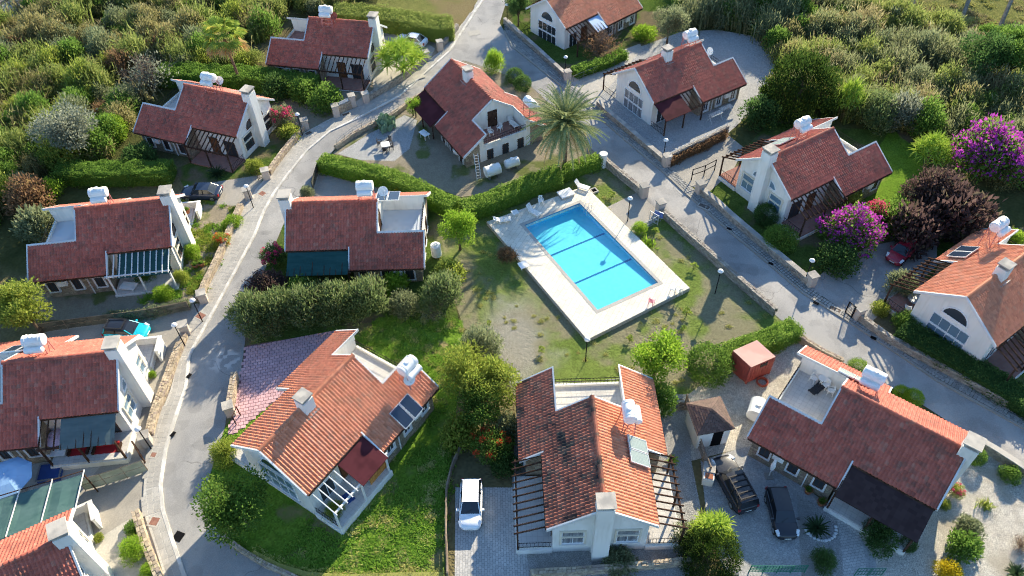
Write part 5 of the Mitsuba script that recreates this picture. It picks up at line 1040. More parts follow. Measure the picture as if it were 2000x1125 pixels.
    ('shrub', 'bright green shrub in the vegetable garden next to the white porch', 'shrub', 'bush', 'leaf_bright', (-33.51, 51.28, 1.07, 0.9)),
    ('shrub', 'dark green plants of the vegetable garden below the green net', 'shrub', 'bush', G_, (-35.93, 54.04, 1.19, 0.9)),
    ('shrub', 'orange tinted flower plants beside the left stone garden wall', 'shrub', 'flower_bush', ('leaf_yellow', 'petal_red'), (-29.62, 58.56, 1.04, 0.9)),
    ('shrub', 'green flower bed plants higher up beside the left stone garden wall', 'shrub', 'bush', 'leaf_bright', (-29.15, 61.18, 1.06, 0.9)),
    ('shrub', 'light green flower bed beside the white buttress of the netted pergola bungalow', 'shrub', 'fern_bush', 'leaf_bright', (-32.33, 56.89, 0.92, 1)),
    ('shrub', 'small green shrub above the teal car beside the white wall', 'shrub', 'bush', 'leaf_bright', (-31.87, 41.73, 0.40, 1.2)),
    ('shrub', 'dark shrub below the eaves of the farthest left bungalow', 'shrub', 'bush', 'leaf_dark', (-28.73, 85.61, 2.16, 1)),
    ('shrub', 'lush green shrub on the gate of the palm and pool path', 'shrub', 'fern_bush', 'leaf_bright', (13.27, 58.31, 0.89, 0.9)),
    ('shrub', 'low bright weeds beside the pool deck near the small palms', 'plant', 'weeds', 'leaf_bright', (13.98, 56.57, 0.73, 0.9)),
    ('shrub', 'dark tree at the right edge below the meadow', 'tree', 'tree', 'leaf_green', (61.56, 82.80, 3.16, 1.1)),
    ('shrub', 'dark tree left of the leaning trunk at the upper right', 'tree', 'tree', 'leaf_dark', (58.18, 83.34, 3.18, 1)),
    ('shrub', 'yellow green bush at the right edge above the tall bougainvillea', 'shrub', 'bush', 'leaf_yellow', (60.47, 77.17, 1.61, 1.2)),
    ('shrub', 'bright bush at the right edge behind the white tank', 'shrub', 'bush', 'leaf_bright', (50.35, 55.41, 1.04, 1)),
    ('shrub', 'shrub beside the huge conifer on the gravel yard side', 'shrub', 'bush', 'leaf_dark', (29.91, 76.34, 2.42, 1.1)),
    ('shrub', 'grey green shrub behind the bright yellow green one at the right', 'shrub', 'oleander', 'leaf_grey', (45.86, 75.19, 2.65, 1.1)),
    ('shrub', 'dark oleander behind the garden lawn of the tall chimney bungalow', 'shrub', 'oleander', 'leaf_oleander', (42.78, 75.35, 2.65, 1.1)),
): plant(*row)
plant('garden_tree', 'dark green tree left of the top edge bungalow', 'tree', 'tree', 'leaf_dark', (2.03, 101.49, 1.83, 1.2))
plant('plum_tree', 'added dark leaved tree that shades the drive, between the two bougainvilleas above the red car', 'tree', 'bush_coarse', 'leaf_plum', (39.89, 55.40, 2.62, 1.3))  # extra tree put in to keep the sun off the drive
plant('shrub', 'dark olive shrub in the strip between the yellow trees and the lawn fence', 'shrub', 'bush', 'leaf_olive', (-0.95, 34.69, 1.49, 1.2))
plant('garden_tree', 'deeper green tree between the two yellow leaved trees and the orange red flowers', 'tree', 'tree', 'leaf_tree', (-2.76, 35.41, 1.97, 1))
SAP = 'palm saplings dotted over the pool lawn'
for w, lab in (((16.07, 46.87, 0.71, 1.2), 'palm sapling right of the pool, its fan shadow clear on the grass'), ((17.84, 52.87, 0.60, 1.2), 'palm sapling on the right side of the pool lawn below the long wall'), ((14.86, 58.05, 0.63, 1.2), 'palm sapling nearest the pool gate'), ((11.03, 64.04, 0.66, 1), 'palm sapling behind the pool ladder near the stone wall'), ((10.44, 44.04, 0.60, 1.1), 'palm sapling below the pool deck'), ((2.48, 43.09, 0.55, 1.1), 'palm sapling left of the pool lamp on the gravel'), ((-2.22, 46.48, 0.47, 1), 'palm sapling on the worn ground left of the deck'), ((15.49, 45.17, 0.47, 1), 'small palm sapling below the clear shadowed one')): plant('palm_sapling', lab, 'palm', 'palm_sapling', 'palm_bright', w, SAP)
# big palms
def date_palm(label, at, h, L, n, seed):
    root = thing('date_palm', label, 'palm tree'); rng = np.random.default_rng(seed); x, y = at; A = pose(x, y)
    zs = np.linspace(0, h, 40); part(root, 'trunk', tube(np.stack([.12 * np.sin(zs * .5), 0 * zs, zs], 1), .19 + .035 * (np.arange(40) % 2) + .08 * np.exp(-zs), 10), 'palm_bark', at=A)
    for i in range(n):
        t = i / n; e0 = 1.40 - 2.0 * t + rng.normal(0, .09); f = frond(L * rng.uniform(.85, 1.1), rng, e0, i * 2.39996 + rng.uniform(-.2, .2), rng.uniform(.9, 1.35), 44, .62, .045)
        part(root, 'frond', (f[0] + [.12 * math.sin(h * .5), 0, h], f[1]), 'palm_leaf' if t < .9 else 'palm_dry', uv=f[2], at=A)
    m = MB()
    for i in range(26): a = i * 2.4; m.tube([[0, 0, h - .1], [math.cos(a) * .3, math.sin(a) * .3, h + .1], [math.cos(a) * .75, math.sin(a) * .75, h - .1]], [.03, .02, .012], 4)
    part(root, 'date_stalks', m.ply(), 'palm_dry', at=A, stuff=True)
date_palm('tall date palm with grey green fronds between the fork bungalow and the pool', (6.18, 68.67), 6.3, 4.7, 125, 3)
def fan_palm(label, at, h, r, n, seed):
    root = thing('fan_palm_tree', label, 'palm tree'); rng = np.random.default_rng(seed); A = pose(*at); zs = np.linspace(0, h, 24); part(root, 'trunk', tube(np.stack([-.06 * zs, 0 * zs, zs], 1), .17 + .10 * np.exp(-zs), 9), 'palm_bark', at=A); o = np.array([-.06 * h, 0, h])
    for i in range(n):
        t = i / n; f = fan_leaf(r * rng.uniform(.5, .72), rng, 1.3 - 1.6 * t + rng.normal(0, .1), i * 2.4, r * .55, 15); part(root, 'fan', (f[0] + o, f[1]), 'palm_bright' if t < .8 else 'palm_dry', uv=f[2], at=A)
    v, f, u = leaves(np.c_[rng.normal(0, .18, (260, 2)) + o[:2], rng.uniform(h - 1.7, h - .2, 260)], rng.normal(0, .35, (260, 3)) + [0, 0, -1.2], .7, .12, rng); part(root, 'dead_skirt', (v, f), 'palm_dry', uv=u, at=A, stuff=True)
fan_palm('fan palm with a dead brown skirt rising above the dark hedge at the upper left', (-33.64, 87.21), 7.2, 2.7, 24, 4)
# leaning trunks at the top right, crowns outside the picture
def tall_tree(label, base, top, h, r, seed):
    root = thing('eucalyptus_tree', label, 'tree'); rng = np.random.default_rng(seed); b = np.array([*base, 0.]); t = np.array([*top, h]); mid = (b + t) / 2 + [.2, .1, 0]; part(root, 'trunk', tube([b, mid, t], [.30, .22, .12], 8), 'bark_pale')
    L = [(*(t + unit(rng.normal(size=3)) * rng.uniform(.6, r) + [0, 0, .8]), rng.uniform(.7, 1.3)) for _ in range(16)]; m = MB()
    for l in L[:10]: m.tube([b + (t - b) * .75, (np.array(l[:3]) + t) / 2, l[:3]], [.09, .06, .02], 5)
    part(root, 'branches', m.ply(), 'bark_pale'); c = cloud(L, 5000, .34, .25, rng, up=-.3, shell=.3); part(root, 'crown', c[:2], 'leaf_grey', uv=c[2])
tall_tree('leaning pale trunk at the upper right meadow, crown above the picture', (61.32, 95.80), (73.13, 116.22), 9.5, 2.4, 1)
tall_tree('second leaning trunk with pale branches near the right edge of the meadow', (66.37, 94.96), (77.67, 112.45), 9.0, 2.4, 2)
YARD = (31.24, 91.08)
for i_, (du, dv, hh, lab) in enumerate(((13, 3, 9, 'first dark tree of the tall row behind the shaded yard, nearest the yard'), (17, -3, 10, 'second dark tree of the tall row behind the shaded yard'), (20, 6, 12, 'third dark tree of the tall row behind the shaded yard'), (24, 0, 13, 'farthest dark tree of the tall row behind the shaded yard'))):
    x_, y_ = YARD[0] + du * math.cos(SUN_AZ) - dv * math.sin(SUN_AZ), YARD[1] + du * math.sin(SUN_AZ) + dv * math.cos(SUN_AZ)
    plant('tall_tree', lab, 'tree', 'tree', 'leaf_tree', (x_, y_, hh * .38, 1.1))
tall_tree('dark trunk left of the leaning ones at the top of the reed bed', (55.05, 96.73), (62.83, 116.92), 9.0, 2.2, 3)

# ---------------------------------------------------------------- wild growth, nobody could count it
WL = P([(-129.14, 146.50), (-21.61, 138.57), (-18.31, 110.14), (-24.99, 107.74), (-24.32, 105.57), (-31.81, 108.16), (-32.99, 98.76), (-32.60, 91.53), (-45.16, 91.23), (-45.60, 88.57), (-46.28, 82.64), (-46.59, 74.55), (-50.42, 71.11), (-53.19, 65.73), (-55.42, 62.51), (-53.48, 53.46), (-72.14, 54.23)]); WR = P([(30.60, 134.73), (127.55, 127.58), (80.10, 59.61), (53.24, 60.84), (51.28, 66.95), (47.42, 65.80), (47.57, 73.60), (40.31, 77.05), (33.34, 80.87), (35.56, 90.83), (34.70, 97.11), (29.60, 99.66), (24.52, 99.11)])
MEADOW_R = P([(50.44, 100.12), (59.11, 118.96), (96.10, 116.43), (81.29, 90.12), (66.19, 92.29), (61.87, 94.95), (57.33, 97.56)]); CLEAR = shapely.ops.unary_union([hard, MEADOW_R, P([(-86.14, 125.15), (-74.66, 124.38), (-69.46, 107.43), (-69.67, 105.21), (-76.92, 104.91)])])
kinds = shapely.ops.unary_union([P([(h_.x, h_.y) for h_ in []])]) if False else None
def wild_field(name, label, region, n, table, seed, size=(1.0, 1.5), zs=(.9, 1.5)):
    labels[name] = {'label': label, 'kind': 'stuff'}; rng = np.random.default_rng(seed); pts = scatter_in(region, n, rng, CLEAR); w = np.array([t[2] for t in table])
    nz = meshkit.fbm(np.c_[pts * .07, np.full(len(pts), seed)], 3, seed); nz = np.clip((nz - .28) / .44, 0, .999); cum = np.cumsum(w / w.sum())
    for i, (x, y) in enumerate(pts):
        q = min(np.searchsorted(cum, (nz[i] + rng.normal(0, .09)) % 1.0), len(table) - 1); pn, mt, _, hs = table[q]; s = rng.uniform(*size); inst(f'{name}__{i + 1:03d}', group_of(pn, (mt,), i % 2), pose(x, y, 0, rng.uniform(0, 360), (s, s, s * rng.uniform(*zs) * hs)))
wild_field('wild_thicket', 'rough thicket of reeds and scrub on the slope at the upper left', WL, 1400, (('scrub', 'reed_olive', 1.0, 1.2), ('scrub', 'leaf_green', .9, 1.2), ('reed', 'reed_green', .9, 1.5), ('scrub', 'reed_green', 1.8, 1.2), ('reed', 'reed_olive', .8, 1.4), ('scrub', 'leaf_yellow', .7, 1.2), ('bush', 'leaf_green', .6, 1.1), ('reed', 'reed_green', .8, 1.6), ('scrub', 'leaf_olive', .9, 1.2), ('weeds', 'reed_straw', .35, 1.2), ('scrub', 'leaf_bronze', .2, 1.1)), 21, (1.2, 2.2))
wild_field('wild_reeds', 'tall reed bed and scrub at the upper right', WR, 1600, (('reed', 'reed_blue', 1.0, 1.5), ('scrub', 'leaf_olive', 1.0, 1.2), ('scrub', 'reed_green', 1.2, 1.2), ('reed', 'reed_straw', .5, 1.5), ('scrub', 'reed_blue', 1.2, 1.3), ('reed', 'reed_green', .8, 1.6), ('scrub', 'reed_olive', .9, 1.2), ('bush', 'leaf_green', .5, 1.1), ('weeds', 'reed_straw', .3, 1.2)), 22, (1.2, 2.1))
# grass and weeds of the lawns
def turf(name, label, region, n, table, seed, size):
    labels[name] = {'label': label, 'kind': 'stuff'}; rng = np.random.default_rng(seed); pts = scatter_in(region, n, rng, hard)
    nz = meshkit.fbm(np.c_[pts * .4, np.full(len(pts), 3)], 3, seed); i = 0
    for (x, y), z in zip(pts, nz):
        if z < .40: continue
        i += 1; pn, mt = table[int(rng.random() * len(table))]; s = rng.uniform(*size) * (.6 + .9 * z); inst(f'{name}__{i:03d}', group_of(pn, (mt,), i % 2), pose(x, y, 0, rng.uniform(0, 360), (s, s, s * .55)))
LAWN_CUT = lambda p: p.difference(deck_poly.buffer(.15))
turf('lawn_grass', 'tufts of bright green grass on the lawn beside the orange roof', LAWN_CUT(H_LAWN).difference(P([(-18.3, 25.5), (-10, 39), (-18, 43), (-27, 32)]).buffer(1)).difference(PINK.buffer(.4)), 900, (('weeds', 'grass_blade'),) * 5 + (('weeds', 'grass_dry'),), 31, (.28, .5))
turf('pool_lawn_grass', 'sparse tufts of grass and weeds on the pool lawn', LAWN_CUT(POOL_LAWN), 160, (('weeds', 'grass_dry'),), 32, (.16, .30))
turf('meadow_grass', 'pale grass of the meadow at the upper right', MEADOW_R, 260, (('weeds', 'grass_dry'), ('weeds', 'reed_straw')), 33, (.5, .9))
turf('garden_weeds', 'weeds and low plants in the gardens along the left road', P([(-35.67, 66.21), (-29.04, 64.20), (-29.75, 51.46), (-36.76, 50.08), (-34.24, 56.94)]), 120, (('weeds', 'grass_blade'), ('weeds', 'leaf_yellow')), 34, (.3, .6))

# ---------------------------------------------------------------- lamps
def lamp(label, at, h=3.2, mat='iron_black'):
    k = thing('garden_lamp', label, 'lamp post', 'white domed garden lamps on dark posts'); A = pose(*at); part(k, 'post', tube([[0, 0, 0], [0, 0, h - .28]], [.055, .04], 8), mat, at=A)
    th = np.linspace(0, math.pi / 2, 6); prof = np.array([[.27, 0], [.26, .05], [.22, .13], [.14, .19], [.05, .22], [0, .225]]); m = trimesh.creation.revolve(prof, sections=18); m.apply_translation([0, 0, h - .14]); part(k, 'dome', m, 'plastic_white', smooth=40, at=A)
    g = trimesh.creation.icosphere(2, .11); g.apply_translation([0, 0, h - .2]); part(k, 'globe', g, 'plastic_cream', smooth=True, at=A)
for lab, q in (('garden lamp beside the pink oleander', (-24.35, 76.80)), ('garden lamp above the vegetable garden by the black car', (-27.57, 63.95)), ('garden lamp beside the teal car drive', (-29.90, 44.97)), ('garden lamp at the corner of the vegetable garden hedge', (-29.03, 47.86)),
               ('garden lamp at the lower corner of the pool deck', (6.30, 41.93)), ('garden lamp on the pool lawn by the long stone wall', (19.28, 49.52)), ('garden lamp behind the gate pillar below the magenta bougainvillea', (28.02, 50.55)), ('garden lamp at the pillar of the ivy side wall', (17.42, 69.74)),
               ('garden lamp in the garden of the top edge bungalow', (7.63, 87.60)), ('garden lamp beside the pool gate', (12.27, 60.13)), ('garden lamp at the gate beside the red sofas', (-29.81, 34.24)), ('garden lamp at the top right edge of the left road', (0.48, 101.69))): lamp(lab, q)

# ---------------------------------------------------------------- roof tanks, solar panels, dishes
def capsule(L, r, n=18):
    prof = [[0, -L / 2 - .10]] + [[r * math.sin(a), -L / 2 - .10 * math.cos(a)] for a in np.linspace(.25, math.pi / 2, 5)] + [[r * math.cos(a), L / 2 + .10 * math.sin(a)] for a in np.linspace(0, math.pi / 2 - .25, 5)] + [[0, L / 2 + .10]]
    m = trimesh.creation.revolve(np.array(prof), sections=n); m.apply_transform(trimesh.transformations.rotation_matrix(math.pi / 2, [0, 1, 0])); return m
def roof_tank(label, at, z, deg, zr, L=1.5, r=.5, boiler=True):
    k = thing('roof_water_tank', label, 'water tank', 'white water tanks on the roofs'); A = pose(*at, 0, deg); h = z - zr
    m = capsule(L, r); m.apply_translation([0, 0, z]); t = part(k, 'tank', m, 'plastic_white', smooth=35, at=A); m = trimesh.creation.cylinder(.2, .12, sections=14); m.apply_translation([0, 0, z + r + .02]); part(t, 'lid', m, 'plastic_white', at=A)
    for i in (-.35, .35): m = trimesh.creation.torus(r + .01, .02, 20, 6); m.apply_transform(trimesh.transformations.rotation_matrix(math.pi / 2, [0, 1, 0])); m.apply_translation([i * L, 0, z]); part(t, 'band', m, 'plastic_white', at=A)
    if boiler: m = capsule(L * .85, .30, 14); m.apply_translation([0, -.62, z - .42]); part(k, 'boiler', m, 'plastic_white', smooth=35, at=A)
    for sx in (-1, 1):
        for sy in (-1, 1): part(k, 'leg', MB().beam([sx * L * .45, sy * .5, zr - .35], [sx * L * .45, sy * .42, z - r * .6], .06, .06).ply(), 'steel_pink', at=A)
    m = MB()
    for s in (-1, 1): m.beam([-L * .48, s * .44, z - r * .75], [L * .48, s * .44, z - r * .75], .05, .05); m.beam([s * L * .45, -.48, zr + .1], [s * L * .45, .46, z - r * .8], .04, .04)
    for j in range(4): m.beam([-L * .45, -.5, zr + (z - zr) * .22 * j], [L * .45, -.5, zr + (z - zr) * .22 * j], .03, .03)
    part(k, 'frame', m.ply(), 'steel_pink', at=A)
HD = {'A': 167.3, 'B': 158.9, 'C': 186.4, 'D': 185.2, 'F': -.1, 'G': -61.1, 'H': 55.7, 'I': 90.2, 'J': 141.1, 'L': 31.2, 'M': 30.5, 'N': 34}
for lab, q, z, hk, zr in (('white roof tank on the farthest left bungalow beside a red dish', (-22.30, 92.38), 7.9, 'A', 5.9), ('white roof tank beside a white dish above the pink oleander bungalow', (-33.35, 77.45), 7.9, 'B', 5.9), ('white roof tank above the pale terrace bungalow at the left', (-38.97, 57.71), 7.9, 'C', 5.9),
                      ('white roof tank on the bungalow at the left edge', (-38.11, 39.85), 7.6, 'D', 5.5), ('white roof tank above the solid green pergola net bungalow', (-13.73, 57.75), 7.7, 'F', 5.6), ('white roof tank on the fork bungalow behind the palm fronds', (2.64, 74.65), 5.2, 'G', 3.6),
                      ('white roof tank on the orange roof beside two blue solar panels', (-8.35, 37.14), 6.4, 'H', 4.6), ('white roof tank on the two-tone roof above pale solar panels', (8.28, 31.85), 7.0, 'I', 4.9), ('white roof tank on the road side of the biggest dark roof', (27.07, 34.43), 7.0, 'J', 5.2),
                      ('white roof tank behind the half maroon pergola bungalow', (22.12, 84.69), 7.4, 'L', 5.3), ('white roof tank on the roof with the tall gable chimney', (30.28, 65.95), 7.6, 'M', 5.6), ('white roof tank on the right edge bungalow', (43.74, 50.54), 7.0, 'N', 4.8)):
    roof_tank(lab, q, z, HD[hk] + (180 if hk in 'ABCDJG' else 0), zr)
HP = {'A': (-16.37, 91.58, -.11), 'B': (-28.76, 75.58, -.18), 'D': (-31.54, 39.05, .42), 'F': (-21.49, 57.44, -.34), 'H': (-18.27, 29.50, .55), 'I': (5.73, 24.23, .48), 'J': (31.54, 27.97, .24), 'M': (25.83, 61.36, .25), 'N': (37.36, 42.17, .30)}
def solar(label, hk, q, glass='solar_glass', w=1.05, l=1.75, lift=.25, tilt=0.0):
    x0, y0, dz = HP[hk]; a = math.radians(HD[hk]); dx, dy = q[0] - x0, q[1] - y0; lx, ly = dx * math.cos(a) + dy * math.sin(a), -dx * math.sin(a) + dy * math.cos(a); s = 1 if ly > 0 else -1
    k = thing('solar_panel', label, 'solar panel', 'solar water panels on the roofs'); A = pose(x0, y0, dz, HD[hk]); ang = -s * (math.atan(HK) - tilt); ca, sa = math.cos(ang), math.sin(ang); c = np.array([lx, ly, zroof(ly) + lift])
    def bx(cx, cy, cz, dx_, dy_, dz_): v = BOXV * [dx_, dy_, dz_] + [cx, cy, cz]; return np.stack([v[:, 0], v[:, 1] * ca - v[:, 2] * sa, v[:, 1] * sa + v[:, 2] * ca], 1) + c, BOXF
    for i in (-.5, .5):
        g, uv = fuv(bx(i * (w + .12), 0, .05, w - .08, l - .08, .05)); part(k, 'pane', g, glass, uv=uv, at=A); m = MB()
        for sy in (-1, 1): m.add(*bx(i * (w + .12), sy * (l / 2), .04, w + .05, .05, .11)); m.add(*bx(i * (w + .12) + sy * w / 2, 0, .041, .05, l - .05, .11))
        part(k, 'frame', m.ply(), 'alu', at=A)
    m = MB()
    for i in (-.8, .8): m.add(*bx(i * w, l * .3, -.12, .05, .05, .3)); m.add(*bx(i * w, -l * .3, -.12, .05, .05, .3))
    part(k, 'mount', m.ply(), 'steel_grey', at=A)
solar('two blue solar panels on the orange roof', 'H', (-8.58, 34.65)); solar('two pale solar panels on the two-tone roof', 'I', (8.84, 29.67), 'solar_pale'); solar('two pale solar panels on the road side of the biggest dark roof', 'J', (26.67, 35.78), 'solar_pale', 1.2, 1.2); solar('two dark solar panels on the right edge roof', 'N', (41.43, 49.98)); solar('solar panel lying on the roof with the tall gable chimney', 'M', (28.64, 65.89), 'solar_pale')
solar('dark solar panel on the roof at the left edge', 'D', (-40.71, 41.04)); solar('solar panels behind the ridge of the netted bungalow beside its terrace', 'F', (-11.86, 58.60), tilt=.4)
def dish(label, at, z, mat, az, base):
    k = thing('satellite_dish', label, 'satellite dish', 'satellite dishes on the roofs'); A = pose(*at, z, az); n = 9
    prof = np.array([[r, .35 * r * r] for r in np.linspace(0, .48, n)]); m = trimesh.creation.revolve(prof, sections=20); m.apply_transform(trimesh.transformations.rotation_matrix(math.radians(58), [0, 1, 0])); part(k, 'reflector', (np.vstack([m.vertices, m.vertices - np.array([.02, 0, .015])]), np.vstack([m.faces, np.array(m.faces)[:, ::-1] + len(m.vertices)])), mat, at=A)
    part(k, 'arm', tube([[0, 0, -.25], [.3, 0, -.1], [.5, 0, .25]], .02, 5), 'steel_grey', at=A); part(k, 'mast', tube([[0, 0, base - z], [0, 0, 0]], .035, 6), 'steel_grey', at=A)
dish('red satellite dish next to a white roof tank', (-21.41, 92.28), 7.1, 'steel_red', -100, 5.8); dish('white satellite dish beside the roof tank above the pink oleander bungalow', (-32.40, 77.89), 7.2, 'plastic_white', -100, 5.8); dish('white satellite dish beside the roof tank of the netted bungalow', (-12.07, 57.76), 7.0, 'plastic_white', -80, 5.8)
dish('white satellite dish above the blue solar panels', (-8.27, 36.40), 5.6, 'plastic_white', -60, 4.2); dish('small white dish at the terrace of the half maroon pergola bungalow', (25.05, 85.40), 4.6, 'plastic_white', -60, 3.0)

# ---------------------------------------------------------------- cars
def loft(rings):
    n, m = len(rings), len(rings[0]); V = np.concatenate(rings); F = []
    for i in range(n - 1):
        for j in range(m): a, b, c, d = i * m + j, i * m + (j + 1) % m, (i + 1) * m + (j + 1) % m, (i + 1) * m + j; F += [[a, b, c], [a, c, d]]
    for e, flip in ((0, 1), (n - 1, 0)):
        k = len(V); V = np.vstack([V, rings[e].mean(0)[None]])
        for j in range(m): t = [k, e * m + (j + 1) % m, e * m + j] if not flip else [k, e * m + j, e * m + (j + 1) % m]; F.append(t)
    m_ = trimesh.Trimesh(V, np.array(F), process=False); m_.fix_normals(); return m_
def car(label, front, rear, paint, kind='hatch', rack=False, roof=None, name='parked_car'):
    f, r = np.array(front), np.array(rear); c = (f + r) / 2; L, W, H, hood, belt = {'hatch': (4.0, 1.72, 1.47, .92, .95), 'suv': (4.75, 1.86, 1.78, 1.08, 1.12), 'sedan': (4.4, 1.78, 1.45, .90, .93)}[kind]; A = pose(c[0], c[1], .03, math.degrees(math.atan2(f[1] - r[1], f[0] - r[0])))
    k = thing(name, label, 'car')
    def ring(x, w, z0, z1, top=.88, n=5):
        a = np.linspace(0, 1, n); y = w / 2; pts = [(-y * .93, z0), (-y, z0 + (z1 - z0) * .28), (-y, z0 + (z1 - z0) * .62), (-y * .97, z1 - .07), (-y * top, z1), (0, z1 + .025), (y * top, z1), (y * .97, z1 - .07), (y, z0 + (z1 - z0) * .62), (y, z0 + (z1 - z0) * .28), (y * .93, z0)]; return np.array([[x, p[0], p[1]] for p in pts])
    S = [(-.503, .62, .40, belt - .16), (-.49, .80, .32, belt - .05), (-.45, .92, .24, belt), (-.38, .99, .20, belt), (-.25, 1.0, .18, belt), (0, 1.0, .18, belt - .01), (.16, 1.0, .18, hood + .0), (.30, .985, .19, hood - .03), (.41, .94, .21, hood - .09), (.46, .84, .25, hood - .15), (.488, .70, .30, hood - .24), (.503, .50, .38, hood - .36)]
    bd = part(k, 'body', loft([ring(x * L, w * W, z0, z1) for x, w, z0, z1 in S]), paint, smooth=38, at=A)
    if kind == 'sedan': C = [(-.40, .80, .03), (-.25, .74, .93), (-.05, .74, 1.0), (.05, .74, .96), (.21, .80, .04)]
    elif kind == 'suv': C = [(-.485, .86, .03), (-.455, .76, .95), (-.1, .76, 1.0), (.08, .75, .95), (.20, .82, .04)]
    else: C = [(-.475, .84, .03), (-.40, .73, .93), (-.12, .73, 1.0), (.07, .73, .94), (.24, .82, .04)]
    def cab(x, w, t, z0): y = w * W / 2; z = z0 + (H - z0) * t; lo = W * .89 / 2; return np.array([[x * L, -lo, z0], [x * L, -(lo * (1 - t) + y * t) - .0, z0 + (z - z0) * .5], [x * L, -y * (.96 if t > .5 else 1), z], [x * L, 0, z + .03 * t], [x * L, y * (.96 if t > .5 else 1), z], [x * L, (lo * (1 - t) + y * t), z0 + (z - z0) * .5], [x * L, lo, z0]])
    part(k, 'glasshouse', loft([cab(x, w, t, belt - .04) for x, w, t in C]), 'car_glass', smooth=30, at=A)
    xs = [c_[0] for c_ in C[1:4]]; ts = [c_[2] for c_ in C[1:4]]; ws = [c_[1] for c_ in C[1:4]]; V = []
    for x, t, w in zip(xs, ts, ws):
        z = belt - .04 + (H - belt + .04) * t
        for q in (-1, -.5, 0, .5, 1): V.append([x * L, q * w * W / 2 * .985, z + .035 * (1 - abs(q)) + .012])
    V = np.array(V); F = [[i * 5 + j, (i + 1) * 5 + j, (i + 1) * 5 + j + 1] for i in range(2) for j in range(4)] + [[i * 5 + j, (i + 1) * 5 + j + 1, i * 5 + j + 1] for i in range(2) for j in range(4)]; n = len(V); V2 = np.vstack([V, V - [0, 0, .05]]); F = np.array(F)
    rf = part(k, 'roof', (V2, np.vstack([F, F[:, ::-1] + n])), roof or paint, smooth=50, at=A)
    for s in (-1, 1):                                               # pillars
        for (i, j) in ((3, 4), (1, 0)):
            x0, w0, t0 = C[i]; x1, w1, t1 = C[j]; part(k, 'pillar', MB().beam([x0 * L, s * w0 * W / 2 * .95, belt - .04 + (H - belt) * t0], [x1 * L, s * W * .43, belt - .03], .07, .07).ply(), paint, at=A)
        xm = (C[1][0] + C[3][0]) / 2 - .01; part(k, 'pillar', MB().beam([xm * L, s * .735 * W / 2, H - .07], [xm * L, s * W * .447, belt - .02], .08, .05).ply(), 'trim_black', at=A)
        m = MB().box((.17 * L, s * (W / 2 + .09), belt + .06), (.14, .2, .14)); part(k, 'mirror', m.ply(), paint, at=A)
        part(k, 'headlight', MB().beam([.468 * L, s * W * .385, hood - .24], [.365 * L, s * W * .455, hood - .06], .22, .14).ply(), 'lamp_clear', at=A); part(k, 'tail_light', MB().box((-.485 * L, s * W * .41, belt - .18), (.12, .16, .30)).ply(), 'lamp_red', at=A)
        for x in (-.31, .31):
            t = trimesh.creation.cylinder(.32, .2, sections=20); t.apply_transform(trimesh.transformations.rotation_matrix(math.pi / 2, [1, 0, 0])); t.apply_translation([x * L, s * (W / 2 - .09), .32]); w = part(k, 'wheel', t, 'tyre', at=A); t = trimesh.creation.cylinder(.2, .21, sections=14); t.apply_transform(trimesh.transformations.rotation_matrix(math.pi / 2, [1, 0, 0])); t.apply_translation([x * L, s * (W / 2 - .088), .32]); part(w, 'rim', t, 'rim', at=A)
    part(k, 'grille', MB().box((.488 * L, 0, hood - .36), (.06, W * .42, .10)).box((.490 * L, 0, .36), (.06, W * .5, .12)).ply(), 'trim_black', at=A); part(k, 'number_plate', MB().box((.505 * L, 0, .50), (.03, .5, .11)).box((-.50 * L, 0, .62), (.03, .5, .11)).ply(), 'plate_white', at=A)
    part(k, 'wiper', MB().beam([.235 * L, -.3, belt + .03], [.16 * L, .25, belt + .22], .03, .02).ply(), 'trim_black', at=A)
    if rack:
        for s in (-1, 1): part(k, 'roof_rail', MB().beam([-.42 * L, s * W * .33, H + .10], [.02 * L, s * W * .33, H + .10], .06, .06).ply(), 'trim_black', at=A)
        for i in range(rack): part(k, 'cross_bar', MB().box((-.40 * L + i * .40 * L / (rack - 1), 0, H + .11), (.07, W * .7, .05)).ply(), 'trim_black', at=A)
car('white hatchback parked on the grey block drive', (-3.65, 26.41), (-3.58, 30.05), 'car_white')
car('black off road car with roof rack parked beside the brown hut', (16.09, 30.90), (16.97, 27.64), 'car_black', 'suv', rack=5)
car('black hatchback parked below the stone clad wall, headlights to the viewer', (19.55, 25.03), (19.60, 28.49), 'car_black')
car('dark saloon parked behind the white buttress, red tail light showing', (-35.97, 66.31), (-31.25, 66.09), 'car_blue', 'sedan')
car('teal car with a black roof in the drive at the left', (-33.12, 46.33), (-37.87, 46.82), 'car_teal', 'hatch', rack=2, roof='car_black')
car('dark red car in deep shade under the reddish tree', (37.22, 52.73), (39.79, 55.07), 'car_red')
car('white car half hidden by the bright palm like shrub', (-14.85, 98.11), (-10.53, 96.50), 'car_white', 'sedan')

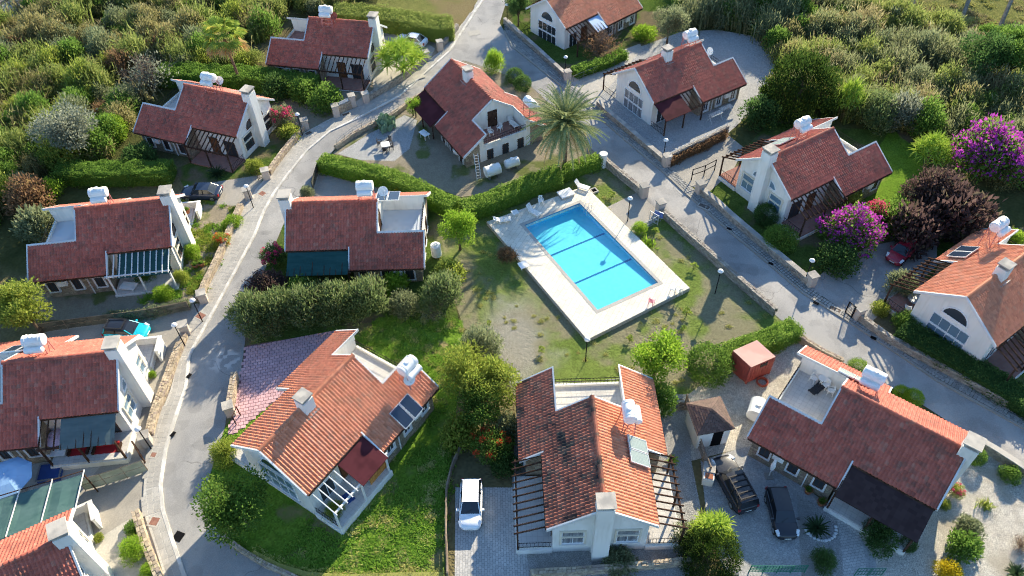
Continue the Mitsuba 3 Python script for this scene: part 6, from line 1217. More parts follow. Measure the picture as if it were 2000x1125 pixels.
# ---------------------------------------------------------------- garden and pool furniture
def chair(label, at, z, deg, mat='plastic_white', group='plastic garden chairs'):
    k = thing('garden_chair', label, 'chair', group); A = pose(*at, z, deg); part(k, 'seat', MB().box((0, 0, .44), (.46, .46, .05)).ply(), mat, at=A); m = MB()
    for i in range(4): m.box((-.24, -.17 + .113 * i, .70), (.035, .07, .48))
    m.box((-.245, 0, .93), (.04, .46, .07)); part(k, 'backrest', m.ply(), mat, at=A)
    for sx in (-1, 1):
        for sy in (-1, 1): part(k, 'leg', MB().beam([sx * .23, sy * .23, 0], [sx * .20, sy * .20, .43], .05, .05).ply(), mat, at=A)
    for s in (-1, 1): part(k, 'armrest', MB().box((0, s * .26, .65), (.46, .06, .04)).box((.2, s * .26, .54), (.05, .05, .22)).ply(), mat, at=A)
def lounger(label, at, z, deg, mat='plastic_white', raise_=.6):
    k = thing('sun_lounger', label, 'sun lounger', 'sun loungers'); A = pose(*at, z, deg); m = MB()
    for i in range(9): m.box((.05 + .14 * i, 0, .34), (.11, .62, .035))
    part(k, 'bed', m.ply(), mat, at=A); m = MB(); d = np.array([-math.cos(raise_), 0, math.sin(raise_)])
    for i in range(5): p = np.array([0, 0, .35]) + d * (.08 + .14 * i); m.beam(p - d * .05, p + d * .05, .62, .035)
    part(k, 'backrest', m.ply(), mat, at=A); part(k, 'frame', MB().box((.62, .3, .28), (1.3, .05, .08)).box((.62, -.3, .28), (1.3, .05, .08)).ply(), mat, at=A)
    for x in (.1, 1.15):
        for s in (-1, 1): part(k, 'leg', MB().box((x, s * .28, .13), (.06, .06, .26)).ply(), mat, at=A)
def table(label, at, z, deg, w=.8, l=.8, h=.72, top='plastic_white', legs='plastic_white', round_=False, name='garden_table'):
    k = thing(name, label, 'table'); A = pose(*at, z, deg)
    if round_: m = trimesh.creation.cylinder(w / 2, .05, sections=28); m.apply_translation([0, 0, h]); part(k, 'top', m, top, at=A)
    else: part(k, 'top', MB().box((0, 0, h), (w, l, .05)).ply(), top, at=A)
    for sx in (-1, 1):
        for sy in (-1, 1): part(k, 'leg', MB().box((sx * w * .34, sy * l * .34, h / 2), (.06, .06, h - .04)).ply(), legs, at=A)
D = .46
lounger('white sun lounger with raised back at the top of the pool deck, left of two', (2.18, 61.51), D, -40, raise_=1.0); lounger('white sun lounger at the top corner of the pool deck beside the palm', (7.55, 65.29), D, -30, raise_=.9); lounger('white sun lounger at the left corner of the pool deck', (-1.12, 60.06), D, 10, raise_=.5)
chair('white plastic chair on the top edge of the pool deck', (3.32, 62.77), D, -80); chair('white plastic chair at the right corner of the pool deck, nearer the water', (15.19, 49.52), D, 150); chair('white plastic chair at the right corner of the pool deck, at the outer edge', (15.72, 49.24), D, 110); chair('pink plastic chair standing on the right side of the pool deck', (12.94, 48.05), D, 60, 'pink_plastic')
table('low white side table near the left corner of the pool deck', (0.56, 61.10), D, 25, .7, .7, .4); table('white square table top at the lower left edge of the pool deck', (1.17, 53.29), D, 25, .9, .9, .45)
k = thing('pool_cover_box', 'low white slab box between two loungers on the pool deck', 'box'); A = pose(*(6.07, 63.99), D, 26); part(k, 'box', MB().box((0, 0, .16), (1.5, 1.1, .32)).ply(), 'cap_stone', at=A); part(k, 'lid', MB().box((0, 0, .36), (1.6, 1.2, .08)).ply(), 'plastic_white', at=A)
k = thing('drain_box', 'open square drain frame beside the top corner of the pool deck', 'drain'); A = pose(*(9.23, 65.07), 0, 25); m = MB()
for s in (-1, 1): m.box((s * .32, 0, .1), (.12, .76, .22)); m.box((0, s * .32, .101), (.52, .12, .22))
part(k, 'rim', m.ply(), 'concrete_pale', at=A); part(k, 'grate', MB().box((0, 0, .06), (.52, .52, .04)).ply(), 'drain_dark', at=A)
k = thing('gate_post', 'white round post beside the stone wall near the date palm', 'post'); m = trimesh.creation.cylinder(.42, 1.7, sections=22); m.apply_translation([0, 0, .85]); part(k, 'shaft', m, 'render_white', at=pose(*(10.61, 69.38))); m = trimesh.creation.cylinder(.47, .1, sections=22); m.apply_translation([0, 0, 1.75]); part(k, 'cap', m, 'trim_white', at=pose(*(10.61, 69.38)))
# terrace of the fork bungalow
chair('white plastic chair on the fork bungalow terrace, left', (-1.91, 73.17), 1.97, -60); chair('white plastic chair on the fork bungalow terrace, right', (-0.85, 74.00), 1.97, -120); lounger('white sun lounger on the fork bungalow terrace', (0.52, 75.28), 1.97, -60)
def ground_tank(label, at, deg, L, r, mat='plastic_white', z=0.0):
    k = thing('water_tank', label, 'water tank', 'white water tanks standing on the ground'); A = pose(*at, z, deg); m = capsule(L, r, 24); m.apply_translation([0, 0, r + .3]); t = part(k, 'tank', m, mat, smooth=35, at=A); m = trimesh.creation.cylinder(.22, .16, sections=14); m.apply_translation([0, 0, 2 * r + .32]); part(t, 'lid', m, mat, at=A)
    for s in (-1, 1): part(k, 'cradle', MB().box((s * L * .32, 0, .22), (.14, r * 1.5, .44)).ply(), 'steel_grey', at=A)
ground_tank('large white water tank behind the hedge at the fork bungalow, left of two', (-1.76, 68.14), 25, 1.7, .62); ground_tank('white water tank behind the hedge at the fork bungalow, right of two', (0.42, 69.49), 25, 1.5, .52); ground_tank('big white water tank beside the biggest dark roof above the gravel yard', (19.80, 35.74), 62, 1.6, .68)
k = thing('water_tank', 'upright white tank behind the yellow shrubs beside the netted bungalow', 'water tank'); m = capsule(1.3, .52, 22); m.apply_transform(trimesh.transformations.rotation_matrix(math.pi / 2, [0, 1, 0])); m.apply_translation([0, 0, .85]); part(k, 'tank', m, 'plastic_white', smooth=35, at=pose(*(-7.47, 55.79))); m = trimesh.creation.cylinder(.2, .1, sections=12); m.apply_translation([0, 0, 1.62]); part(k, 'lid', m, 'plastic_white', at=pose(*(-7.47, 55.79)))
k = thing('ladder', 'metal ladder leaning against the stone corner of the fork bungalow', 'ladder'); m0, m1 = np.array([*(-3.28, 67.59), 0.]), np.array([*(-3.54, 68.99), 2.6]); sd = np.array([.22, .06, 0])
for s in (-1, 1): part(k, 'rail', MB().beam(m0 + sd * s, m1 + sd * s, .06, .05).ply(), 'alu')
for i in range(9): c = m0 + (m1 - m0) * (.08 + .105 * i); part(k, 'rung', MB().beam(c - sd, c + sd, .05, .04).ply(), 'alu')
table('white topped black garden table behind the long hedge', (-14.14, 73.71), 0, 15, 1.0, 1.0, .74, 'plastic_white', 'fabric_black')
for lab, q, dg in (('black garden chair left of the white topped table', (-14.96, 74.51), 0), ('black garden chair right of the white topped table', (-13.52, 73.75), 180), ('black garden chair behind the white topped table', (-13.86, 74.85), -110), ('black garden chair in front of the white topped table', (-14.18, 73.10), 80)): chair(lab, q, 0, dg, 'fabric_black', 'black garden chairs round the white topped table')
table('pale blue table beside the dark porch roof of the fork bungalow', (-9.74, 75.68), 0, 40, .8, 1.3, .74); table('round grey patio table under the pergola of the right edge bungalow', (37.21, 47.18), .3, 0, 1.5, 1.5, .74, 'steel_grey', 'steel_grey', True)
chair('white plastic chair below the round grey patio table', (36.20, 46.35), .3, 60); table('white garden table on the path beside the vegetable garden', (-37.11, 52.22), 0, -10, 1.5, .95, .72)
table('white garden table under the lilac parasol', (-37.01, 33.69), .3, 5, 1.6, .9, .72)
lounger('black sun lounger on the terrace of the biggest dark roof', (23.94, 35.76), 3.05, 38, 'fabric_black', .35); chair('white plastic chair behind the black lounger', (24.17, 36.86), 3.05, -60); chair('white plastic chair right of the black lounger, nearer the wall', (24.89, 36.22), 3.05, -150); chair('white plastic chair on the terrace beside the roof edge', (25.12, 35.61), 3.05, 160); table('small round white table among the terrace chairs', (24.75, 36.66), 3.05, 0, .7, .7, .7, round_=True)
# parasols, sofas
def parasol(label, at, z0, h, r, mat, n=8, folded=False):
    k = thing('parasol', label, 'parasol'); A = pose(*at, z0); part(k, 'pole', tube([[0, 0, 0], [0, 0, h + .12]], .035, 7), 'plastic_white', at=A); th = np.arange(n) * 2 * np.pi / n
    if folded: m = trimesh.creation.revolve(np.array([[0, h], [.10, h - .1], [.20, h * .62], [.13, h * .42], [0, h * .4]])[::-1], sections=9); part(k, 'canopy', m, mat, at=A)
    else:
        V = [[0, 0, h + .05]]; F = []
        for q, z in ((.5, h - .15), (1.0, h - .5)):
            for i in range(n): V.append([r * q * math.cos(th[i]), r * q * math.sin(th[i]), z])
        for i in range(n): j = (i + 1) % n; F += [[0, 1 + i, 1 + j], [1 + i, 1 + n + i, 1 + n + j], [1 + i, 1 + n + j, 1 + j]]
        V = np.array(V); F = np.array(F); part(k, 'canopy', (np.vstack([V, V - [0, 0, .02]]), np.vstack([F, F[:, ::-1] + len(V)])), mat, at=A)
        for i in range(n): part(k, 'rib', MB().beam([0, 0, h - .02], [r * math.cos(th[i]), r * math.sin(th[i]), h - .55], .025, .025).ply(), 'plastic_white', at=A)
    part(k, 'base', MB().box((0, 0, .05), (.6, .6, .1)).ply(), 'concrete', at=A)
parasol('large blue parasol at the left edge', (-39.02, 30.75), 0, 2.7, 1.85, 'tarp_blue'); parasol('lilac parasol under the grey netted pergola', (-36.94, 34.53), .3, 2.0, .95, 'tarp_lilac'); parasol('closed pale parasol in front of the stone clad wall above the black cars', (19.59, 30.14), 0, 2.5, .3, 'plastic_white', folded=True)
def sofa(label, at, deg, w):
    k = thing('garden_sofa', label, 'sofa', 'red garden sofas'); A = pose(*at, .3, deg); part(k, 'seat', MB().box((0, 0, .3), (w, .8, .25)).ply(), 'red_cloth', at=A); part(k, 'backrest', MB().box((0, .38, .55), (w, .16, .5)).ply(), 'red_cloth', at=A)
    for s in (-1, 1): part(k, 'armrest', MB().box((s * (w / 2 + .08), 0, .40), (.16, .85, .5)).ply(), 'dark_wood', at=A)
sofa('red sofa under the front edge of the grey netted pergola', (-35.29, 33.85), 5, 1.3); sofa('red sofa at the right end of the grey netted pergola', (-33.05, 33.96), 5, 1.9)
k = thing('blue_tub', 'dark blue rectangular tub beside the blue parasol', 'tub'); A = pose(*(-37.22, 32.27), 0, 8); part(k, 'basin', MB().box((0, 0, .2), (1.7, 1.5, .4)).ply(), 'blue_plastic', at=A); part(k, 'rim', MB().box((0, .75, .43), (1.8, .1, .07)).box((0, -.75, .43), (1.8, .1, .07)).box((.86, 0, .431), (.1, 1.4, .07)).box((-.86, 0, .431), (.1, 1.4, .07)).ply(), 'steel_grey', at=A)
k = thing('blue_bin', 'blue plastic bin bags at the corner of the white pergola', 'bin'); A = pose(*(-12.93, 28.92), 0, 40); part(k, 'bin', MB().box((0, 0, .45), (.7, .9, .9), taper=.85).ply(), 'blue_plastic', at=A); part(k, 'lid', MB().box((0, 0, .93), (.7, .88, .07)).ply(), 'blue_plastic', at=A)
k = thing('timber_stack', 'bright orange timber boards standing under the maroon veranda cover', 'timber'); A = pose(*(-10.74, 30.84), .3, 55.7)
for i in range(7): part(k, 'board', MB().box((-.9 + .3 * i, 0, .65 + .04 * (i % 3)), (.27, .07, 1.3)).ply(), 'pine_wood', at=A)
# red container, hose, hut, barbecue
def container():
    k = thing('steel_container', 'dark red steel container with a pale red top beside the clipped hedge', 'container'); h = 2.35; c = [np.array(q) for q in [(18.72, 40.74), (20.93, 41.77), (22.02, 40.00), (19.80, 39.01)]]; m = sum(c) / 4; pg = sg.Polygon(c); part(k, 'wall', poly_mesh(pg, .05, h), 'container_red'); part(k, 'top', poly_mesh(pg.buffer(.05, join_style='mitre'), h, h + .06), 'container_top')
    for a, b in ((0, 3), (3, 2)):
        d = c[b] - c[a]; L = np.linalg.norm(d); d /= L; n = np.array([d[1], -d[0]]); n = n if n @ (c[a] - m) > 0 else -n
        for i in range(1, int(L / .3)): q = c[a] + d * i * .3 + n * .02; part(k, 'rib', MB().beam([*q, .1], [*q, h - .05], .06, .06).ply(), 'container_red')
    q = c[3] + (c[2] - c[3]) * .58; part(k, 'vent', MB().box((*q, 1.9), (.7, .12, .35), math.degrees(math.atan2(*(c[2] - c[3])[::-1]))).ply(), 'trim_black')
    q = c[0] + (c[3] - c[0]) * .5; part(k, 'door', MB().box((*(q + (q - m) * .03), 1.05), (.9, .06, 1.95), math.degrees(math.atan2(*(c[3] - c[0])[::-1]))).ply(), 'container_red')
    for i in range(4): part(k, 'corner_post', MB().box((*(m + (c[i] - m) * .99), h / 2), (.14, .14, h)).ply(), 'container_red')
container()
k = thing('hose_coil', 'coiled red hose lying on the gravel beside the container', 'hose')
for i in range(5): m = trimesh.creation.torus(.42 + .03 * (i % 3), .035, 28, 8); m.apply_translation([0, 0, .04 + .06 * i]); part(k, 'coil', m, 'hose_red', smooth=True, at=pose(*(21.21, 39.03)))
def hut():
    k = thing('garden_hut', 'small hut with a brown hipped roof beside the black off road car', 'hut'); c = [np.array(q) for q in [(13.72, 35.61), (16.66, 36.20), (17.18, 33.07), (14.11, 32.57)]]; m = sum(c) / 4; inn = [m + (q - m) * .86 for q in c]; apex = np.array([*m, 3.35])
    part(k, 'wall', poly_mesh(sg.Polygon(inn), -.05, 2.3), 'render_cream'); rf = part(k, 'roof', (np.array([[*q, 2.26] for q in c] + [apex - [0, 0, .05]]), np.array([[0, 1, 4], [1, 2, 4], [2, 3, 4], [3, 0, 4], [0, 2, 1], [0, 3, 2]])), 'shingle_dark', uv=np.array([[*q] for q in c] + [[*m]]))
    rng = np.random.default_rng(4); V, F, n = [], [], 0
    for i in range(4):
        a, b = np.array([*c[i], 2.30]), np.array([*c[(i + 1) % 4], 2.30]); rows = 9
        for r in range(rows):
            t0, t1 = r / rows, (r + 1) / rows; p0, p1 = a + (apex - a) * t0, b + (apex - b) * t0; q0, q1 = a + (apex - a) * t1, b + (apex - b) * t1; kk = max(1, int(np.linalg.norm(p1 - p0) / .3))
            for j in range(kk):
                u0, u1 = (j + .04) / kk, (j + .96) / kk; v = np.array([p0 + (p1 - p0) * u0 + [0, 0, .05], p0 + (p1 - p0) * u1 + [0, 0, .05], q0 + (q1 - q0) * u1 + [0, 0, .015], q0 + (q1 - q0) * u0 + [0, 0, .015], p0 + (p1 - p0) * u0, p0 + (p1 - p0) * u1]); V.append(v + [0, 0, rng.normal(0, .006)]); F.append(np.array([[0, 1, 2], [0, 2, 3], [4, 5, 1], [4, 1, 0]]) + n); n += 6
    V = np.vstack(V); part(rf, 'shingles', (V, np.vstack(F)), 'hut_shingle', uv=np.repeat(rng.random((len(V) // 6, 2)), 6, 0), stuff=True)
    d = (inn[2] - inn[3]); L = np.linalg.norm(d); d /= L; nn = np.array([d[1], -d[0]]); q = inn[3] + d * L * .62 + nn * .02; ang = math.degrees(math.atan2(d[1], d[0])); part(k, 'doorway', MB().box((*q, 1.0), (.85, .08, 2.0), ang).ply(), 'drain_dark'); q = inn[3] + d * L * .25 + nn * .03; part(k, 'white_front', MB().box((*q, 1.15), (L * .42, .07, 2.2), ang).ply(), 'render_white'); q = inn[3] + d * L * .88 + nn * .03; part(k, 'white_front', MB().box((*q, 1.15), (L * .2, .07, 2.2), ang).ply(), 'render_white')
pri('hut_shingle', proc(lambda p, n, uv: mix((.095, .058, .045), (.15, .095, .075), uv.x)), rough=.8, two=True)
hut()
k = thing('barbecue', 'white brick barbecue with an opening beside the black off road car', 'barbecue'); A = pose(*(14.81, 30.20), 0, 75); part(k, 'body', MB().box((0, 0, .5), (1.5, .8, 1.0)).ply(), 'render_white', at=A); part(k, 'top', MB().box((.3, 0, 1.05), (.9, .9, .1)).ply(), 'cap_stone', at=A); part(k, 'grill', MB().box((-.45, 0, 1.02), (.5, .6, .05)).ply(), 'brick_red', at=A)
dif('brick_red', mottled((.28, .10, .06), (.36, .15, .09), 3))
# stones round the cycad, firewood
c0 = np.array((22.33, 25.90)); rng = np.random.default_rng(8)
for i in range(13): a = -2.9 + i * .235; m = trimesh.creation.icosphere(1, .15); m.vertices *= [1, .9, .6] * rng.uniform(.8, 1.2, 3); q = c0 + np.array([math.cos(a), math.sin(a)]) * 1.15; s = thing('garden_stone', 'white stone of the ring round the cycad', 'stone', 'white stones round the cycad'); add(s, m, 'trim_white', smooth=True, at=pose(q[0], q[1], .06))
k = thing('firewood_pile', 'messy pile of cut branches beside the hut wall', 'firewood'); m0 = np.array((13.96, 36.77))
for i in range(14): a = rng.uniform(-.5, .5); q = m0 + rng.normal(0, .25, 2); part(k, 'branch', tube([[q[0] - .6 * math.cos(a), q[1] - .6 * math.sin(a), .1 + .05 * (i // 3)], [q[0] + .6 * math.cos(a), q[1] + .6 * math.sin(a), .14 + .06 * (i // 3)]], .045, 6), 'weathered_wood')
# drying racks
for lab, q, dg in (('white folding drying rack left of two against the stone clad wall', (24.86, 77.55), 31), ('white folding drying rack right of two against the stone clad wall', (26.33, 78.75), 31)):
    k = thing('drying_rack', lab, 'drying rack', 'white drying racks'); A = pose(*q, 0, dg); m = MB()
    for i in range(9): m.beam([-.9, -.3 + .075 * i, .95], [.9, -.3 + .075 * i, .95], .02, .02)
    part(k, 'lines', m.ply(), 'plastic_white', at=A)
    for sx in (-1, 1):
        for sy in (-1, 1): part(k, 'leg', MB().beam([sx * .85, sy * .45, 0], [sx * .85, -sy * .3, .95], .035, .035).ply(), 'plastic_white', at=A)
# manholes and drains
def lid(label, at, deg, w, l, mat, name='manhole_cover', z=.135, rim=True):
    k = thing(name, label, 'manhole cover', 'covers in the pavement and road'); A = pose(*at, z, deg); part(k, 'lid', MB().box((0, 0, .012), (w, l, .03)).ply(), mat, at=A)
    if rim: m = MB(); [m.box((s * (w / 2 + .07), 0, .005), (.13, l + .27, .035)) for s in (-1, 1)]; [m.box((0, s * (l / 2 + .07), .006), (w, .13, .035)) for s in (-1, 1)]; part(k, 'rim', m.ply(), 'concrete_pale', at=A)
lid('rusty square cover in the pavement below the curved stone wall', (-27.67, 27.84), 78, .62, .62, 'manhole_rust'); lid('rusty square cover in the pavement beside the vegetable garden corner', (-29.37, 48.56), 60, .65, .8, 'manhole_rust'); lid('rusty cover in the pavement below the gate of the pink oleander bungalow', (-27.07, 66.24), 55, .6, .7, 'manhole_rust'); lid('small rusty cover at the gate beside the red sofas', (-29.45, 33.66), 80, .4, .4, 'manhole_rust'); lid('dark iron cover in the pavement below the lamp', (-23.72, 77.22), 40, .7, .5, 'manhole_iron'); lid('dark iron cover below the two gate posts', (-19.71, 80.92), 30, .9, .4, 'manhole_iron')
lid('black square drain grate in the road at the bottom left', (-25.55, 26.62), 68, .72, .72, 'drain_dark', 'drain_grate', .026, False); lid('iron manhole cover in the left road beside the purple bougainvillea', (-26.25, 51.31), 50, .6, .6, 'manhole_iron', z=.026); lid('large white framed manhole in the road at the top', (-4.21, 99.85), 15, 1.4, 1.1, 'concrete_pale', z=.026); lid('white framed manhole beside the road above the bright palm shrub', (-11.26, 88.86), 30, 1.3, .7, 'concrete_pale', z=.13)
lid('dark drain in the setts below the round clipped bush', (20.61, 61.93), -38, 1.1, .5, 'manhole_iron'); lid('dark drain in the setts at the gate of the right edge bungalow', (29.90, 47.01), -38, 1.0, .45, 'manhole_iron')
for i, (q, lab) in enumerate((((22.50, 58.33), 'kerb drain below the larger clipped bush'), ((25.48, 53.16), 'kerb drain in the middle of the right road'), ((28.38, 47.84), 'kerb drain near the right gate pillar'), ((32.27, 43.48), 'kerb drain below the long dark hedge'), ((-30.35, 43.66), 'kerb drain on the left pavement beside the pale stain on the road'), ((-28.65, 41.55), 'kerb drain on the left pavement beside the D shaped shadow'), ((-28.40, 35.56), 'kerb drain opposite the pink drive gate'))): lid(lab.replace(' beside the D shaped shadow', ' further down'), q, -38 if i < 4 else 62, .5, .3, 'drain_dark', 'kerb_drain', .14, False)
# fences and gates
def rail_fence(label, pts, h, step, mat='iron_black', rails=(.95, .5), mesh=None, post=.05, name='fence', zb=0.0, pickets=0):
    k = thing(name, label, 'fence'); P_ = resample(pts, step); R_ = resample(pts, step / 2)
    for x, y in P_: part(k, 'post', MB().box((x, y, zb + h / 2), (post, post, h)).ply(), mat)
    for z in rails: part(k, 'rail', tube(np.c_[R_, np.full(len(R_), zb + h * z)], post * .5, 6), mat)
    if pickets:
        for x, y in resample(pts, pickets): part(k, 'picket', MB().box((x, y, zb + h * .52), (.025, .025, h * .86)).ply(), mat)
    if mesh: m = poly_mesh(sg.LineString(R_).buffer(.008, cap_style='flat'), zb + .08, zb + h * .93); part(k, 'panel', m, mesh)
rail_fence('wire fence with dark panel between the vegetable garden and the teal car drive', [(-43.71, 47.18), (-40.79, 47.68), (-37.81, 48.07), (-34.35, 48.57), (-30.62, 49.44)], 1.3, 2.2, 'weathered_wood', mesh='mesh_fence'); rail_fence('pale green screen fence across the drive at the bottom left', [(-33.94, 30.70), (-32.22, 31.22), (-30.51, 31.84), (-29.49, 32.27)], 1.7, 1.6, 'weathered_wood', mesh='screen_pale'); rail_fence('thin fence along the green lawn beside the grey block drive', [(-5.22, 22.99), (-5.45, 26.30), (-5.53, 29.67), (-5.15, 31.67), (-4.34, 33.84)], .8, 1.3, 'weathered_wood', rails=(.95, .75, .5, .2), post=.14)
rail_fence('wire fence on the low curved wall of the fork bungalow', [(-19.84, 74.21), (-18.32, 76.54), (-16.49, 78.30), (-14.81, 79.48), (-13.21, 81.34)], 1.2, 1.5, 'steel_grey', rails=(.97, .7)); rail_fence('dark gate fence at the drive behind the netted bungalow', [(-21.56, 66.68), (-21.49, 68.45), (-21.38, 70.46)], 1.3, 1.2, mesh='mesh_fence'); rail_fence('thin railing across the pool lawn behind the two-tone bungalow', [(3.47, 39.04), (5.46, 39.08), (7.44, 39.11), (9.22, 39.26)], 1.0, 1.6, 'steel_grey', pickets=.3); rail_fence('wire fence between the pool path and the lawn with young plants', [(12.43, 58.23), (14.04, 58.86), (15.69, 59.97)], 1.0, 1.2, 'steel_grey', mesh=None, rails=(.97, .5, .1))
rail_fence('wooden fence beside the hut along the gravel drive', [(14.26, 37.07), (14.41, 34.54), (14.63, 32.15), (14.89, 30.31)], 1.5, 1.3, 'weathered_wood', rails=(.95, .7, .45, .2), post=.12); rail_fence('green mesh gate fence along the bottom edge below the black hatchback', [(16.28, 22.59), (17.65, 22.51), (19.10, 22.47), (20.20, 22.47)], 1.2, 1.1, 'fence_green', rails=(.98, .8, .6, .4, .2), pickets=.22, post=.06); rail_fence('second green mesh fence at the bottom edge, right of the pillars', [(23.67, 22.14), (24.47, 22.12), (25.55, 22.09)], 1.2, 1.0, 'fence_green', rails=(.98, .6, .2), pickets=.22)
rail_fence('pipe gate with two bars at the palm tree drive above the pool', [(20.07, 66.48), (21.42, 67.04), (22.92, 68.05)], 1.5, 1.5, rails=(.97, .5), post=.09, name='pipe_gate'); rail_fence('black barred gate of the right edge bungalow drive', [(30.72, 46.60), (31.08, 45.96)], 1.6, .9, rails=(.97, .1), pickets=.12, post=.09, name='drive_gate'); rail_fence('grey metal gate at the pool path', [(14.55, 60.18), (15.28, 59.35)], 1.3, .7, 'alu', rails=(.97, .5, .08), post=.06, name='pool_gate'); rail_fence('dark iron gate at the road side garden of the pink oleander bungalow', [(-28.02, 68.76), (-27.39, 69.37)], 1.3, .8, rails=(.97, .1), pickets=.14, name='garden_gate'); rail_fence('brown gate frame at the drive beside the red sofas', [(-30.90, 34.19), (-29.91, 32.97)], 1.4, .9, 'dark_wood', rails=(.97, .5), post=.1, name='drive_gate'); rail_fence('brown gate frame at the entrance of the pink drive', [(-23.21, 37.29), (-23.36, 36.38)], 1.3, .8, 'dark_wood', rails=(.97,), post=.07, name='drive_gate')
rail_fence('white line railing on the ivy side wall', [(18.04, 69.29), (20.29, 70.97), (22.94, 72.57), (25.48, 74.52)], .45, 2.0, 'rail_white', rails=(.95,), zb=1.3, post=.04); rail_fence('thin pickets on the wall of the top edge bungalow garden', [(8.65, 86.80), (11.45, 88.70), (14.30, 90.40)], .9, 1.6, 'steel_grey', rails=(.95, .4))
k = thing('blue_sign', 'small blue notice board on the stone wall beside the pool gate', 'sign'); A = pose(*(15.44, 60.09), 0, -35); part(k, 'board', MB().box((0, 0, .85), (.95, .06, .65)).ply(), 'sign_blue', at=A); part(k, 'frame', MB().box((0, 0, 1.2), (1.05, .08, .06)).box((0, 0, .5), (1.05, .08, .06)).ply(), 'alu', at=A); pri('sign_blue', (.10, .16, .42), rough=.4)
k = thing('white_gate_panel', 'white sheet panel between two stone gate posts', 'gate'); part(k, 'panel', MB().beam([*(-20.52, 81.29), .75], [*(-19.38, 82.33), .75], .06, 1.4).ply(), 'plastic_white'); part(k, 'frame', MB().beam([*(-20.52, 81.29), 1.5], [*(-19.38, 82.33), 1.5], .08, .08).ply(), 'alu')
# flower pots
for lab, q, z in (('terracotta pot on the white buttress of the netted pergola bungalow', (-33.93, 62.39), 1.0), ('terracotta pot at the stone clad wall above the black hatchback', (22.20, 28.66), 0), ('terracotta pot beside the veranda steps near the cycad', (22.89, 27.66), 0), ('terracotta pot with herbs by the vegetable garden stones', (-30.97, 55.34), 0), ('red pot beside the white porch of the vegetable garden', (-31.54, 55.15), 0)):
    k = thing('flower_pot', lab, 'flower pot', 'terracotta flower pots'); m = trimesh.creation.revolve(np.array([[0, 0], [.20, 0], [.30, .42], [.33, .45], [.33, .5], [.28, .5], [.26, .42], [0, .40]]), sections=16); part(k, 'pot', m, 'pot_clay', smooth=35, at=pose(*q, z)); r_ = np.random.default_rng(int(q[0] * 10) % 97); v, f, u = leaves(np.c_[r_.normal(0, .08, (90, 2)), np.full(90, .42)] + [0, 0, z], r_.normal(0, .5, (90, 3)) + [0, 0, .9], .32, .35, r_); part(k, 'plant', (v, f), 'leaf_green', uv=u, at=pose(*q))
dif('pot_clay', mottled((.36, .13, .07), (.44, .18, .10), 3))
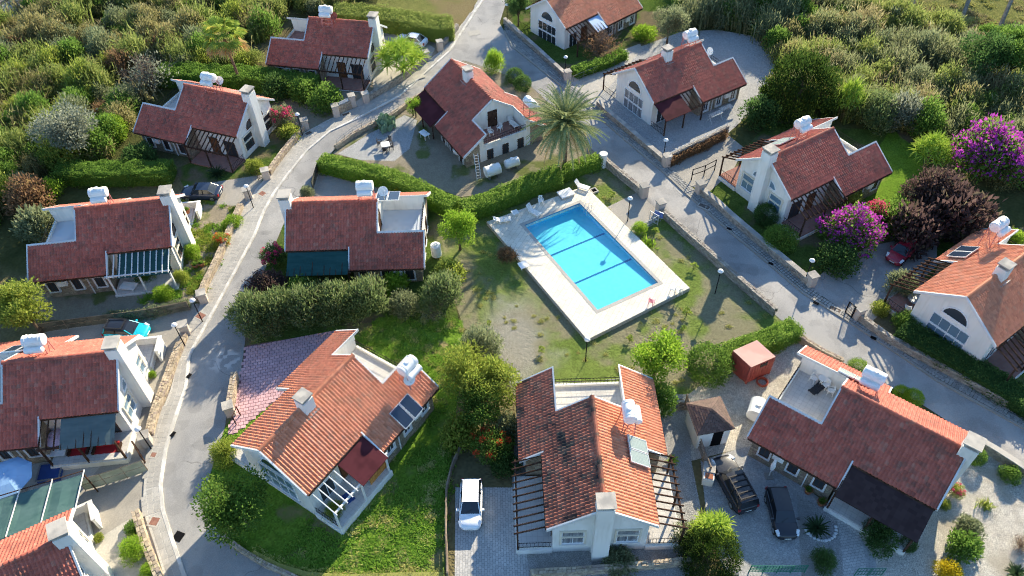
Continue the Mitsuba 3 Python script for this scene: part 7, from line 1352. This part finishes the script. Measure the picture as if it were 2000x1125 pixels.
# porch walls of the left bungalows
def porch(label, key):
    x, y, dz = {'C': (-32.85, 58.08, .07), 'D': (-31.54, 39.05, .42), 'E': (-29.9, 23.53, .36)}[key]; dg = {'C': 186.4, 'D': 185.2, 'E': 208.7}[key]; k = thing('porch_wall', label, 'wall'); A = pose(x, y, dz, dg); y0, y1 = -(W1 + .4), -(W1 + 2.1)
    part(k, 'front', MB().box((-.35, (y0 + y1) / 2, .1), (.22, abs(y1 - y0), 2.0)).ply(), 'render_white', at=A); part(k, 'side', MB().box((1.2, y1, .1), (2.9, .22, 2.0)).ply(), 'render_white', at=A); part(k, 'ledge', MB().box((-.38, (y0 + y1) / 2, 1.14), (.34, abs(y1 - y0) + .1, .1)).ply(), 'trim_white', at=A)
def canopy():
    k = thing('shade_canopy', 'wide sea green shade net on pale poles behind the bottom left bungalow', 'canopy'); c = [np.array([*q, 2.75]) for q in [(-32.45, 27.44), (-32.92, 30.55), (-39.41, 28.28), (-38.93, 24.72)]]; n = 10; V, U = [], []
    for i in range(n + 1):
        for j in range(n + 1): a, b = i / n, j / n; p = (c[0] * (1 - a) + c[3] * a) * (1 - b) + (c[1] * (1 - a) + c[2] * a) * b; V.append(p - [0, 0, .14 * math.sin(b * math.pi) * (.6 + .4 * math.sin(a * 25))]); U.append([a * 7, b * 2])
    F = [[i * (n + 1) + j, (i + 1) * (n + 1) + j, (i + 1) * (n + 1) + j + 1] for i in range(n) for j in range(n)] + [[i * (n + 1) + j, (i + 1) * (n + 1) + j + 1, i * (n + 1) + j + 1] for i in range(n) for j in range(n)]; V = np.array(V); m = len(V); F = np.array(F)
    part(k, 'net', (np.vstack([V, V - [0, 0, .02]]), np.vstack([F, F[:, ::-1] + m])), 'shade_deep', uv=np.array(U * 2))
    for a in (0, .33, .66, 1.0):
        p, q = c[0] * (1 - a) + c[3] * a, c[1] * (1 - a) + c[2] * a; part(k, 'beam', MB().beam(p + [0, 0, .03], q + (q - p) * .12 + [0, 0, .03], .07, .07).ply(), 'rail_white'); part(k, 'post', MB().box((q[0], q[1], 1.37), (.08, .08, 2.7)).ply(), 'dark_wood')
    part(k, 'front_rail', MB().beam(c[1] + (c[1] - c[0]) * .1, c[2] + (c[2] - c[3]) * .1, .06, .06).ply(), 'dark_wood')
dif('shade_deep', proc(lambda p, n, uv: mix((.060, .125, .118), (.105, .180, .168), fbm(uv.x * 1.4, uv.y * 5, 0, 3))))
canopy()
porch('white porch wall beside the dark saloon', 'C'); porch('white porch wall below the teal car', 'D'); porch('white porch wall at the bottom left corner', 'E')
# rubble in the upper left corner
labels['rubble'] = {'label': 'pale rubble and broken stone in the upper left corner', 'kind': 'stuff'}; rng = np.random.default_rng(12); V, F = [], []
for i, q in enumerate(scatter_in(P([(-86.14, 125.15), (-74.24, 124.35), (-69.55, 108.96), (-68.99, 104.43), (-76.65, 104.31)]), 420, rng)):
    v = BOXV * rng.uniform(.3, 1.1) * rng.uniform(.6, 1.2, (8, 3)) * [1, 1, .6]; a = rng.uniform(0, 3); v[:, :2] = v[:, :2] @ np.array([[math.cos(a), math.sin(a)], [-math.sin(a), math.cos(a)]]); V.append(v + [*q, .12]); F.append(BOXF + 8 * i)
add('rubble', (np.vstack(V), np.vstack(F)), 'wall_stone_grey', uv=np.repeat(rng.random((420, 2)), 8, 0))
